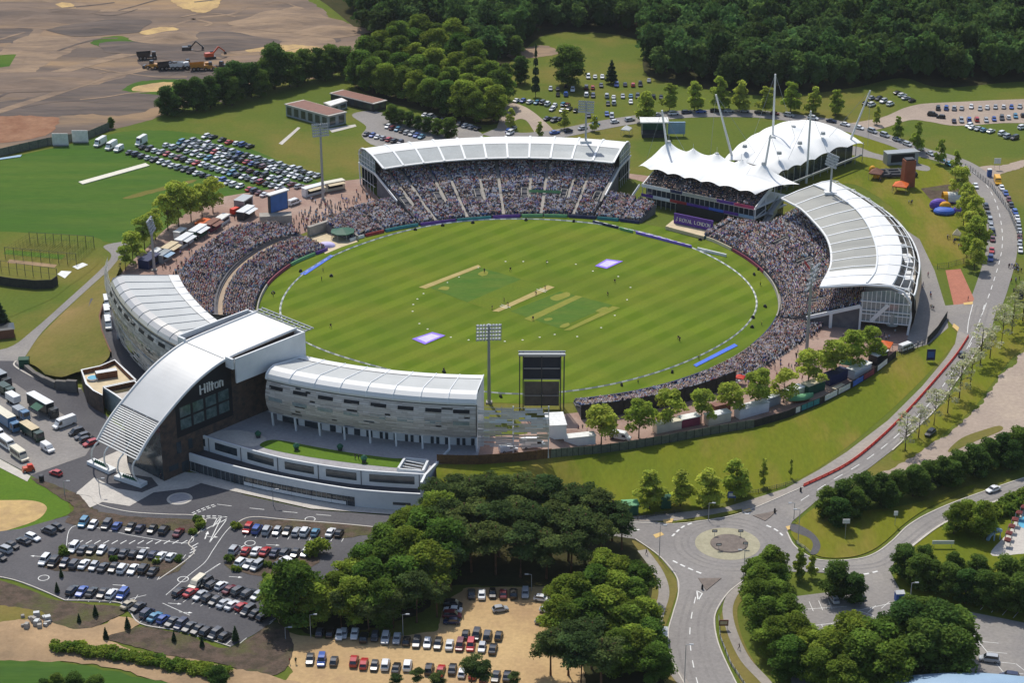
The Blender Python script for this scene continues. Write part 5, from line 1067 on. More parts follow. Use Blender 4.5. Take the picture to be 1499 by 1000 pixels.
def body(name,pose,kit=False):
 st,fw,arm={'stand':(.09,0,.1),'walk':(.09,.26,.2),'ready':(.2,.06,.3),'bat':(.18,.1,.45)}[pose];lean=.14 if pose in('ready','bat')else 0;dz=-.12 if lean else 0
 V=[(0,0,.92+dz),(lean*.4,0,1.15+dz),(lean,0,1.38+dz),(lean+.02,0,1.50+dz),(lean+.05,0,1.60+dz),(lean+.05,0,1.72+dz)];r=[.15,.14,.15,.06,.10,.08];E_=[(0,1),(1,2),(2,3),(3,4),(4,5)]
 for s in(-1,1):
  f=fw*s;o=len(V);V+=[(0.0,s*st,.86+dz),(f*.6+(lean*.8),s*(st+.02),.48+dz*.4),(f*1.1,s*(st+.03),.09),(f*1.1+.17,s*(st+.05),.05)];r+=[.10,.075,.05,.045];E_+=[(0,o),(o,o+1),(o+1,o+2),(o+2,o+3)]
  o=len(V);V+=[(lean,s*.20,1.40+dz),(lean-f*.5+arm*.3,s*.26,1.13+dz),(lean-f*.8+arm,s*(.25 if pose!='bat' else .1),.92+dz),(lean-f*.8+arm+.04,s*(.25 if pose!='bat' else .08),.82+dz)];r+=[.07,.05,.04,.04];E_+=[(2,o),(o,o+1),(o+1,o+2),(o+2,o+3)]
 me=bpy.data.meshes.new(name);me.from_pydata(V,E_,[]);ob=bpy.data.objects.new(name,me);COL.objects.link(ob)
 ob.modifiers.new('Skin','SKIN');
 for i,q in enumerate(me.skin_vertices[0].data):q.radius=(r[i],r[i]);q.use_root=(i==0)
 sbm=ob.modifiers.new('Sub','SUBSURF');sbm.levels=1;sbm.render_levels=1
 dg=bpy.context.evaluated_depsgraph_get();nm=bpy.data.meshes.new_from_object(ob.evaluated_get(dg));bpy.data.objects.remove(ob);nm.name=name
 nm.materials.clear()
 for m in(['kit_dark']*2 if kit else['shirt','trousers'])+['skin_tone','hair_dark','shoes']:nm.materials.append(MATS[m])
 for p in nm.polygons:
  x,y,z=p.center;z-=dz*(1 if z>.5 else .4)
  p.material_index=4 if z<.1 else 1 if z<.95 and abs(y)<.3*1 and not(z<.95 and abs(y)>.2 and z>.75)else 3 if z>1.62 else 2 if z>1.47 or(z<.98 and abs(y)>.16)or(abs(y)>.21 and z<1.15)else 0
  p.use_smooth=True
 return nm
BOD={(p,k):body('person',p,k)for p in('stand','walk','ready','bat')for k in((False,True)if p in('stand','ready','bat')else(False,))}
BOD[('walk',True)]=BOD[('stand',True)]
NPEOPLE=0
def person(px,py,pose,col,label,group,rz=None,kit=False,z=0.1,at=None,name='person'):
 global NPEOPLE;NPEOPLE+=1
 o=link(name,BOD[(pose,kit)]);o.location=at if at is not None else G(px,py,z);o.rotation_euler=(0,0,rng.uniform(0,6.28)if rz is None else rz);s=rng.uniform(.94,1.06);o.scale=(s,s,s)
 o.color=(*col,1);return T(o,label,'person',group)
DK=srgb(30,36,54)
for x,y,pose,lab in((709,399,'stand','fielder in dark kit near the far end of the disused left pitch'),(747,397,'ready','fielder in dark kit standing right of the left pitch square'),(800,386,'ready','fielder in dark kit standing nearest the long grandstand'),(900,414,'ready','fielder in dark kit on the outfield below the right violet mat'),(890,433,'ready','fielder in dark kit right of the pitch, nearer the hotel'),(798,424,'stand','umpire standing at the far end of the pale pitch'),(785,432,'bat','batsman at the far part of the pale pitch'),(738,442,'stand','player left of the middle of the pale pitch'),(744,448,'bat','batsman crouching at the near end of the pale pitch'),(720,453,'ready','wicketkeeper crouching behind the near end of the pale pitch'),(780,469,'ready','fielder in dark kit beside the worn strip of the right square'),(993,497,'ready','fielder in dark kit near the boundary by the plaza'),(995,500,'stand','second figure beside the fielder near the boundary by the plaza'),(650,545,'ready','fielder in dark kit nearest the hotel wing roof'),(484,480,'ready','fielder in dark kit by the rope near the hotel tower'),(471,411,'stand','fielder in dark kit by the blue strip mat of the west bank')):
 person(x,y,pose,DK,lab,'cricketers on the field',kit=True)
for x,y,lab in((400,434,'steward in yellow vest at the boundary of the west bank'),(473,397,'steward in yellow vest beside the narrow blue strip mat'),(934,561,'steward in yellow vest by the boundary before the low stand'),(1023,526,'steward in yellow vest at the near end of the wide blue mat'),(1113,418,'steward in yellow vest by the boundary below the east stand'),(1115,476,'steward in yellow vest by the boundary near the plaza'),(1251,442,'steward in yellow vest at the end of the east stand')):
 person(x,y,'stand',srgb(214,214,50),lab,'stewards in yellow vests',z=.1 if x<1250 else 8.2)
CNAME=[('white',(210,210,208)),('navy',(36,42,66)),('black',(34,34,38)),('light blue',(150,172,204)),('red',(160,50,50)),('grey',(120,122,126)),('blue',(70,96,160)),('pink',(204,150,156)),('beige',(190,172,140))]
def inpoly(x,y,P):
 c=False;n=len(P)
 for i in range(n):
  (x1,y1),(x2,y2)=P[i],P[(i+1)%n]
  if(y1>y)!=(y2>y)and x<(x2-x1)*(y-y1)/(y2-y1)+x1:c=not c
 return c
def scatter_people(poly,n,place,group,bias=None,zf=lambda x,y:.12):
 xs,ys=[p[0]for p in poly],[p[1]for p in poly];k=0;t=0
 while k<n and t<9000:
  t+=1;x,y=rng.uniform(min(xs),max(xs)),rng.uniform(min(ys),max(ys))
  if not inpoly(x,y,poly)or(bias and rng.random()>bias(x,y)):continue
  m=rng.choice((1,1,2,3))
  for _ in range(min(m,n-k)):
   c,rgb=CNAME[min(8,int(rng.expovariate(.35)))]if rng.random()<.8 else rng.choice(CNAME)
   xx,yy=x+rng.uniform(-4,4),y+rng.uniform(-2,2)
   person(xx,yy,rng.choice(('stand','walk','walk')),tuple(v*rng.uniform(.8,1.1)for v in srgb(*rgb)),f'spectator in a {c} top {place}',f'spectators in {c} tops {place}',z=zf(xx,yy));k+=1
scatter_people([(1088,562),(1120,520),(1180,482),(1235,478),(1240,510),(1190,552),(1130,580),(1095,580)],88,'on the red paved plaza',None,lambda x,y:max(.1,1-((x-1110)*.5+(y-500)*1.2-20)/90)if x<1190 else .5)
scatter_people([(1196,478),(1255,462),(1318,486),(1300,500),(1240,486)],16,'in the shade under the east stand',None)
scatter_people([(432,305),(470,298),(520,300),(540,316),(500,335),(470,330),(440,322)],44,'on the concourse left of the long grandstand',None)
scatter_people([(236,395),(262,372),(300,340),(340,318),(350,324),(300,352),(266,390),(258,398)],30,'walking past the food stalls',None)
scatter_people([(1000,640),(880,645),(830,620),(838,606),(850,640)],6,'on the path behind the low stand',None)
scatter_people([(1335,408),(1372,400),(1385,440),(1360,470),(1345,440)],10,'on the grey path behind the east stand',None)
scatter_people([(1275,250),(1330,270),(1380,330),(1420,370),(1385,360),(1300,290)],24,'on the family lawn by the inflatables',None)
scatter_people([(1478,385),(1492,385),(1496,430),(1480,432)],26,'queueing at the roadside beside the parked cars',None)
for x,y,lab,z in((520,672,'left one of two people in dark clothes on the podium roof lawn',TZ+.1),(525,673,'right one of two people in dark clothes on the podium roof lawn',TZ+.1),(211,685,'left person in dark clothes at the hotel entrance',.2),(217,686,'right person in dark clothes at the hotel entrance',.2),(236,702,'person in dark blue standing on the pale forecourt',.2),(1082,951,'person in dark clothes walking on the footpath by the bottom trees',.2),(946,812,'person walking on the footpath below the roundabout',.2),(1417,440,'person in dark clothes at the foot of the red ramp',.2),(263,888,'person by the van in the hotel car park',.2),(424,972,'person in red standing by the bottom car park gate',.2),(433,972,'person in green standing by the bottom car park gate',.2),(1374,600,'person by the blossom trees',.2)):
 if 'van in the hotel' in lab or 'blossom' in lab:continue
 person(x,y,'walk' if 'walk' in lab else 'stand',srgb(150,50,50)if 'red st' in lab else srgb(40,90,60)if 'green' in lab else srgb(34,40,60),lab,None,z=z)
objcol('car_paint',0.28,0.8,False,0.5);objcol('car_paint_far',0.3,0.6,True,0.5)
mat('car_glass',srgb(36,42,48),0.08,spec=0.9);mat('tyre',srgb(26,26,27),0.8);mat('car_trim',srgb(40,40,42),0.6);mat('lamp_red',srgb(150,20,20),0.3);mat('lamp_clear',srgb(220,222,224),0.15,spec=.9);mat('wheel_rim',srgb(150,152,154),0.3,metal=.8)
CT={'hatchback':(3.95,1.72,1.50,.98,.42,-1.30,-1.86,.92),'saloon':(4.55,1.80,1.44,1.05,.40,-1.00,-1.62,.92),'estate':(4.6,1.8,1.5,1.15,.52,-1.75,-2.20,.93),'off-roader':(4.5,1.9,1.78,1.15,.62,-1.75,-2.15,1.10),'people carrier':(4.6,1.86,1.82,1.35,.62,-1.85,-2.2,1.06)}
def car_parts(t):
 L_,W,H,bx0,rx0,rx1,bx1,belt=CT[t];h=L_/2;w=W/2;body,pane=MB(),{}
 st=[(h,.80,.34,.58),(h-.12,.92,.28,.70),(h-.55,.98,.25,.80),(bx0+.1,1.0,.25,belt-.03),(0,1.0,.25,belt),(-h+.9,1.0,.25,belt+.02),(-h+.25,.96,.27,belt-(.02 if t!='saloon' else .0)),(-h,.86,.34,belt-.12)]
 rings=[]
 for x,k,z0,z1 in st:ww=w*k;rings.append([(x,-ww*.92,z0),(x,-ww,z0+.18),(x,-ww,z1-.14),(x,-ww*.86,z1),(x,ww*.86,z1),(x,ww,z1-.14),(x,ww,z0+.18),(x,ww*.92,z0)])
 for a,b in zip(rings,rings[1:]):body.add(a+b,[(i,i+1,9+i,8+i)[::-1]for i in range(7)],0)
 body.add(rings[0],[tuple(range(8))[::-1]][:1],0);body.add(rings[-1],[tuple(range(8))],0)
 rw,bw=w*.74,w*.88;zb,zt_=belt-.02,H
 c0=[(bx0,-bw*.95,zb),(bx0,bw*.95,zb),(bx1,bw*.95,zb),(bx1,-bw*.95,zb)];c1=[(rx0,-rw,zt_-.05),(rx0,rw,zt_-.05),(rx1,rw,zt_-.04),(rx1,-rw,zt_-.04)]
 m0=[(0,-bw,zb),(0,bw,zb)];m1=[(-.3,-rw-.03,zt_),(-.3,rw+.03,zt_)]
 vs=c0+c1+m0+m1
 body.add(vs,[(0,1,5,4),(2,3,7,6),(4,5,11,10),(10,11,6,7),(1,9,11,5),(9,2,6,11),(3,8,10,7),(8,0,4,10)],0)
 def quad(p,q,r_,s,nrm,k0=.08,k1=.9):
  p,q,r_,s=(Vector(v)for v in(p,q,r_,s));n=Vector(nrm).normalized()*.015
  a=p.lerp(s,k0);b=q.lerp(r_,k0);c=q.lerp(r_,k1);d=p.lerp(s,k1);m=(a+b)/2;mt=(c+d)/2
  return[a.lerp(m,.06)+n,b.lerp(m,.06)+n,c.lerp(mt,.06)+n,d.lerp(mt,.06)+n]
 pane['windscreen']=quad(c0[0],c0[1],c1[1],c1[0],(zt_-zb,0,bx0-rx0));pane['rear_window']=quad(c0[2],c0[3],c1[3],c1[2],(-(zt_-zb),0,rx1-bx1),.12,.88)
 for s in(-1,1):
  q=[Vector((bx0-.18,s*bw*.965,zb+.05)),Vector((bx1+.2,s*bw*.965,zb+.05)),Vector((rx1+.02,s*(rw+.03),zt_-.13)),Vector((rx0-.04,s*(rw+.03),zt_-.13))]
  if s>0:q=q[::-1]
  pane['side_window'+('' if s<0 else '_')]=[v+Vector((0,s*.03,.008))for v in q]
 lights=MB()
 for s in(-1,1):
  body.add([(h-.04,s*w*.5,.58),(h-.1,s*w*.82,.60),(h-.16,s*w*.82,.72),(h-.09,s*w*.5,.70)][::s],[(0,1,2,3)],2);body.add([(-h-.01,s*w*.52,.62),(-h+.02,s*w*.82,.62),(-h+.04,s*w*.82,.84),(-h-.0,s*w*.52,.80)][::-s],[(0,1,2,3)],3)
  body.add([(bx0-.25,s*(w-.02),zb),(bx0-.45,s*(w-.02),zb),(bx0-.45,s*(w+.14),zb+.06),(bx0-.25,s*(w+.14),zb+.06),(bx0-.4,s*(w+.06),zb+.17)],[(0,1,2,3),(0,3,4),(3,2,4),(2,1,4)],1)
 body.add([(h+.005,-w*.45,.36),(h+.005,w*.45,.36),(h-.03,w*.45,.52),(h-.03,-w*.45,.52)],[(0,1,2,3)],1)
 return body,pane
def wheel_mb(side):
 m=MB();r,wd,n=.32,.22,12
 for y,rr,mi in((0,r,0),):
  vs=[(r*math.cos(2*math.pi*k/n),-wd/2,r*math.sin(2*math.pi*k/n))for k in range(n)]+[(r*math.cos(2*math.pi*k/n),wd/2,r*math.sin(2*math.pi*k/n))for k in range(n)]
  m.add(vs,[(k,(k+1)%n,n+(k+1)%n,n+k)[::-1]for k in range(n)]+[tuple(range(n)),tuple(range(n,2*n))[::-1]],0)
 y=side*(wd/2+.012);m.add([(.2*math.cos(2*math.pi*k/8),y,.2*math.sin(2*math.pi*k/8))for k in range(8)],[tuple(range(8))[::-side]],1)
 return m
PROT,FAR={},{}
def mk_mesh(mb,name,mats):o=mb.build(name,mats);me=o.data;bpy.data.objects.remove(o);return me
WH={s:mk_mesh(wheel_mb(s),'wheel',['tyre','wheel_rim'])for s in(-1,1)}
for t in CT:
 b,p=car_parts(t);PROT[t]=(mk_mesh(b,'body',['car_paint','car_trim','lamp_clear','lamp_red']),{k:mk_mesh(MB().add(v,[(0,1,2,3)]),k.rstrip('_'),['car_glass'])for k,v in p.items()})
 f,p=car_parts(t)
 for k,v in p.items():f.add(v,[(0,1,2,3)],4)
 L_,W=CT[t][:2]
 for sx in(-1,1):
  for sy in(-1,1):w_=wheel_mb(sy);f.add([(v[0]+sx*L_*.31,v[1]+sy*(W/2-.1),v[2]+.32)for v in w_.v],w_.f,5)
 FAR[t]=f
 FAR[t+'_m']=mk_mesh(f,'car',['car_paint','car_trim','lamp_clear','lamp_red','car_glass','tyre'])
CC={'k':('black',(22,23,26)),'g':('dark grey',(62,65,70)),'s':('silver',(168,172,176)),'w':('white',(226,227,227)),'n':('navy',(30,40,70)),'b':('blue',(50,88,165)),'t':('teal blue',(70,130,160)),'r':('red',(178,36,36)),'m':('maroon',(100,28,38)),'c':('beige',(178,166,140))}
RANDC='kkkgggsssssswwwwwwnnbbtrm'
CARS=[]
def row(place,pts,axis,cols=None,types=None,jit=True):
 cols=cols or ''.join(rng.choice(RANDC)for _ in pts);n=len(pts);cnt={}
 tot={c:cols.count(c)for c in set(cols)}
 for i,((x,y),c)in enumerate(zip(pts,cols)):
  t=types[i]if types and types[i]else rng.choice(('hatchback','hatchback','saloon','estate','off-roader','people carrier','saloon'))
  a=axis(i)if callable(axis)else axis;p=G(x,y);q=G(x+a[0]*.2,y+a[1]*.2);rz=math.atan2(q.y-p.y,q.x-p.x)+(math.pi if rng.random()<.45 and jit else 0)+rng.uniform(-.04,.04)
  k=cnt.get(c,0);cnt[c]=k+1
  cn=CC[c][0];L_=len([1 for q in cols if q==c])
  lab=f'{cn} {t} {place}' if n==1 else f'only {cn} car {place}' if L_==1 else(('left' if k==0 else 'right')+f' {cn} car of two {place}' if L_==2 else f'{from_end(k, L_)} {cn} car {place}')
  if len(lab.split())>16:print('LONG',lab)
  CARS.append((p,rz,t,c,lab,place))
def line(x0,y0,x1,y1,n):return[(x0+(x1-x0)*i/(n-1),y0+(y1-y0)*i/(n-1))for i in range(n)]
Z3=lambda L_,ox=0,oy=667:[(x/3+ox,y/3+oy)for x,y in L_]
row('in the hotel car park row nearest the roundel',Z3([(368,305),(410,315),(470,315),(515,320),(575,325),(617,330),(670,335),(722,338),(785,349)]),(13,-15),'twgbknkkm')
row('in the far left row of the hotel car park',Z3([(0,458),(20,425),(55,407),(105,386),(145,370),(215,341),(255,326)]),(18,7),'kskkwgk')
row('in the back row beside the planted hotel bed',Z3([(325,416),(365,424),(403,427),(448,427),(500,434),(545,440),(588,444),(625,447),(675,447),(708,453),(752,456)]),(13,-15),'wgkwggksnww')
row('in the front row beside the planted hotel bed',Z3([(197,471),(237,480),(285,484),(330,488),(370,488),(413,497),(455,501),(500,503),(540,508),(585,511),(632,509),(673,519)]),(13,-15),'wkngwsgkwwkk',['people carrier','off-roader']+[None]*8+['off-roader',None])
row('in the short row along the brown bed',Z3([(318,603),(360,608),(403,611),(452,616),(492,618),(540,620)]),(12,-13),'kbkkwb')
row('at the gate of the brown bed',Z3([(565,666),(607,678)]),(17,-11),'ck')
row('in the bottom row of the hotel car park',Z3([(647,705),(680,720),(718,730),(757,743),(796,754),(832,766),(870,776),(910,786),(947,796),(988,806)]),(17,-13),'ntbgngkkgk')
row('in the row behind the tall beige van',Z3([(903,568),(935,578),(973,583),(1010,600),(1050,607),(1090,616),(1130,628)]),(18,-12),'kkwmggs')
row('in the row left of the wood',Z3([(790,611),(838,613),(880,626),(915,638),(945,651),(985,661),(1020,669),(1062,676),(1090,693),(1125,704),(1160,718)]),(18,-12),'krskgswrgkk')
row('in the row nearest the podium',Z3([(1090,332),(1130,335),(1173,340),(1217,343),(1262,341),(1303,345),(1340,346),(1385,348),(1452,348),(1490,351)]),(10,-15),'rbsskswtwk')
row('in the second row from the podium',Z3([(1030,426),(1080,431),(1125,431),(1165,432),(1208,437),(1252,436),(1297,441),(1342,438)]),(12,-15),'srwrngkw',['people carrier']+[None]*7)
row('in the small cluster by the wood',Z3([(1060,481),(1095,488),(1130,496),(1222,498),(1258,476)]),lambda i:(15,-12)if i<3 else(14,10),'wssgw')
row('waiting on the hotel drive by the barrier',[(82,696)],(10,3),'r')
row('in the lorry park beside the white van',[(112,636),(120.5,642),(127.6,646.5),(133,652)],(22,-7),'kgkr',['people carrier','estate','estate','estate'])
row('in the top row of the gravel car park',[(690.3,873),(705.3,874),(721,873),(736.7,873),(751.7,873),(769,872)],(0,-18),'gwkmks')
row('along the left edge of the gravel car park',[(663,889),(663,897),(662,905),(661,914)],(22,1),'kwmn')
row('driving across the gravel car park',[(732.3,895.5)],(26,-4),'s')
row('in the middle row of the lower gravel car park',[(468,930),(483,931),(497,934)]+Z3([(10,795),(58,795),(98,812),(147,806),(193,816),(243,816),(285,826),(330,831),(377,836),(424,839),(474,843),(520,846),(567,846),(617,855),(665,861)],500),(4,-19),'gkwswkgsskgwkwmrsk')
row('in the short row beside the gravel island',Z3([(545,797),(592,800),(641,803),(690,803)],500),(5,-17),'kkgk')
row('in the bottom row of the gravel car park',[(454,969),(471,971),(489,972)]+Z3([(55,916),(98,926),(145,936),(193,931),(240,946),(290,934),(385,950),(435,956),(487,950),(530,966),(578,971),(625,986),(677,984),(727,981)],500),(4,-18),'gbgrrgwkwkrkwrmkk')
row('under the trees right of the gravel car park',Z3([(880,640),(905,690),(885,742)],500),(20,3),'wws')
row('in the small car park among the bottom right trees',[(1220.7,881),(1255,881)],lambda i:(14,19)if i==0 else(18,-6),'wk')
row('driving past the hedge on the right',[(1453.5,720)],(24,-8),'w')
row('in the bottom right corner car park',[(1447.5,969),(1477,995)],(30,4),'sn')
row('driving along the road beside the red barriers',[(1408,521.5)],(10,-14),'g')
row('parked on the grass under the blossom trees',[(1361.5,637)],(16,-12),'k')
Z1=lambda L_:[(x/3,y/3)for x,y in L_]
PX=(15,-6)
PL_='on the practice ground'
row('in the front row on the practice ground',line(190.5,225,351.5,275,19),PX)
row('in the short front row near the big screen',line(366,279,388,287,4),PX,'rnmw')
row('in the second row on the practice ground',line(210,217.5,417,279,25),PX)
row('in the third row on the practice ground',line(244,214.5,438,275,20),PX)
row('in the fourth row on the practice ground',line(265,210.5,451,265.5,24),PX)
row('in the farthest long row on the practice ground',line(284,207.5,465,259.5,20),PX)
row('in the pair at the top of the practice ground',Z1([(905,604),(937,607)]),PX)
row('in the short top row on the practice ground',Z1([(975,620),(1007,630),(1040,636),(1067,641),(1098,648)]),PX,'krwbk')
Z2=lambda L_:[(x/3+500,y/3)for x,y in L_]
row('in the row left of the wooded clump',line(623,170,699,190,10),(11,-5),'wsgkrmkwsk')
row('in the shrub row behind the long grandstand',line(568,187,617,202,8),(11,-6))
row('in the kerb row behind the long grandstand',line(537,198,586,210,7),(11,-6))
V_=(0,-10)
row('at the top of the woodland car park',Z2([(1083,342),(1113,342),(1145,342)]),V_,'www')
row('in the second row of the woodland car park',Z2([(1075,390),(1103,390),(1140,380),(1208,378),(1245,376),(1280,378),(1312,376),(1350,358)]),V_)
row('beside the dark conifer in the woodland car park',Z2([(918,395),(950,395),(985,384),(985,420),(950,420),(1015,400)]),V_)
row('in the third row of the woodland car park',Z2([(1075,422),(1105,425),(1165,427),(1195,432),(1235,428),(1270,427),(1300,428),(1370,432),(1403,433)]),V_)
row('in the left row of the woodland car park',Z2([(770,446),(796,448),(827,453),(857,456),(885,456)]),(9,-5))
row('in the middle cluster of the woodland car park',Z2([(905,462),(935,470),(925,484),(975,463),(993,466),(970,490),(1000,482),(1030,491)]),(8,-6))
row('in the lower cluster of the woodland car park',Z2([(1170,461),(1196,458),(1270,453),(1085,512),(1112,522),(1165,506),(1187,516)]),V_)
row('at the bend below the woodland car park',Z2([(905,526),(935,534),(960,530)]),(10,-4))
row('in the gap behind the long grandstand',Z2([(735,580),(755,570),(740,590)]),(8,-5))
def roadrow(place,pts,cols=None):
 def ax(i):a,b=pts[max(0,i-1)],pts[min(len(pts)-1,i+1)];return((b[0]-a[0]),(b[1]-a[1]))
 row(place,pts,ax,cols,jit=False)
roadrow('in the road queue behind the long grandstand',[(812,196),(832,193),(853,189.5),(872,184),(900,180),(922,177),(943,173.5),(962,170)])
roadrow('in the queue on the road behind the tented hall',[(986,168),(1005,166),(1026,165),(1047,164),(1067,164),(1090,164),(1112,166),(1134,168),(1155,170.5),(1190,175),(1217,179),(1237,184)])
roadrow('in the roadside line above the family lawn',[(1258,189),(1277,194),(1295,200),(1312,206),(1328,213),(1346,219),(1362,227),(1377,235),(1389,242)])
Z5=lambda L_:[(x/5+1299,y/5+120)for x,y in L_]
row('in the back row of the upper gravel car park',Z5([(370,200),(430,200),(488,202),(543,200),(613,190),(677,204),(730,194),(790,193),(850,191),(907,193),(968,188)]),(2,-11))
row('in the front row of the upper gravel car park',Z5([(487,294),(540,291),(597,287),(653,286),(722,288),(780,281),(837,273),(885,268),(937,259),(990,253)]),(-3,-11))
row('at the left end of the upper gravel car park',Z5([(330,247),(390,264)]),(14,1),'kk')
row('on the grass below the upper gravel car park',Z5([(597,326),(622,341),(665,352),(705,362),(757,369)]),(10,-4),'wwstw')
row('in the trio on the grass at the top right',Z5([(840,386),(880,409),(930,419)]),(11,-4),'wsk')
row('on the grass at the top right edge',Z5([(985,342)]),(12,-3),'w')
row('in the group of four on the lawn under the forest',Z5([(75,87),(108,104),(135,126),(180,144)]),(12,-3),'kwsk')
row('in the cluster on the lawn by the white mast',[(1276,145),(1286,146),(1293,150),(1303,154),(1276,155),(1267,153)],(10,-4),'skswwk')
Z6=lambda L_:[(x/3.847+1199,y/3.847+200)for x,y in L_]
roadrow('in the kerb line on the right of the east road',Z6([(1028,298),(1050,327),(1068,363),(1082,396),(1103,434),(1115,467),(1122,502),(1127,540),(1130,575),(1130,610),(1133,650)]),'wbmkbwssmsw')
roadrow('in the kerb line on the left of the east road',Z6([(880,285),(940,402),(952,446),(962,482),(968,514),(977,549),(977,588),(972,650),(965,696)]),'wkgsskmrb')
CARS.sort(key=lambda c:c[0].y)
LABS={}
def far_stuff(cars):
 Vs,Fs,mi,cols,o=[],{3:[],4:[],5:[],8:[],12:[]},[],[],0
 V,F,M,Cl=[],[],[],[]
 for p,rz,t,c,lab,pl in cars:
  f=FAR[t];co_,si_=math.cos(rz),math.sin(rz);base=len(V)
  V+=[(v[0]*co_-v[1]*si_+p.x,v[0]*si_+v[1]*co_+p.y,v[2]+p.z)for v in f.v]
  for q,m in zip(f.f,f.m):F.append(tuple(i+base for i in q));M.append(m);Cl.append(srgb(*CC[c][1]))
 me=bpy.data.meshes.new('parked_cars');me.from_pydata(V,[],F)
 for m in('car_paint_far','car_trim','lamp_clear','lamp_red','car_glass','tyre'):me.materials.append(MATS[m])
 me.polygons.foreach_set('material_index',M);a=me.attributes.new('Col','FLOAT_COLOR','FACE');arr=np.ones((len(F),4),dtype=np.float32);arr[:,:3]=np.array(Cl);a.data.foreach_set('color',arr.ravel());me.update()
 T(link('parked_cars',me),'farthest rows of parked cars on the grass and verges beyond the stadium','cars',None,'stuff')
NEAR,ALL=165,300
for i,(p,rz,t,c,lab,pl)in enumerate(CARS[:ALL]):
 rgb=srgb(*CC[c][1]);k=rng.uniform(.85,1.1);rgb=(*[v*k for v in rgb],1);z=.14
 LABS[lab]=LABS.get(lab,0)+1
 grp='cars parked '+pl if len([1 for q in CARS if q[5]==pl])>1 else None
 if i<NEAR:
  o=empty('car',p+Vector((0,0,z)),lab,'car',grp,rz);bd=link('body',PROT[t][0],o);bd.color=rgb
  for n_,me in PROT[t][1].items():link(n_.rstrip('_'),me,o)
  L_,W=CT[t][:2]
  for sx in(-1,1):
   for sy in(-1,1):w_=link('wheel',WH[sy],o);w_.location=(sx*L_*.31,sy*(W/2-.1),.32)
 else:
  o=link('car',FAR[t+'_m']);o.location=p+Vector((0,0,.13));o.rotation_euler=(0,0,rz);o.color=rgb;T(o,lab,'car',grp)
if len(CARS)>ALL:far_stuff([(p+Vector((0,0,.13)),rz,t,c,lab,pl)for p,rz,t,c,lab,pl in CARS[ALL:]])
leafmat('leaf_broad',srgb(82,114,50),srgb(142,158,64),.48);leafmat('leaf_dark',srgb(72,102,52),srgb(112,134,60),.45);leafmat('leaf_pine',srgb(74,98,58),srgb(104,118,66),0.42);leafmat('leaf_young',srgb(148,168,70),srgb(186,194,88),0.5);leafmat('leaf_blossom',srgb(196,196,166),srgb(176,180,134),0.5);leafmat('leaf_forest',srgb(66,96,58),srgb(84,112,60),0.42);leafmat('leaf_conifer',srgb(58,80,54),srgb(70,90,58),0.3)
mat('bark',srgb(96,82,68),0.95,srgb(70,60,52),1.5,4);mat('bark_pine',srgb(120,88,66),0.95,srgb(84,66,54),1.2,4)
def leaves(cl,n,size,out=.55,up=.6,vary=.3,flat=.0):
 """leaf sprays on and inside a set of lobes (centre, radii); returns quads and their tone"""
 cl=[(np.array(c),np.array(r),t)for c,r,t in cl];wts=np.array([r[0]*r[1]+r[0]*r[2]for c,r,t in cl]);wts=wts/wts.sum()
 k=nr.choice(len(cl),n,p=wts);d=nr.normal(size=(n,3));d/=np.linalg.norm(d,axis=1)[:,None];d[:,2]=np.where(d[:,2]<-.35,-d[:,2],d[:,2])
 rad=.66+.56*nr.random(n)**.8
 C0=np.array([cl[i][0]for i in k]);R0=np.array([cl[i][1]for i in k]);t0=np.array([cl[i][2]for i in k]);P=C0+d*R0*rad[:,None]
 nrm=d*out+nr.normal(size=(n,3))*.55+np.array([0,0,up]);nrm/=np.linalg.norm(nrm,axis=1)[:,None]
 a=np.cross(nrm,nr.normal(size=(n,3)));a/=np.linalg.norm(a,axis=1)[:,None];b=np.cross(nrm,a)
 s=size*(.55+.9*nr.random(n))[:,None];e=(.5+.5*nr.random(n))[:,None]
 bend=nrm*s*.18
 V=np.stack([P-a*s*.5-b*s*e*.28-bend,P+a*s*.1-b*s*e*.5,P+a*s*.55+b*s*e*.12-bend,P-a*s*.1+b*s*e*.5],1).reshape(-1,3)
 tone=t0*(1-vary/2+vary*nr.random(n));col=np.stack([tone*(.92+.16*nr.random(n)),tone,tone*(.85+.2*nr.random(n))],1)
 return V,col
def core(cl,k=.8):
 V,Q=[],[]
 for c,r,t in cl:
  o=len(V);n,m=8,5
  for j in range(m):
   ph=math.pi*(j+.5)/m-math.pi/2
   for i in range(n):th=2*math.pi*i/n+j*.4;q=k*(.88+.24*rng.random());V.append((c[0]+r[0]*q*math.cos(ph)*math.cos(th),c[1]+r[1]*q*math.cos(ph)*math.sin(th),c[2]+r[2]*q*math.sin(ph)))
  for j in range(m-1):
   for i in range(n):Q.append((o+j*n+i,o+j*n+(i+1)%n,o+(j+1)*n+(i+1)%n,o+(j+1)*n+i))
 return np.array(V),np.array(Q)
def crown_mesh(name,cl,n,size,leaf,withcore=.66,**kw):
 V,col=leaves(cl,n,size,**kw);Q=np.arange(len(V)).reshape(-1,4)
 if withcore:
  cv,cq=core(cl,withcore);Q=np.concatenate([Q,cq+len(V)]);V=np.concatenate([V,cv]);col=np.concatenate([col,np.full((len(cq),3),.85)])
 return np_mesh(name,V,Q,[leaf],col.astype(np.float32))
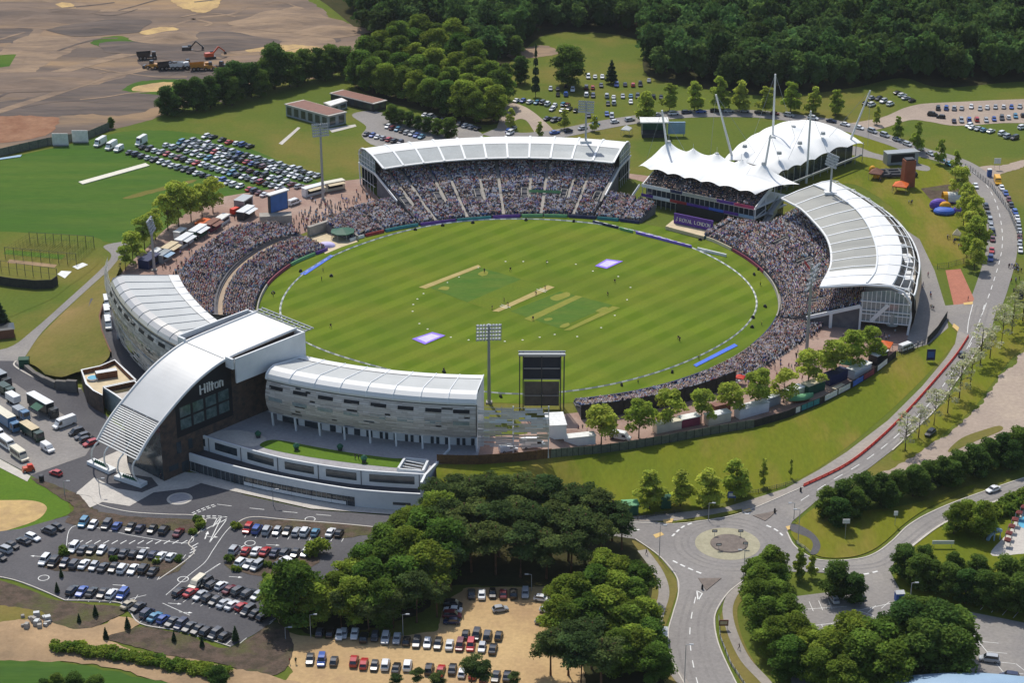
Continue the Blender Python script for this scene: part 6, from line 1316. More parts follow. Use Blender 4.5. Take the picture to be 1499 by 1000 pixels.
def trunk_mesh(H,r,limbs,hb,reach,bark='bark'):
 mb=MB();mb.tube([(0,0,0),(.04*H*rng.uniform(-.4,.4),0,H*.5),(.02,.03,H)],r,8,r1=r*.45)
 for i in range(limbs):
  a=2*math.pi*i/limbs+rng.uniform(-.4,.4);z=hb+(H-hb)*rng.uniform(0,.6);l=reach*rng.uniform(.7,1.1);mb.tube([(0,0,z),(l*.5*math.cos(a),l*.5*math.sin(a),z+l*.45),(l*math.cos(a),l*math.sin(a),z+l*.7)],r*.45,6,r1=r*.15)
 o=mb.build('trunk',bark);me=o.data;bpy.data.objects.remove(o);return me
def broad(H,Rr,lobes,n,size,leaf,base=.1,seed=0):
 cl=[];
 for i in range(lobes):
  z=base+(1-base)*(i+.5)/lobes;prof=math.sin(math.pi*min(1,max(.12,(z-base)/(1-base)*.82+.14)));a=i*2.4+rng.uniform(-.5,.5);rr=Rr*prof*rng.uniform(.45,.72);r=Rr*rng.uniform(.26,.5)*(.75+.25*prof)
  cl.append(((rr*math.cos(a),rr*math.sin(a),H*min(z,1-.8*r/H)),(r,r*rng.uniform(.85,1.15),r*rng.uniform(.65,.9)),rng.uniform(.6,1.4)))
 cl.append(((0,0,H*.62),(Rr*.55,Rr*.55,H*.26),.9))
 return crown_mesh('crown',cl,n,size,leaf)
KINDS={}
for v in range(5):KINDS.setdefault('broad',[]).append((broad(12,4.9,rng.randint(15,22),5200,.5,'leaf_broad'),trunk_mesh(8,.3,5,3,3)))
for v in range(4):KINDS.setdefault('dark',[]).append((broad(12,4.4,rng.randint(14,20),4800,.5,'leaf_dark'),trunk_mesh(8,.3,5,3,3)))
for v in range(3):
 cl=[]
 for i in range(17):a=i*2.4;rr=rng.uniform(.3,2.9);z=6.6+6.6*rng.random()-rr*.35;cl.append(((rr*math.cos(a),rr*math.sin(a),z),(rng.uniform(1.1,1.9),rng.uniform(1.1,1.9),rng.uniform(.6,1.0)),rng.uniform(.7,1.3)))
 KINDS.setdefault('pine',[]).append((crown_mesh('crown',cl,3200,.42,'leaf_pine',.6),trunk_mesh(12.6,.26,7,7.5,2.2,'bark_pine')))
for v in range(4):
 cl=[]
 for i in range(24):z=rng.uniform(.16,.96);rr=3.3*(1.02-z)**.6*rng.uniform(.25,.95)*min(1,.5+z*1.6);a=i*2.4;r=rng.uniform(.7,1.25)*(1.15-.45*z);cl.append(((rr*math.cos(a),rr*math.sin(a),10*z),(r,r,r*.85),rng.uniform(.75,1.25)))
 KINDS.setdefault('young',[]).append((crown_mesh('crown',cl,2600,.55,'leaf_young',0),trunk_mesh(9.2,.15,9,2.0,1.9)))
for v in range(4):
 cl=[]
 for i in range(24):z=rng.uniform(.3,.95);rr=3.6*math.sin(math.pi*min(1,.12+z*.85))**.6*rng.uniform(.25,.95);a=i*2.4;r=rng.uniform(.8,1.4);cl.append(((rr*math.cos(a),rr*math.sin(a),10*z),(r,r,r*.8),rng.uniform(.75,1.25)))
 KINDS.setdefault('plane',[]).append((crown_mesh('crown',cl,2400,.55,'leaf_young',0),trunk_mesh(8.6,.17,9,2.4,2.2)))
for v in range(3):
 cl=[]
 for i in range(22):z=rng.uniform(.32,.98);rr=2.6*math.sin(math.pi*min(1,z*.9+.02))**.7*rng.uniform(.3,1.0);a=i*2.4;r=rng.uniform(.5,.9);cl.append(((rr*math.cos(a),rr*math.sin(a),10*z),(r,r,r*.8),rng.uniform(.7,1.3)))
 KINDS.setdefault('blossom',[]).append((crown_mesh('crown',cl,620,.38,'leaf_blossom',0),trunk_mesh(9,.14,10,3,2.0)))
for v in range(2):
 cl=[((0,0,z),(r,r,.9),rng.uniform(.8,1.2))for z,r in((1.6,2.0),(3.2,1.8),(5,1.5),(6.8,1.1),(8.4,.7),(9.6,.35))]
 KINDS.setdefault('conifer',[]).append((crown_mesh('crown',cl,1500,.6,'leaf_conifer',.7),trunk_mesh(9.5,.2,0,1,1)))
for v in range(3):
 cl=[((rng.uniform(-.9,.9),rng.uniform(-.9,.9),rng.uniform(.4,1.3)),(rng.uniform(.5,.9),)*3,rng.uniform(.75,1.25))for _ in range(6)]
 KINDS.setdefault('bush',[]).append((crown_mesh('crown',cl,500,.4,'leaf_broad',.7),trunk_mesh(1.2,.06,3,.3,.4)))
BASEH={'broad':12.0,'dark':12.0,'pine':13.6,'young':10.0,'plane':10.0,'blossom':10.0,'conifer':10.2,'bush':2.0}
KN={'broad':('broadleaf_tree','tree'),'dark':('broadleaf_tree','tree'),'pine':('pine_tree','pine'),'young':('young_tree','tree'),'plane':('young_tree','tree'),'blossom':('blossom_tree','tree'),'conifer':('conifer_tree','conifer'),'bush':('bush','bush')}
NT={}
def tree(px,py,h,kind,label,group=None,wide=1.0,at=None,hpx=True,bare=False):
 p=at if at is not None else G(px,py);Hm=hm(px,py,h)if hpx else h;s=Hm/BASEH[kind]
 i=NT.get(kind,0);NT[kind]=i+1;c,t=KINDS[kind][i%len(KINDS[kind])]
 o=empty(KN[kind][0],p,label,KN[kind][1],group,rng.uniform(0,6.28));o.scale=(s*wide,s*wide,s)
 link('crown',c,o);link('trunk',t,o);return o
def trow(pts,kind,lab,group,h,wide=1.0,dh=.12):
 n=len(pts)
 for i,p in enumerate(pts):
  tree(p[0],p[1],(p[2]if len(p)>2 else h)*(1 if len(p)>2 else rng.uniform(1-dh,1+dh)),kind,lab.replace('#',from_end(i,n)),group,wide)
trow([(880,652),(935,642),(981,630),(1026,621),(1068,611),(1110,601),(1147,589),(1182,573),(1217,557),(1247,544),(1272,528)],'plane','# pale green tree in the row behind the plaza fence','trees along the plaza fence',54,1.1)
trow([(951,746,60),(996,741,55),(1036,741,58),(1077,729,58)],'young','# bushy tree on the lawn above the roundabout','trees on the lawn above the roundabout',56,1.3)
tree(1117,713,44,'young','thin upright young tree right of the four bushy lawn trees',None,.55);tree(1157,700,30,'young','spindly sapling nearest the end of the red barriers',None,.35)
trow([(1325,660),(1344.5,641),(1367,622.6),(1387,605),(1404,584),(1420,565),(1435,534.6),(1449,525),(1465.5,506),(1481,489.5),(1497,470)],'blossom','# white blossom tree in the row along the east road','blossom trees along the east road',55,1.15)
trow([(1017,162),(1053,160),(1083,162),(1120,166),(1157,164),(1190,166),(1223,169),(980,164),(945,178)][::1],'young','# roadside tree in the row behind the tented hall','trees on the road behind the tented hall',42,1.15)
trow([(1283,182,26),(1313,204,34),(1342,222,44),(1376,240,38),(1398,262,40)],'young','# thin tree on the verge above the family lawn','trees on the verge above the family lawn',36,.8)
trow([(1404,296,50),(1416,312,42),(1410,330,46),(1424,338,50),(1418,356,44),(1430,372,54),(1414,384,40),(1426,395,44)],'plane','# bushy tree in the belt between the family lawn and the east road','tree belt beside the east road',46,.85)
trow([(1210,758,46),(1232,752,50),(1226,772,44),(1262,744,52),(1288,738,46),(1312,730,42),(1336,726,46),(1356,716,42),(1378,712,44),(1400,704,44),(1422,696,46),(1444,688,46),(1466,682,48),(1488,676,50),(1510,668,50),(1250,758,44),(1300,744,40),(1346,728,40),(1392,714,40),(1434,700,40),(1478,688,44)],'dark','# dense tree in the dark hedge along the right hand road','hedge trees along the right hand road',46,1.15)
trow([(1106,862,46),(1128,852,54),(1108,884,56),(1134,872,48),(1116,908,60),(1140,900,52),(1124,936,62),(1150,926,54),(1134,964,64),(1162,954,60),(1150,994,66),(1180,980,60),(1196,1006,60)],'broad','# round green tree in the clump left of the small car park','trees left of the small car park',56,1.2)
tree(1170,848,48,'young','slender pale birch left of two dark trees by the small car park',None,.8);tree(1188,846,36,'young','smaller birch beside the slender birch by the small car park',None,.8)
trow([(1222,876,56),(1250,884,46)],'dark','# of two dark trees at the top of the small car park','dark trees at the top of the small car park',50,1.1);tree(1248,914,24,'young','little tree standing between the bays of the small car park',None,.9)
trow([(1216,992,70),(1244,972,72),(1262,1000,76),(1288,978,76),(1300,1010,70),(1232,1020,60)],'broad','# bright crown in the clump at the bottom right of the photo','bright clump at the bottom right',72,1.35)
trow([(1322,964,86),(1350,950,78),(1372,974,92),(1396,968,80),(1350,996,90),(1330,930,60),(1390,1000,84)],'dark','# big dark crown in the clump beside the corner car park','dark clump beside the corner car park',84,1.25)
trow([(1322,846,50),(1342,862,52),(1366,866,46),(1388,874,50),(1412,884,52),(1436,888,54),(1462,892,54),(1488,898,58),(1512,900,58),(1352,838,40),(1394,850,42),(1430,856,44),(1470,862,50),(1500,868,52)],'dark','# tree in the belt above the corner car park','tree belt above the corner car park',50,1.15)
trow([(1396,782,46),(1416,774,44),(1436,786,54)],'broad','# tree on the lawn before the pool','trees on the lawn before the pool',46,1.05)
trow([(1460,756,22),(1472,750,22),(1484,744,22),(1496,738,22),(1508,732,22)],'bush','# bush in the hedge along the pool drive','hedge bushes along the pool drive',22,1.0)
trow([(640,770,72),(664,764,70),(688,768,76),(712,762,74),(736,768,72),(758,764,78),(782,770,72),(806,768,74),(828,776,70),(852,778,74),(874,786,72),(896,792,68),(910,806,60)],'pine','# pine along the upper edge of the central wood','pines along the upper edge of the wood',72,1.25)
trow([(652,806,80),(680,812,86),(704,806,80),(730,816,86),(756,810,84),(780,818,88),(806,814,82),(832,822,86),(856,826,84),(878,830,74),(690,838,80),(726,842,82),(762,846,84),(800,848,80),(836,846,74),(668,838,80)],'pine','# pine in the middle of the central wood','pines in the middle of the wood',82,1.25)
trow([(640,800,80),(606,800,60),(584,812,62),(560,832,66),(620,826,84),(648,850,90),(596,850,80),(566,866,78),(536,862,66),(512,880,64),(540,896,76),(492,896,60),(620,880,86),(590,894,80),(470,908,56),(516,914,70),(560,916,70)],'broad','# broadleaf tree at the hotel side of the central wood','broadleaf trees at the hotel side of the wood',70,1.15)
trow([(432,914,92),(408,902,62),(458,916,66)],'broad','# tree in the group overhanging the hotel car park','trees overhanging the hotel car park',80,1.15)
trow([(640,880,84),(660,866,76),(610,912,80),(640,904,60),(576,920,66),(500,922,60),(540,926,56)],'pine','# dark pine at the edge of the gravel car park','pines at the gravel car park edge',76,1.1)
trow([(884,862,56),(908,872,58),(930,880,56),(900,896,60),(926,906,60),(870,890,60),(842,900,62),(820,896,52),(940,930,56),(916,944,64),(890,930,70),(862,934,66),(836,940,60),(948,962,58),(930,980,66),(960,1000,60),(904,990,70),(816,930,60)],'broad','# green tree in the clump right of the gravel car park','trees right of the gravel car park',60,1.25)
trow([(806,990,76),(850,1010,90),(880,1014,92),(866,980,80),(832,990,84)],'pine','# dark pine at the bottom edge beside the gravel car park','pines at the bottom edge',84,1.2)
trow([(690,1006,52),(706,1014,52),(612,1010,34),(640,1016,36),(580,1012,28),(752,1012,30)],'pine','# small dark tree over the lowest row of the gravel car park','small trees over the lowest parked row',44,1.2)
trow([(84,1012,26),(110,1014,30),(142,1014,26),(66,1016,22),(320,1004,30)],'dark','# dark shrubby tree at the bottom left edge','shrubby trees at the bottom left edge',28,1.5)
trow([(84,868,16),(116,912,14),(140,903,18),(155,936,18),(187,922,20),(255,940,16),(296,948,16),(345,940,24),(90,846,14)],'conifer','# dark conical shrub in the brown planting beds','conical shrubs in the brown beds',18,1.0)
trow([(94,812,14),(166,822,10),(230,824,10),(262,822,10),(388,846,10),(392,830,10),(462,812,26),(336,822,12),(345,836,10),(440,830,10),(288,764,12),(293,772,14),(282,782,10),(346,774,12)],'bush','# green bush in the car park planting beds','bushes in the car park beds',12,.9)
hb_=[]
for i in range(26):
 k=i/25;hb_.append((86+240*k,952+40*k**1.3+rng.uniform(-2,2),14))
trow(hb_,'bush','# bush in the low hedge along the bottom left dirt track','hedge along the dirt track',14,1.3)
trow([(245,168,40),(268,162,44),(288,162,46),(308,158,44),(328,152,50),(347,146,54),(368,142,48),(388,134,46),(402,130,62),(424,126,48),(446,120,46),(466,116,44),(486,112,44),(506,112,42),(256,170,30),(300,162,36),(340,154,40),(380,142,40),(435,126,40),(476,118,38)],'dark','# tree in the dark belt between the building site and the grass slope','tree belt below the building site',46,1.1)
cl_=[(526,128),(546,136),(568,142),(592,146),(612,152),(634,160),(656,168),(678,174),(700,180),(722,178),(536,110),(560,122),(585,128),(610,134),(636,142),(660,150),(686,158),(712,162),(732,156),(556,100),(584,108),(612,112),(640,120),(668,130),(694,138),(718,144),(580,88),(610,92),(640,98),(668,106),(690,116),(610,76),(640,80),(664,86)]
trow(sorted([(x+rng.uniform(-3,3),y)for x,y in cl_],key=lambda q:q[0]),'broad','# tree in the rounded wood behind the long grandstand','rounded wood behind the long grandstand',50,1.1)
tree(755,84,30,'dark','round dark tree at the left corner of the far clearing',None,1.15);tree(831,126,58,'dark','broad dark tree standing over the woodland car park',None,1.2);tree(895,122,32,'conifer','small dark conifer between the cars of the woodland car park',None,1.2);tree(762,122,38,'dark','tree beside the tall dead poplar at the clearing');tree(740,128,34,'dark','low tree left of the tall dead poplar');tree(784,142,72,'conifer','tall brown dead poplar left of the woodland car park',None,.35)
trow([(748,188,28),(790,200,22),(826,190,30),(870,192,24),(948,172,34)],'young','# small roadside tree behind the long grandstand','small roadside trees behind the long grandstand',28,1.0)
trow([(574,180,26),(586,182,22),(600,186,22),(612,190,20),(626,194,22),(640,198,24),(658,203,30)],'dark','# shrubby tree between the car rows behind the grandstand','shrubs between the car rows',24,1.2)
trow([(195,388,46),(212,366,48),(228,352,44),(246,338,52),(262,332,62),(280,325,50),(296,318,46),(312,312,50),(184,396,34)],'plane','# pale green tree behind the food stalls','trees behind the food stalls',42,1.0)
tree(2,484,40,'conifer','dark conifer at the left edge by the shed',None,1.6);tree(163,188,16,'dark','small bush at the right end of the dark fence')
fp_=[(440,-130),(1640,-130),(1640,112),(1500,116),(1380,126),(1320,112),(1250,126),(1150,137),(1060,131),(955,110),(945,66),(905,46),(806,44),(764,66),(735,96),(700,100),(660,66),(600,54),(560,64),(520,34)]
W_=[G(*p)for p in fp_];wx=[p.x for p in W_];wy=[p.y for p in W_];WP=[(p.x,p.y)for p in W_];pts=[]
y=min(wy)
while y<min(max(wy),1420):
 x=min(wx);stp=8.5 if y<1000 else 10.5
 while x<max(wx):
  xx,yy=x+rng.uniform(-3,3),y+rng.uniform(-3,3)
  if inpoly(xx,yy,WP)and abs(xx)<380:pts.append((xx,yy))
  x+=stp
 y+=stp*.85
FV,FC=[],[]
protos=[]
for v in range(7):
 cl=[]
 for i in range(9):a=i*2.4;rr=rng.uniform(.5,3.6);cl.append(((rr*math.cos(a),rr*math.sin(a),rng.uniform(6,13)-rr*.6),(rng.uniform(1.8,2.8),rng.uniform(1.8,2.8),rng.uniform(1.5,2.3)),rng.uniform(.65,1.35)))
 cl.append(((0,0,5),(3.6,3.6,5),.7));V,c=leaves(cl,620,1.15);cv,cq=core(cl,.74);cc_=np.full((len(cq),3),.8);protos.append((np.concatenate([V,cv[cq].reshape(-1,3)]),np.concatenate([c,cc_])))
for x,y in pts:
 V,c=protos[rng.randrange(7)];a=rng.uniform(0,6.28);s=rng.uniform(.85,1.4);sz=s*rng.uniform(.95,1.35);co_,si_=math.cos(a)*s,math.sin(a)*s
 v=np.empty_like(V);v[:,0]=V[:,0]*co_-V[:,1]*si_+x;v[:,1]=V[:,0]*si_+V[:,1]*co_+y;v[:,2]=V[:,2]*sz;FV.append(v.astype(np.float32));t=rng.uniform(.55,1.45);FC.append((c*np.array([t*rng.uniform(.9,1.15),t,t*rng.uniform(.85,1.1)])).astype(np.float32))
FV=np.concatenate(FV);fo=link('woodland',np_mesh('woodland',FV,np.arange(len(FV)).reshape(-1,4),['leaf_forest'],np.concatenate(FC)));T(fo,'dark dense wood covering the land beyond the stadium','woodland',None,'stuff')
for n,c in(('van_white',(228,229,228)),('van_cream',(222,214,190)),('van_blue',(84,124,160)),('van_green',(38,66,56)),('van_yellow',(238,178,40)),('van_grey',(150,156,160)),('van_dark',(44,50,54)),('plant_yellow',(196,138,50)),('plant_orange',(200,84,44)),('plant_dark',(66,60,58))):
 mat(n,srgb(*c),0.35,tuple(k*.9 for k in srgb(*c)),0.6,3,coat=.4)
def head(px,py,ax,z=0.0):
 p=G(px,py,z);q=G(px+ax[0]*.2,py+ax[1]*.2,z);return p,math.atan2(q.y-p.y,q.x-p.x)
def wheels(o,xs,y,r=.42):
 for x in xs:
  for s in(-1,1):
   w=link('wheel',WH[s],o);k=r/.32;w.scale=(k,k,k);w.location=(x,s*(y-.12),r)
def pane(o,pts,nm='windscreen',m='car_glass'):MB().add(pts,[(0,1,2,3)]).build(nm,m,o,org=(0,0,0))
def lbox(o,nm,c,size,m,taper=1.0,mi=0):return MB().box(c,size,0,0,taper).build(nm,m,o,org=(0,0,0))
def van(px,py,ax,label,m='van_white',L_=5.6,W=2.0,H=2.4,group=None,z=.12,name='van',cat='van',windows=False):
 p,rz=head(px,py,ax,z);o=empty(name,p,label,cat,group,rz);h=L_/2;w=W/2;mb=MB()
 prof=[(h,.45),(h,.95),(h-.75,1.15),(h-1.45,H-.15),(h-1.8,H),(-h+.1,H),(-h,H-.15),(-h,.4)]
 ins=[1,1,.96,.9,.88,.88,.9,1];A=[(x,-w*k,zz)for(x,zz),k in zip(prof,ins)];B=[(x,w*k,zz)for(x,zz),k in zip(prof,ins)];n=8
 mb.add(A+B,[(i,(i+1)%n,n+(i+1)%n,n+i)[::-1]for i in range(n)]+[tuple(range(n)),tuple(range(n,2*n))[::-1]],0);mb.build('body',m,o,org=(0,0,0))
 d=.02;pane(o,[(h-.82+d,-w*.86,1.22),(h-.82+d,w*.86,1.22),(h-1.4+d,w*.8,H-.28),(h-1.4+d,-w*.8,H-.28)])
 for s in(-1,1):
  q=[(h-1.0,s*(w*.97+.02),1.2),(h-2.3,s*(w*.97+.02),1.2),(h-2.3,s*(w*.92+.02),H-.5),(h-1.5,s*(w*.92+.02),H-.5)];pane(o,q if s>0 else q[::-1],'side_window')
  if windows:q=[(h-2.5,s*(w*.97+.02),1.25),(-h+.3,s*(w*.97+.02),1.25),(-h+.3,s*(w*.92+.02),H-.5),(h-2.5,s*(w*.92+.02),H-.5)];pane(o,q if s>0 else q[::-1],'side_window')
 wheels(o,(h-1.0,-h+1.1),w,.38);return o
def lorry(px,py,ax,label,L_=10,W=2.5,H=3.7,box='van_white',cab='van_white',group=None,awning=None,roof=None,z=.12,name='lorry',cabless=False):
 p,rz=head(px,py,ax,z);o=empty(name,p,label,'lorry' if not cabless else 'trailer',group,rz);h=L_/2;c0=0 if cabless else 2.4
 lbox(o,'trailer_box',((-c0-.3*(c0>0))/2,0,.95),(L_-c0-.3*(c0>0),W,H-.95),box)
 if roof:lbox(o,'roof',((-c0-.3)/2,0,H+.002),(L_-c0,W+.1,.14),roof)
 lbox(o,'chassis',(0,0,.55),(L_-.3,W*.6,.38),'van_dark')
 if not cabless:
  cb=lbox(o,'cab',(h-1.1,0,.5),(2.15,W*.96,2.5),cab,.93);pane(cb,[(h-.02,-W*.4,1.6),(h-.02,W*.4,1.6),(h-.09,W*.38,2.7),(h-.09,-W*.38,2.7)])
  for s in(-1,1):q=[(h-.4,s*W*.475,1.6),(h-1.6,s*W*.475,1.6),(h-1.6,s*W*.46,2.6),(h-.5,s*W*.46,2.6)];pane(cb,q if s>0 else q[::-1],'side_window')
 if awning:MB().add([(-1,-W/2,H-.6),(-1+4,-W/2,H-.6),(3,-W/2-2.4,H-1.5),(-1,-W/2-2.4,H-1.5)],[(0,1,2,3)]).build('awning',awning,o,org=(0,0,0));MB().bar((-1,-W/2-2.3,0),(-1,-W/2-2.3,H-1.5),.1,.1).bar((3,-W/2-2.3,0),(3,-W/2-2.3,H-1.5),.1,.1).build('awning_legs','steel_grey',o,org=(0,0,0))
 wheels(o,([h-1.1]if not cabless else[])+[-h+1.2,-h+2.4],W/2,.48);return o
gl_='broadcast lorries in the hotel lorry park'
lorry(64,603,(20,11.5),'dark lorry with a white roof and green awning in the lorry park',13,2.6,4.0,'van_dark','van_dark',gl_,'green_paint','van_white')
lorry(8,622,(22,15),'long blue lorry with a pale roof beside the green awning lorry',14,2.6,3.9,'van_blue','van_blue',gl_,None,'van_cream');lorry(32,612,(18,12),'smaller blue truck beside the long blue lorry',6.5,2.4,2.9,'van_grey','van_blue',gl_)
lorry(48,640,(20,13),'dark green army style truck with a tan load',9.5,2.5,3.2,'van_green','van_green',gl_,None,'beige');lorry(-2,560,(20,12),'dark lorry with a pale grey roof in the top left of the lorry park',12,2.6,3.8,'van_dark','van_dark',gl_,None,'van_grey')
lorry(10,578,(18,11),'dark green truck behind the white generator box',7,2.5,3.0,'van_green','van_green',gl_);van(70,660,(12,8),'small white van in front of the dark green truck',L_=4.8,H=2.2);van(94.6,624,(-22,8),'large white van parked alone in the lorry park',L_=7.0,H=2.7)
lorry(20,590,(16,10),'white boxy generator trailer in the lorry park',5,2.3,2.9,'van_white','van_white',gl_,cabless=True)
g2='motor homes along the lorry park edge'
for x,y,lab in((-4,640,'cut off white motor home at the left picture edge'),(11,655,'white motor home behind another along the lorry park edge'),(29,671,'foremost cream motor home along the lorry park edge')):van(x,y,(18,13),lab,'van_cream' if x>20 else 'van_white',7.0,2.3,2.9,g2,name='motor_home',cat='motor home',windows=True)
gv='white vans in the service yard behind the hotel'
for x,y,lab in((157,447,'farthest white van in the service yard behind the hotel'),(157,462,'middle white van in the service yard behind the hotel'),(158.5,478,'nearest white van in the service yard behind the hotel')):van(x,y,(3,14),lab,L_=6.6,H=2.8,group=gv,z=4.05)
gp_='white vans on the practice ground'
for x,y,L__,H_,lab in((147,212,7.5,3.0,'leftmost of the white vans beside the practice ground car rows'),(163,217,7,2.9,'second of the white vans beside the practice ground car rows'),(174,220.5,5.2,2.2,'smallest white van beside the practice ground car rows'),(207,211,7,3.4,'tall boxy white van above the front car row of the practice ground')):van(x,y,(-14,8),lab,L_=L__,H=H_,group=gp_)
van(1460,268,(6,14),'yellow van at the far end of the kerb line on the east road','van_yellow',6.0,2.2,2.7);van(1327,512,(16,-6),'white minibus by the mesh fence beside the plaza',L_=6,H=2.4,windows=True);van(431,299,(14,-5),'white minibus parked beside the blue video screen',L_=5.6,H=2.3,windows=True)
van(744,661,(14,-2),'low white van behind the brown fence',L_=5,H=2.0,z=hz(744)+.12);van(780,655,(16,-2),'tall white van behind the brown fence',L_=6.5,H=2.9,z=hz(780)+.12);van(908,643,(16,3),'white van between trees behind the grey fence',L_=6,H=2.4);van(289,858,(-16,13),'tall beige van in the hotel car park','van_cream',5.4,2.0,2.2,windows=True)
van(346,312,(12,-5),'red and white van among the food stalls','red_plastic',5,2.0,2.3)
def machine(px,py,kind,m,label,rz):
 o=empty(kind,G(px,py,.05),label,{'dump_truck':'dump truck','excavator':'excavator','wheel_loader':'loader'}[kind],'machines on the building site',rz)
 if kind=='dump_truck':
  lbox(o,'chassis',(0,0,.8),(8.4,2.2,.7),'plant_dark');MB().add([(-4.4,-1.6,1.5),(1,-1.6,1.5),(1,1.6,1.5),(-4.4,1.6,1.5),(-4.9,-1.8,3.2),(1.6,-1.8,3.4),(1.6,1.8,3.4),(-4.9,1.8,3.2)],FQ[1:]+[(0,1,2,3)]).build('tipping_body',m,o,org=(0,0,0));lbox(o,'cab',(3.0,0,1.4),(2.0,2.2,2.0),m,.85);wheels(o,(3.2,-1.2,-3.1),1.6,.9)
 elif kind=='excavator':
  lbox(o,'tracks',(0,0,.1),(4.6,3.2,.9),'plant_dark');lbox(o,'body',(-.6,0,1.1),(4.2,2.8,1.6),m,.9);lbox(o,'cab',(.9,.8,1.2),(1.6,1.1,2.0),'car_glass',.9);MB().bar((1,-.3,2),(4,-.3,5.2),.6,.6).bar((4,-.3,5.2),(7,-.3,2.6),.5,.5).build('boom',m,o,org=(0,0,0));lbox(o,'bucket',(7,-.3,1.4),(1.2,1.4,1.2),'plant_dark',.7)
 else:
  lbox(o,'body',(-1.4,0,1.0),(4,2.4,1.5),m,.9);lbox(o,'cab',(-.2,0,2.2),(1.7,1.8,1.6),'car_glass',.9);MB().bar((.6,-.8,1.6),(3,-.8,.9),.3,.4).bar((.6,.8,1.6),(3,.8,.9),.3,.4).build('lift_arms',m,o,org=(0,0,0));lbox(o,'bucket',(3.4,0,.3),(1.2,2.9,1.1),'plant_dark',.8);wheels(o,(1.2,-2.4),1.4,.8)
for a in((216,86,'dump_truck','plant_dark','leftmost dark dump truck on the building site',.2),(222,100,'wheel_loader','plant_yellow','yellow loader below the dark dump truck on the building site',2.9),(247,101,'dump_truck','plant_dark','dark dump truck in the middle of the machine row',.3),(264,101,'dump_truck','van_white','white truck right of the middle dark dump truck',.1),(276,98,'wheel_loader','van_white','small white machine behind the white truck',.5),(294,102,'dump_truck','plant_yellow','yellow dump truck in the machine row',.2),(309,102,'wheel_loader','plant_yellow','yellow loader right of the yellow dump truck',.2),(324,101,'wheel_loader','plant_dark','dark loader at the right end of the machine row',2.8),(308,85,'excavator','plant_orange','orange excavator on the building site',.4),(275,76,'excavator','plant_dark','dark excavator behind the machine row',.1),(344,101,'wheel_loader','plant_orange','orange loader by the tree belt of the building site',.6)):machine(*a)
for i,(x,y,r,h)in enumerate(((90,18,9,2.2),(60,30,14,2.5),(330,60,12,1.8),(420,30,14,2.4),(250,55,9,3),(150,40,13,2),(40,120,16,1.8),(200,70,10,1.6),(480,44,10,2.2),(20,20,18,3),(370,92,12,2),(280,78,9,1.6))):
 c=G(x,y);rows=[]
 for k in range(7):
  u=k/6;rows.append([Vector((c.x+r*1.9*u*(1+.2*math.sin(3*t+i))*math.cos(t),c.y+r*1.3*u*(1+.25*math.cos(2*t+i))*math.sin(t),L5+h*.7*(math.cos(math.pi*u)*.5+.5)*(1+u*.4*math.sin(3*t+i+k))))for t in frange(0,2*math.pi,25)])
 mb=MB();mb.strip3(rows,0,True);struct(mb.build('soil_mound',rng.choice(('earth','earth_pale','earth_dark')),smooth=True))
def fence(name,px,h,m,label,step=2.4,zf=None,post='steel_dark',cat='fence',open_=False):
 P=[G(x,y,(zf(x)if zf else 0.0))for x,y in px];o=empty(name,P[0],label,cat);pp=[]
 for a,b in zip(P,P[1:]):
  mb=MB();
  if open_:
   for zz in(.3,h*.5,h-.1):mb.bar(a+Vector((0,0,zz)),b+Vector((0,0,zz)),.06,.07)
   n=max(2,int((b-a).length/.7))
   for i in range(n):q=a.lerp(b,i/n);mb.bar(q,q+Vector((0,0,h)),.05,.05)
  else:mb.bar(a+Vector((0,0,h/2)),b+Vector((0,0,h/2)),.1,h)
  mb.build('fence_panel',m,o);n=max(1,int((b-a).length/step));pp+=[a.lerp(b,i/n)for i in range(n)]
 for q in pp[:95]:MB().bar(q+Vector((0,-.1,0)),q+Vector((0,-.1,h+.12)),.14,.14).build('fence_post',post,o)
 return o
zc=lambda x:max(0.0,hz(x))+.02
fence('timber_fence',[(640,679),(670,680),(700,680),(730,678),(760,676),(785,673),(806,670.5)],2.7,'fence_brown','brown close boarded fence on the grass bank right of the hotel podium',zf=zc,post='fence_brown')
fence('panel_fence',[(806,670.5),(830,668),(855,666),(880,663.5),(920,658),(980,648),(1040,636.5),(1104,626)],2.5,'fence_grey','grey green panel fence behind the lawn below the low stand',zf=zc,post='fence_dark')
fence('panel_fence',[(1104,626),(1152,612),(1200,592.5),(1244,570),(1280,548),(1311,523)],2.3,'fence_dark','dark panel fence hung with banners along the plaza',post='fence_dark')
fence('mesh_fence',[(1311,523),(1336,514),(1357,504)],2.2,'steel_dark','open mesh fence beside the white minibus',open_=True);fence('panel_fence',[(1357,504),(1372,488),(1386,466)],2.4,'fence_dark','dark solid fence above the end of the lawn by the road junction');fence('railing',[(1372,394),(1388,392),(1410,386),(1426,376)],2.0,'steel_dark','dark railing at the bottom of the family lawn',open_=True,cat='railing')
fence('site_fence',[(-80,246),(-20,234),(30,222),(70,213),(100,208),(130,203),(160,190)],3.3,'fence_grey','long dark hoarding between the practice ground and the building site',4)
fence('railing',[(920,764),(960,756),(1000,751)],1.1,'steel_dark','low railing by the green boxes above the roundabout',open_=True,cat='railing');fence('railing',[(1075,726),(1110,722),(1150,712),(1168,706)],1.1,'steel_dark','low dark railing along the verge left of the red barriers',open_=True,cat='railing');fence('railing',[(1165,796),(1178,805),(1186,812)],1.0,'steel_grey','curved guard rail at the corner footpath of the roundabout',open_=True,cat='railing')
fence('railing',[(1052,905),(1054,935),(1070,975),(1100,1020)],1.0,'steel_grey','guard rail along the verge of the bottom road',open_=True,cat='railing')
fence('mesh_fence',[(1385,236),(1420,250),(1450,274),(1476,310),(1496,360)],2.0,'steel_grey','pale mesh fence outside the bend of the east road',open_=True)
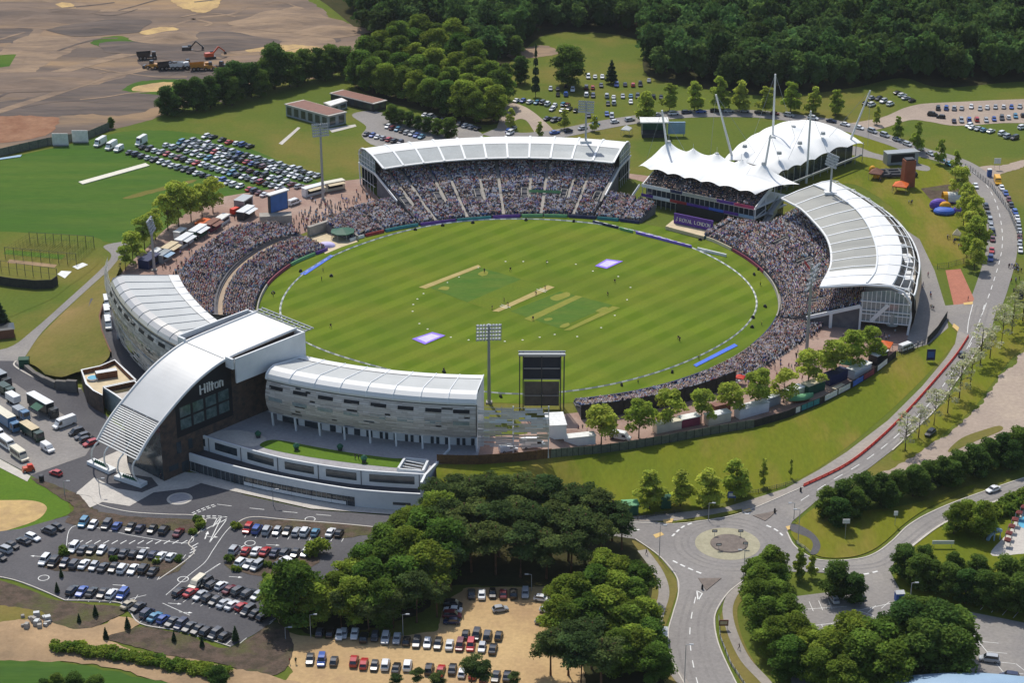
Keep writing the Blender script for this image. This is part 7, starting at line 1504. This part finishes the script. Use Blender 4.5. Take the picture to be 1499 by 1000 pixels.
BN=[((1106,624),(1150,611),'board_navy','navy banner on the plaza fence'),((1154,610),(1170,604),'white_render','white banner right of the navy one on the plaza fence'),((1172,603),(1198,592.5),'board_teal','teal banner on the plaza fence'),((1206,589),(1224,580),'white_render','white banner left of the middle of the plaza fence'),((1226,579),(1243,570),'paint_white','white banner right of the middle of the plaza fence'),((1247,568),(1262,559),'board_blue','blue banner on the plaza fence'),((1263,558),(1278,549),'board_maroon','maroon banner on the plaza fence'),((1283,545),(1297,534),'white_render','white banner nearest the right end of the plaza fence')]
for a,b,m_,lab in BN:
 A_,B_=G(*a),G(*b);d=(B_-A_).normalized();n=Vector((d.y,-d.x,0))*.3;mb=MB();mb.bar(A_+n+Vector((0,0,1.3)),B_+n+Vector((0,0,1.3)),.05,1.7);o=mb.build('banner',m_,org=A_);T(o,lab,'banner','banners on the plaza fence')
def stall(px,py,ax,L_,W,H,wall,roof,label,group=None,awn=None,z=.1,name='stall',cat='food stall',sd=-1):
 p,rz=head(px,py,ax,z);o=empty(name,p,label,cat,group,rz)
 lbox(o,'walls',(0,0,0),(L_,W,H),wall);MB().box((0,0,H+.003),(L_+.3,W+.3,.18)).build('roof',roof,o,org=(0,0,0))
 q=[(-L_*.38,sd*(W/2+.02),1.0),(L_*.38,sd*(W/2+.02),1.0),(L_*.38,sd*(W/2+.02),H-.4),(-L_*.38,sd*(W/2+.02),H-.4)];pane(o,q if sd<0 else q[::-1],'serving_hatch','black_panel')
 if awn:q=[(-L_*.42,sd*W/2,H-.1),(L_*.42,sd*W/2,H-.1),(L_*.42,sd*(W/2+1.9),H-.5),(-L_*.42,sd*(W/2+1.9),H-.5)];MB().add(q if sd<0 else q[::-1],[(0,1,2,3)]).build('awning',awn,o,org=(0,0,0))
 return o
def canopy(px,py,r,h,m,label,peak=1.6,name='canopy',cat='canopy',z=.1,legs=True):
 o=empty(name,G(px,py,z),label,cat);n=4 if r<4 else 8;mb=MB();ring=[(r*math.cos(2*math.pi*k/n+.4),r*math.sin(2*math.pi*k/n+.4),h)for k in range(n)];lo=[(x,y,h-.35)for x,y,_ in ring]
 mb.add(ring+[(0,0,h+peak)],[(k,(k+1)%n,n)for k in range(n)],0);mb.add(lo+ring,[(k,(k+1)%n,n+(k+1)%n,n+k)for k in range(n)],0);mb.build('canopy_top',m,o,org=(0,0,0))
 for x,y,_ in ring:MB().bar((x*.96,y*.96,0),(x*.96,y*.96,h),.12,.12).build('leg','steel_grey',o,org=(0,0,0))
 return o
gs='food stalls on the west concourse';AXW=(22,-14)
for a in((219,388,8,4,3.0,'board_navy','board_navy','navy marquee stall nearest the end of the hotel wing',None),(240,381,6,2.6,2.8,'van_grey','van_grey','stall with a pale grey awning next to the navy marquee','pale_blue'),(249,370,7,2.8,2.8,'rust_roof','beige','brown stall with a tan awning among the food stalls','beige'),(270,358,8,2.8,3.0,'white_render','white_render','white stall with a white awning beside the tan awning','white_render'),(290,346,8,2.8,3.2,'green_paint','white_render','green stall with a white roof among the food stalls','white_render'),(311,335,7,2.8,2.8,'board_maroon','rust_roof','maroon stall with a brown awning','rust_roof'),(326,326,6,2.8,2.4,'white_render','paint_white','low white stall left of the red van',None),(360,317,8,3,3.0,'van_dark','white_render','dark stall with a white awning left of the video screen','white_render'),(357,305,7,4,4.0,'van_grey','steel_grey','grey two storey cabin behind the dark stall',None),(264,347,5,2.4,2.6,'van_white','van_white','small white cabin behind the white awning stall',None),(297,334,6,3,2.6,'orange','orange','orange stall behind the green stall',None),(230,376,4,2.4,2.5,'van_white','van_white','small white cabin behind the grey awning stall',None)):
 stall(a[0],a[1],AXW,a[2],a[3],a[4],a[5],a[6],a[7],gs,a[8])
stall(459,284,(26,-7),9,2.6,3.2,'van_white','van_white','white food van with a tan awning left of the first floodlight mast','food vans by the floodlight mast','beige');stall(489,277,(26,-5),8,2.6,3.2,'van_cream','van_cream','cream food van with a tan awning right of the first floodlight mast','food vans by the floodlight mast','beige')
gt='stalls and containers behind the plaza fence'
for a in((847,650,(28,-3),9,2.6,2.6,'van_white','paint_white','long white container behind the left tree of the plaza fence',None),(972,630,(20,-4),6,2.6,2.5,'van_cream','van_cream','cream kiosk behind the third tree of the plaza fence',None),(990,627,(6,-1),2.2,2.2,2.6,'van_cream','van_cream','small pale box between two kiosks behind the fence',None),(1008,622,(24,-5),6,2.6,2.6,'board_maroon','paint_white','maroon stall with a white roof behind the grey fence',None),(1050,618,(26,-6),7.5,2.6,2.8,'van_cream','white_render','cream container with a white roof behind the grey fence',None),(1054,602,(20,-5),5,2.4,2.4,'rust_roof','rust_roof','rusty red stall behind the cream container',None),(1100,606,(28,-8),10.5,2.8,2.9,'van_white','paint_white','long white trailer at the left end of the banner fence',None),(1128,592,(22,-8),5.5,2.8,2.8,'van_grey','white_render','grey container beside the long white trailer',None),(1162,580,(24,-9),6,2.6,2.6,'van_cream','white_render','cream stall behind the rounded green canopy',None),(1190,573,(24,-9),7,3,3.0,'green_paint','cream','dark green kiosk with a cream roof',None),(1222,558,(26,-11),8,3,3.0,'board_navy','board_navy','dark blue bar stall behind the middle banners',None),(1228,571,(20,-9),4.5,1.6,1.0,'cream','cream','low cream counter in front of the blue bar stall',None),(1257,548,(24,-12),8.5,3,2.8,'van_white','paint_white','white marquee stall near the right end of the fence',None),(1285,530,(18,-10),6,3.2,3.2,'van_dark','white_render','dark container with a white roof at the right fence corner',None)):
 stall(a[0],a[1],a[2],a[3],a[4],a[5],a[6],a[7],a[8],gt,a[9],name='kiosk',cat='kiosk',sd=1,z=zc(a[0])+.1)
canopy(1293,515,3.4,2.6,'orange','orange peaked canopy at the right corner of the plaza',1.2);canopy(1240,540,3.0,2.4,'board_green','green peaked canopy between the trees of the plaza fence',1.6);canopy(1083,562,1.8,2.3,'red_plastic','small red parasol at the end of the low stand',.8,'parasol','parasol');canopy(1318,280,3.8,2.7,'orange','orange topped round stall on the family lawn',1.6);canopy(1282,261,3.4,2.6,'rust_roof','brown hut like canopy left of the black inflatable arena',1.8);canopy(917,197,2.6,2.6,'paint_white','white gazebo on the grass behind the long grandstand',1.5)
o=empty('barrel_canopy',G(1172,588,.1),'long rounded green canopy behind the banner fence','canopy',None,.38);A_=[]
for k in range(9):u=k/8;w=1.5*math.sin(math.pi*(.08+.84*u));A_.append([(8*(u-.5),w*math.cos(t),1.0+1.3*math.sin(t))for t in frange(0,math.pi,9)])
MB().strip3(A_,0,True).build('canopy_top','board_green',o,org=(0,0,0));lbox(o,'base',(0,0,0),(5,1.4,1.0),'timber')
k_=stall(813,634,(3,10),8,5,4.2,'white_render','paint_white','white two storey cabin between the open screen and the video board',None,None,z=zc(813),name='cabin',cat='cabin')
P_=[G(452,346,0),G(494,332,0)];mb=MB();mb.bar(P_[0]+Vector((0,0,1.8)),P_[1]+Vector((0,0,1.8)),1.4,3.6);o=mb.build('concrete_wall','concrete',org=P_[0]);T(o,'pale wall closing the back of the players enclosure','wall')
P_=[G(494,332,0),G(524,352,0)];mb=MB();mb.bar(P_[0]+Vector((0,0,1.3)),P_[1]+Vector((0,0,.7)),.5,2.4);o=mb.build('concrete_wall','concrete',org=P_[0]);T(o,'sloping wall between the players enclosure and the low bank','wall')
canopy(502,348,4.4,2.6,'green_paint','green tent roof in the players enclosure',1.0);o=empty('inflatable',G(478,360,.1),'pale pink dome lying in the players enclosure','inflatable');MB().strip3([[(3.2*math.cos(p)*math.cos(t),2.2*math.cos(p)*math.sin(t),1.5*math.sin(p))for t in frange(0,2*math.pi,17)]for p in frange(0,1.55,6)],0,True).build('dome','mat_pale',o,org=(0,0,0))
sheet('enclosure_floor',[(455,348),(495,334),(524,354),(500,362),(476,372)],L4,'beige',False)
def blob(o,c,r,m,nm):
 rows=[[(c[0]+r[0]*math.cos(p)*math.cos(t),c[1]+r[1]*math.cos(p)*math.sin(t),c[2]+r[2]*math.sin(p))for t in frange(0,2*math.pi,15)]for p in frange(-.6,1.56,7)];MB().strip3(rows,0,True).build(nm,m,o,smooth=True,org=(0,0,0))
o=empty('inflatable_castle',G(1382,312,.1),'blue and yellow inflatable with purple ends on the family lawn','inflatable');blob(o,(0,0,.8),(4,3,1.6),'board_blue','base_cushion');blob(o,(.5,1.5,2.2),(2.2,1.4,1.8),'yellow','middle_hump');blob(o,(-1.5,3.5,2.0),(3.4,2,2.4),'violet','back_wall');blob(o,(4.8,0,1.2),(1.7,1.6,1.5),'violet','side_ball')
o=empty('inflatable_slide',G(1399,296,.1),'white and yellow inflatable tunnel over a purple base on the family lawn','inflatable');blob(o,(0,0,.8),(4.5,2.2,1.2),'violet','base_cushion');MB().strip3([[(x,2.2*math.cos(t),1.4+2.6*math.sin(t))for t in frange(-.2,math.pi+.2,11)]for x in(-3.4,4.5)],0,True).build('tunnel','paint_white',o,org=(0,0,0));MB().strip3([[(x,2.3*math.cos(t),1.4+2.7*math.sin(t))for t in frange(-.2,math.pi+.2,11)]for x in(-5.0,-3.4)],0,True).build('front_arch','yellow',o,org=(0,0,0))
o=empty('inflatable_arena',G(1309,256,.1),'black ringed inflatable arena with orange corners on the family lawn','inflatable',None,.1)
for y in(-3,0,3):MB().tube([(-7.5,y,.9),(7.5,y,.9)],.8,8).build('tube','steel_dark',o,org=(0,0,0))
for x in(-7.5,-2.5,2.5,7.5):MB().tube([(x,-3.4,.95),(x,3.4,.95)],.85,8).build('tube','black_panel',o,org=(0,0,0))
for x,y in((-7.8,-3),(-7.8,3.2)):blob(o,(x,y,1.2),(1.4,1.2,1.8),'yellow','corner_cushion')
o=empty('climbing_tower',G(1328,272,.1),'tall rust coloured climbing tower on the family lawn','climbing tower');MB().box((0,0,0),(4.6,3.6,10.5),.2,0,.9).build('shaft','brick',o,org=(0,0,0));MB().box((0,0,10.51),(3.4,2.6,.5),.2).build('top_rail','steel_dark',o,org=(0,0,0))
stall(1318,238,(26,-2),13,4,4.6,'van_grey','steel_grey','long grey two storey cabin by the climbing tower',None,None,name='cabin',cat='cabin');canopy(1400,349,1.9,1.8,'cream','small cream tent at the bottom of the family lawn',2.0,'tent','tent');sheet('playground',[(1348,276),(1402,268),(1416,284),(1362,292)],L3,'planting',False)
o=empty('toilet_cabin',G(1448,258,.1),'blue portable toilet at the bend of the east road','toilet cabin');lbox(o,'walls',(0,0,0),(1.6,1.6,2.8),'blue_paint');MB().box((0,0,2.803),(1.7,1.7,.25),0,0,.8).build('roof','paint_white',o,org=(0,0,0))
st_=empty('stage',G(957,198,.1),'small stage with a flat white roof on the lawn behind the pavilion','stage');lbox(st_,'platform',(0,0,0),(10,6,1.4),'steel_dark');lbox(st_,'backdrop',(0,2.9,1.41),(9.6,.2,4.4),'green_paint');MB().box((0,0,6.2),(11.5,7,.5)).build('roof','paint_white',st_,org=(0,0,0))
for x in(-4.9,4.9):
 for y in(-2.9,2.7):MB().bar((x,y,1.4),(x,y,6.2),.25,.25).build('post','steel_grey',st_,org=(0,0,0))
o=empty('lawn_screen',G(990,199,.1),'pale grey screen panel beside the white roofed stage','screen');MB().box((0,0,1.0),(7,.8,5)).build('panel','pale_blue',o,org=(0,0,0));MB().bar((-3,.3,0),(-3,.3,6.2),.3,.3).bar((3,.3,0),(3,.3,6.2),.3,.3).build('frame','steel_grey',o,org=(0,0,0))
RBP=resample(pathpts([(1176,713),(1240,681.5),(1290,641.5),(1330,601.5),(1370,556.5),(1400,520.5),(1418,493)]),2.5);bm_=None
for i,(a,b)in enumerate(zip(RBP,RBP[1:])):
 c=(a+b)/2;rz=math.atan2((b-a).y,(b-a).x)
 if bm_ is None:mb=MB();mb.box((0,0,0),(2.4,.5,.2));mb.bar((-1.15,0,.2),(-1.15,0,1.0),.12,.12);mb.bar((1.15,0,.2),(1.15,0,1.0),.12,.12);mb.bar((-1.2,0,.85),(1.2,0,.85),.14,.4);mb.bar((-1.2,0,.42),(1.2,0,.42),.1,.18);o=mb.build('road_barrier','red_plastic',org=(0,0,0));bm_=o
 else:o=bm_.copy();COL.objects.link(o)
 o.location=(c.x,c.y,L4+.03);o.scale=(1,.8,.75);o.rotation_euler=(0,0,rz);T(o,'red plastic barrier in the line along the left side of the east road','barrier','red barriers along the east road')
def lamp(px,py,hpx,side,label):
 b=G(px,py,.1);H=hm(px,py,hpx);o=empty('street_lamp',b,label,'street lamp','street lamps');MB().tube([(0,0,0),(0,0,H)],.11,7,r1=.07).build('post','steel_grey',o,org=(0,0,0));MB().tube([(0,0,H),(.9*side,0,H+.15)],.06,6).build('arm','steel_grey',o,org=(0,0,0));lbox(o,'lantern',(1.2*side,0,H+.05),(.9,.35,.2),'silver')
for a in((965,819,52,1,'street lamp on the verge at the left of the roundabout'),(1088,853,50,-1,'street lamp in front of the roundabout island'),(1168,796,52,-1,'street lamp at the corner footpath right of the roundabout'),(1162,760,24,-1,'short street lamp behind the corner footpath lamp'),(1002,1000,60,1,'street lamp on the left of the bottom road'),(1332,884,32,1,'lamp post at the entrance of the corner car park'),(1037,762,26,1,'street lamp on the verge above the roundabout'),(590,932,34,1,'lamp post in the gravel car park middle row'),(455,934,36,1,'lamp post at the left end of the gravel car park'),(418,936,18,1,'short lamp post by the gate of the bottom car park'),(778,866,26,-1,'lamp post at the top right of the gravel car park'),(95,726,22,1,'left of two thin lamp posts by the hotel drive'),(146,724,24,1,'right of two thin lamp posts by the hotel drive'),(400,740,24,1,'lamp post on the pavement before the podium')):lamp(*a)
def signp(px,py,w,h,z0,m,label,face=None,posts=2,back=None):
 o=empty('road_sign',G(px,py,.1),label,'sign');MB().box((0,0,z0),(w,.14,h)).build('sign_panel',m,o,org=(0,0,0))
 for x in((-w*.4,w*.4)if posts==2 else(0,)):MB().bar((x,.14,0),(x,.14,z0+h*.9),.1,.1).build('post','steel_grey',o,org=(0,0,0))
 if back:MB().add([(-w*.38,-.09,z0+h*.25),(w*.38,-.09,z0+h*.25),(w*.38,-.09,z0+h*.8),(-w*.38,-.09,z0+h*.8)],[(0,1,2,3)]).build('legend',back,o,org=(0,0,0))
signp(1362,530,2.6,3.6,.6,'board_navy','tall navy notice board with white frame on the lawn by the road',back='blue_paint');signp(1071,734,2.2,1.8,1.0,'blue_paint','blue direction sign under the rightmost bushy lawn tree',back='paint_white');signp(1494,440,1.4,3.4,.4,'board_navy','upright navy sign at the right edge by the queue',None,1);signp(1237,790,1.8,1.2,4.6,'paint_white','white information sign on a tall post on the verge right of the roundabout',None,1);signp(1310,770,1.0,1.2,3.0,'paint_white','small white sign at the bend of the right hand road',None,1);signp(1459,248,2.6,2.2,2.4,'paint_white','white sign beyond the blue portable toilet');signp(1059,922,2.2,1.6,1.0,'rust_roof','brown sign on the verge of the bottom road',back='beige');signp(1380,802,5.5,1.0,1.0,'paint_white','long white board beside the pool entrance trees',None,2)
for x,y,lab in((1046,786,'chevron sign at the back left of the roundabout island'),(1052,806,'chevron sign at the front left of the roundabout island'),(1084,786,'chevron sign at the back right of the roundabout island'),(1091,804,'chevron sign at the front right of the roundabout island')):signp(x,y,1.3,.7,1.3,'black_panel',lab,None,1,'paint_white')
for x,y,lab in((1134,751,'black bollard on the traffic island above the roundabout'),(1028,863,'black bollard on the traffic island below the roundabout'),(1172,720,'black bollard at the start of the red barriers')):
 o=MB().box((0,0,0),(.5,.4,1.1),0,0,.85).cyl((0,0,1.1),.22,.25,10,r2=.1).build('bollard','black_panel',org=(0,0,0));o.location=G(x,y,.15);T(o,lab,'bollard')
def ebox(px,py,s,m,roof,label):
 o=empty('utility_cabinet',G(px,py,.1),label,'utility cabinet',None,.1);lbox(o,'walls',(0,0,0),s,m);MB().add([(-s[0]*.55,-s[1]*.55,s[2]),(s[0]*.55,-s[1]*.55,s[2]),(s[0]*.55,s[1]*.55,s[2]),(-s[0]*.55,s[1]*.55,s[2]),(-s[0]*.5,0,s[2]+.6),(s[0]*.5,0,s[2]+.6)],[(0,1,5,4),(2,3,4,5),(1,2,5),(3,0,4)]).build('roof',roof,o,org=(0,0,0));MB().add([(-s[0]*.2,-s[1]/2-.02,.1),(s[0]*.2,-s[1]/2-.02,.1),(s[0]*.2,-s[1]/2-.02,s[2]*.8),(-s[0]*.2,-s[1]/2-.02,s[2]*.8)],[(0,1,2,3)]).build('door','green_paint',o,org=(0,0,0))
ebox(922,751,(4.0,3.2,3.0),'green_paint','board_green','large green utility cabinet at the edge of the central wood');ebox(974,742,(2.6,2.4,3.0),'green_paint','green_paint','smaller green cabinet between two bushy lawn trees');ebox(36,536,(3.0,2.4,2.6),'green_paint','green_paint','green cabinet at the foot of the gabion wall by the hotel drive');ebox(1316,880,(2.0,1.8,2.4),'blue_paint','paint_white','blue cabin at the entrance of the corner car park')
o=empty('bus_shelter',G(972,938,.15),'grey bus shelter on the footpath left of the bottom road','bus shelter',None,1.5);MB().box((0,0,2.3),(4.2,1.7,.16)).build('roof','steel_grey',o,org=(0,0,0));MB().box((0,.75,.2),(4.0,.06,2.05)).build('back_glass','glass_pale',o,org=(0,0,0));lbox(o,'bench',(0,.4,.4),(2.6,.4,.1),'steel_dark')
for x in(-1.9,1.9):MB().bar((x,-.6,0),(x,-.6,2.3),.1,.1).build('post','steel_grey',o,org=(0,0,0))
def slab(name,q,z0,z1,m,label,cat,mt=None):
 P=[G(*p)for p in q];c=sum(P,Vector())/len(P);mb=MB();mb.prism([p.xy for p in P],z0,z1,0);T(mb.build(name,m,org=Vector((c.x,c.y,0))),label,cat)
slab('pitch_cover',[(115,267),(121,270.5),(219,243),(213,239.5)],.1,.35,'van_cream','long pale cover strip lying across the practice ground','pitch cover');slab('ground_sheet',[(106,391),(121,385),(129,388),(114,395)],.1,.18,'paint_white','white sheet nearer the road beside the practice nets','ground sheet');slab('ground_sheet',[(84,402),(90,397),(105,398),(95,408)],.1,.18,'paint_white','white sheet at the corner of the dark net wall','ground sheet');slab('ground_sheet',[(-6,235),(0,232),(32,227),(30,230)],.1,.3,'pale_blue','pale blue roller cover by the hoarding at the left edge','ground sheet')
for x,y,lab in((89,213,'left of two white sight screens by the dark hoarding'),(118,208.5,'right of two white sight screens by the dark hoarding')):
 o=empty('sight_screen',G(x,y,.1),lab,'sight screen','sight screens');MB().box((0,0,.5),(6.4,.3,4.6)).build('panel','paint_white',o,org=(0,0,0));lbox(o,'base_frame',(0,.3,0),(6.2,1.6,.45),'steel_grey')
ne=empty('practice_nets',G(60,390),'cricket practice nets on posts left of the road','practice nets');netm=mat('netting',srgb(52,72,46),.9)
for(a,b,n)in(((44,356),(138,362),9),((8,378),(112,388),9),((2,398),(84,410),8)):
 for i in range(n):q=G(a[0]+(b[0]-a[0])*i/(n-1),a[1]+(b[1]-a[1])*i/(n-1));MB().bar(q,q+Vector((0,0,4.2)),.16,.16).build('net_post','steel_dark',ne)
 A_,B_=G(*a),G(*b);MB().bar(A_+Vector((0,0,4.1)),B_+Vector((0,0,4.1)),.08,.08).bar(A_+Vector((0,0,2)),B_+Vector((0,0,2)),.05,.05).build('net_rail','steel_dark',ne)
for i in range(9):
 a=(44+11.7*i,356+.75*i);b=(8+13*i,378+1.25*i);A_,B_=G(*a),G(*b);mb=MB()
 for k in range(8):q=A_.lerp(B_,k/7);mb.bar(q,q+Vector((0,0,3.8)),.04,.04)
 for z in(.4,1.2,2,2.8,3.6):mb.bar(A_+Vector((0,0,z)),B_+Vector((0,0,z)),.04,.05)
 mb.build('netting','netting',ne)
o=empty('net_wall',G(40,410),'dark curved windbreak wall below the practice nets','wall');pts=[(-20,408),(20,414),(52,417),(76,416),(84,410)]
for a,b in zip(pts,pts[1:]):MB().bar(G(*a,1.6),G(*b,1.6),.3,3.2).build('wall_panel','fence_dark',o)
sheet('net_strip',[(10,366),(96,374),(90,380),(4,372)],L4,'grass_tee',False);sheet('net_strip',[(14,380),(84,388),(80,392),(10,385)],L4,'track_dirt',False)
def bld(px4,z1,wall,roof,label,windows=6):
 P=[G(x,y,z1)for x,y in px4];c=sum(P,Vector())/4;o=empty('flat_roofed_building',Vector((c.x,c.y,0)),label,'building');n=4;MB().prism([p.xy for p in P],0,z1-.4,0).build('wall',wall,o)
 k=1.05;MB().prism([(c+(p-c)*k).xy for p in P],z1-.38,z1,0).build('eaves','paving_pale',o);MB().prism([(c+(p-c)*.95).xy for p in P],z1+.004,z1+.12,0).build('roof',roof,o)
 for(a,b)in((P[3],P[2]),(P[0],P[3]),(P[2],P[1])):
  d=(b-a);nn=Vector((d.y,-d.x,0)).normalized();
  if nn.y>0:nn=-nn
  for i in range(windows if d.length>14 else 2):
   m_=windows if d.length>14 else 2;p=a.lerp(b,(i+.18)/m_)+nn*.04;q=a.lerp(b,(i+.82)/m_)+nn*.04;MB().add([Vector((p.x,p.y,.8)),Vector((q.x,q.y,.8)),Vector((q.x,q.y,z1-1.0)),Vector((p.x,p.y,z1-1.0))],[(0,1,2,3),(3,2,1,0)][:1]).build('window','glass_dark',o)
bld([(418,152),(445,146),(506,163),(480,169)],5.2,'van_grey','rust_roof','low grey building with a rusty planted roof left of the long grandstand');bld([(484,136),(503,131),(565,146),(546,151)],3.8,'fence_dark','rust_roof','dark low building with a rusty roof behind the grey one',5)
bld([(474,150),(500,143),(508,147),(484,155)],3.4,'van_grey','paint_white','small white roofed link between the two rusty roofed buildings',3)
for q in([(408,210),(436,186),(440,187),(413,212)],[(480,188),(520,182),(522,185),(486,194)]):sheet('footpath',q,L3,'paving_pale',False)
o=empty('shed',G(4,492),'brown shed at the left edge beside the dark conifer','shed',None,.3);lbox(o,'walls',(0,0,0),(7,5,3),'rust_roof');MB().box((0,0,3.003),(7.6,5.6,.4),0,0,.7).build('roof','van_dark',o,org=(0,0,0))
o=empty('red_machine',G(42,690,.15),'orange red compact machine at the corner of the lorry park','machine',None,.4);lbox(o,'body',(0,0,.3),(3.4,1.8,1.1),'plant_orange',.85);lbox(o,'hood',(.5,0,1.41),(1.6,1.4,.6),'red_plastic',.8);wheels(o,(1.1,-1.1),.95,.4)
o=empty('litter_bin',G(61,704,.1),'black bin on the verge at the corner of the lorry park','bin');MB().cyl((0,0,0),.7,1.5,12).build('drum','black_panel',o,org=(0,0,0));MB().cyl((0,0,1.503),.75,.2,12,r2=.5).build('lid','steel_dark',o,org=(0,0,0))
for i in range(16):
 x,y=30+rng.uniform(0,44),903+rng.uniform(0,16);s=rng.uniform(.8,1.8);o=MB().box((0,0,0),(s,s*rng.uniform(.6,1),s*rng.uniform(.5,.9)),0,0,.8).build('rubble_block','concrete' if i%3 else 'steel_grey',org=(0,0,0));o.location=G(x,y,L5+.05);o.rotation_euler=(0,0,rng.uniform(0,3));T(o,'broken grey block in the rubble heap on the bottom left dirt track','rubble block','rubble heap on the dirt track')
mat('blue_roof',srgb(150,176,198),.5,srgb(142,168,190),.1,2)
sheet('swimming_pool',[(1490,764),(1500,756),(1530,754),(1530,774),(1498,774)],L4,'pool')
for i,(x,y)in enumerate(((1474,800),(1476,790),(1480,780),(1485,770),(1491,760),(1498,752))):canopy(x,y,1.15,2.0,'parasol_red',f'{from_end(i, 6, "front", "rear")} dark red parasol beside the pool',.6,'parasol','parasol')
o=empty('water_slide',G(1455,792,.1),'pale blue play frame on the lawn left of the pool','slide');MB().tube(catmull([Vector((0,0,3.4)),Vector((1.6,.6,2.6)),Vector((1.0,2,1.6)),Vector((-.6,1.6,.8)),Vector((-1.6,0,.3))],False,4),.5,8).build('chute','pale_blue',o,org=(0,0,0));MB().bar((0,0,0),(0,0,3.4),.3,.3).bar((1.6,.6,0),(1.6,.6,2.4),.2,.2).build('support','pale_blue',o,org=(0,0,0));lbox(o,'platform',(-.5,-.4,3.0),(1.4,1.4,.15),'blue_paint')
A_,B_=[],[]
cb=G(1418,1049);o=empty('curved_roof_building',cb,'building with a curved pale blue roof at the bottom right edge','building')
for t in frange(0,math.pi,21):A_.append((-15,9*math.cos(t),3+3.6*math.sin(t)**.8));B_.append((15,9*math.cos(t),3+3.6*math.sin(t)**.8))
rows=[]
for k in range(13):u=k/12*2-1;rows.append([(15.5*u,9.5*math.cos(t),3.2+(4.6*(1-.55*u*u))*math.sin(t)**.8)for t in frange(0,math.pi,15)])
MB().strip3(rows,0,True).build('roof','blue_roof',o,smooth=True,org=(0,0,0));lbox(o,'walls',(0,0,0),(29,17,3.3),'white_render')
cam=bpy.data.cameras.new('Camera');co=bpy.data.objects.new('Camera',cam);COL.objects.link(co)
cam.sensor_width=36.0;cam.lens=36.0*FP/1499.0;cam.clip_start=1.0;cam.clip_end=6000.0
co.location=(0,0,CH);co.rotation_euler=(R(90)-TH,0,0);sc.camera=co
w=bpy.data.worlds.new('World');sc.world=w;w.use_nodes=True;nt=w.node_tree
sky=nt.nodes.new('ShaderNodeTexSky');sky.sky_type='NISHITA';sky.sun_disc=False
SUN=Vector((-0.30,0.95,0)).normalized();EL=R(56)
sky.sun_elevation=EL;sky.sun_rotation=math.atan2(SUN.x,SUN.y);sky.air_density=1.0;sky.dust_density=1.5
nt.links.new(sky.outputs[0],nt.nodes['Background'].inputs[0]);nt.nodes['Background'].inputs[1].default_value=0.13
sd=bpy.data.lights.new('Sun','SUN');sd.energy=3.6;sd.angle=R(0.5);sd.color=(1.0,0.95,0.87)
so=bpy.data.objects.new('Sun',sd);COL.objects.link(so);so.location=(0,300,400)
dirn=-(SUN*math.cos(EL)+Vector((0,0,math.sin(EL))));so.rotation_euler=dirn.to_track_quat('-Z','Y').to_euler()
sc.view_settings.view_transform='Standard';sc.view_settings.look='None';sc.view_settings.exposure=0.06;sc.view_settings.gamma=1.0
sc.render.engine='CYCLES'
sc.cycles.max_bounces=6;sc.cycles.transparent_max_bounces=8
mb=MB();mb.box((0,1000,-1.0),(2810,2410,262.0));hz_=mb.build('haze',[]);hz_['kind']='stuff'
hm_=bpy.data.materials.new('haze_air');hm_.use_nodes=True;n_=hm_.node_tree.nodes;n_.remove(n_['Principled BSDF']);pvn=n_.new('ShaderNodeVolumePrincipled');pvn.inputs['Density'].default_value=0.000028;pvn.inputs['Color'].default_value=(.86,.92,1,1);pvn.inputs['Anisotropy'].default_value=.3
hm_.node_tree.links.new(pvn.outputs[0],n_['Material Output'].inputs['Volume']);hz_.data.materials.append(hm_);T(hz_,'thin summer haze in the air over the whole stadium','haze',None,'stuff')
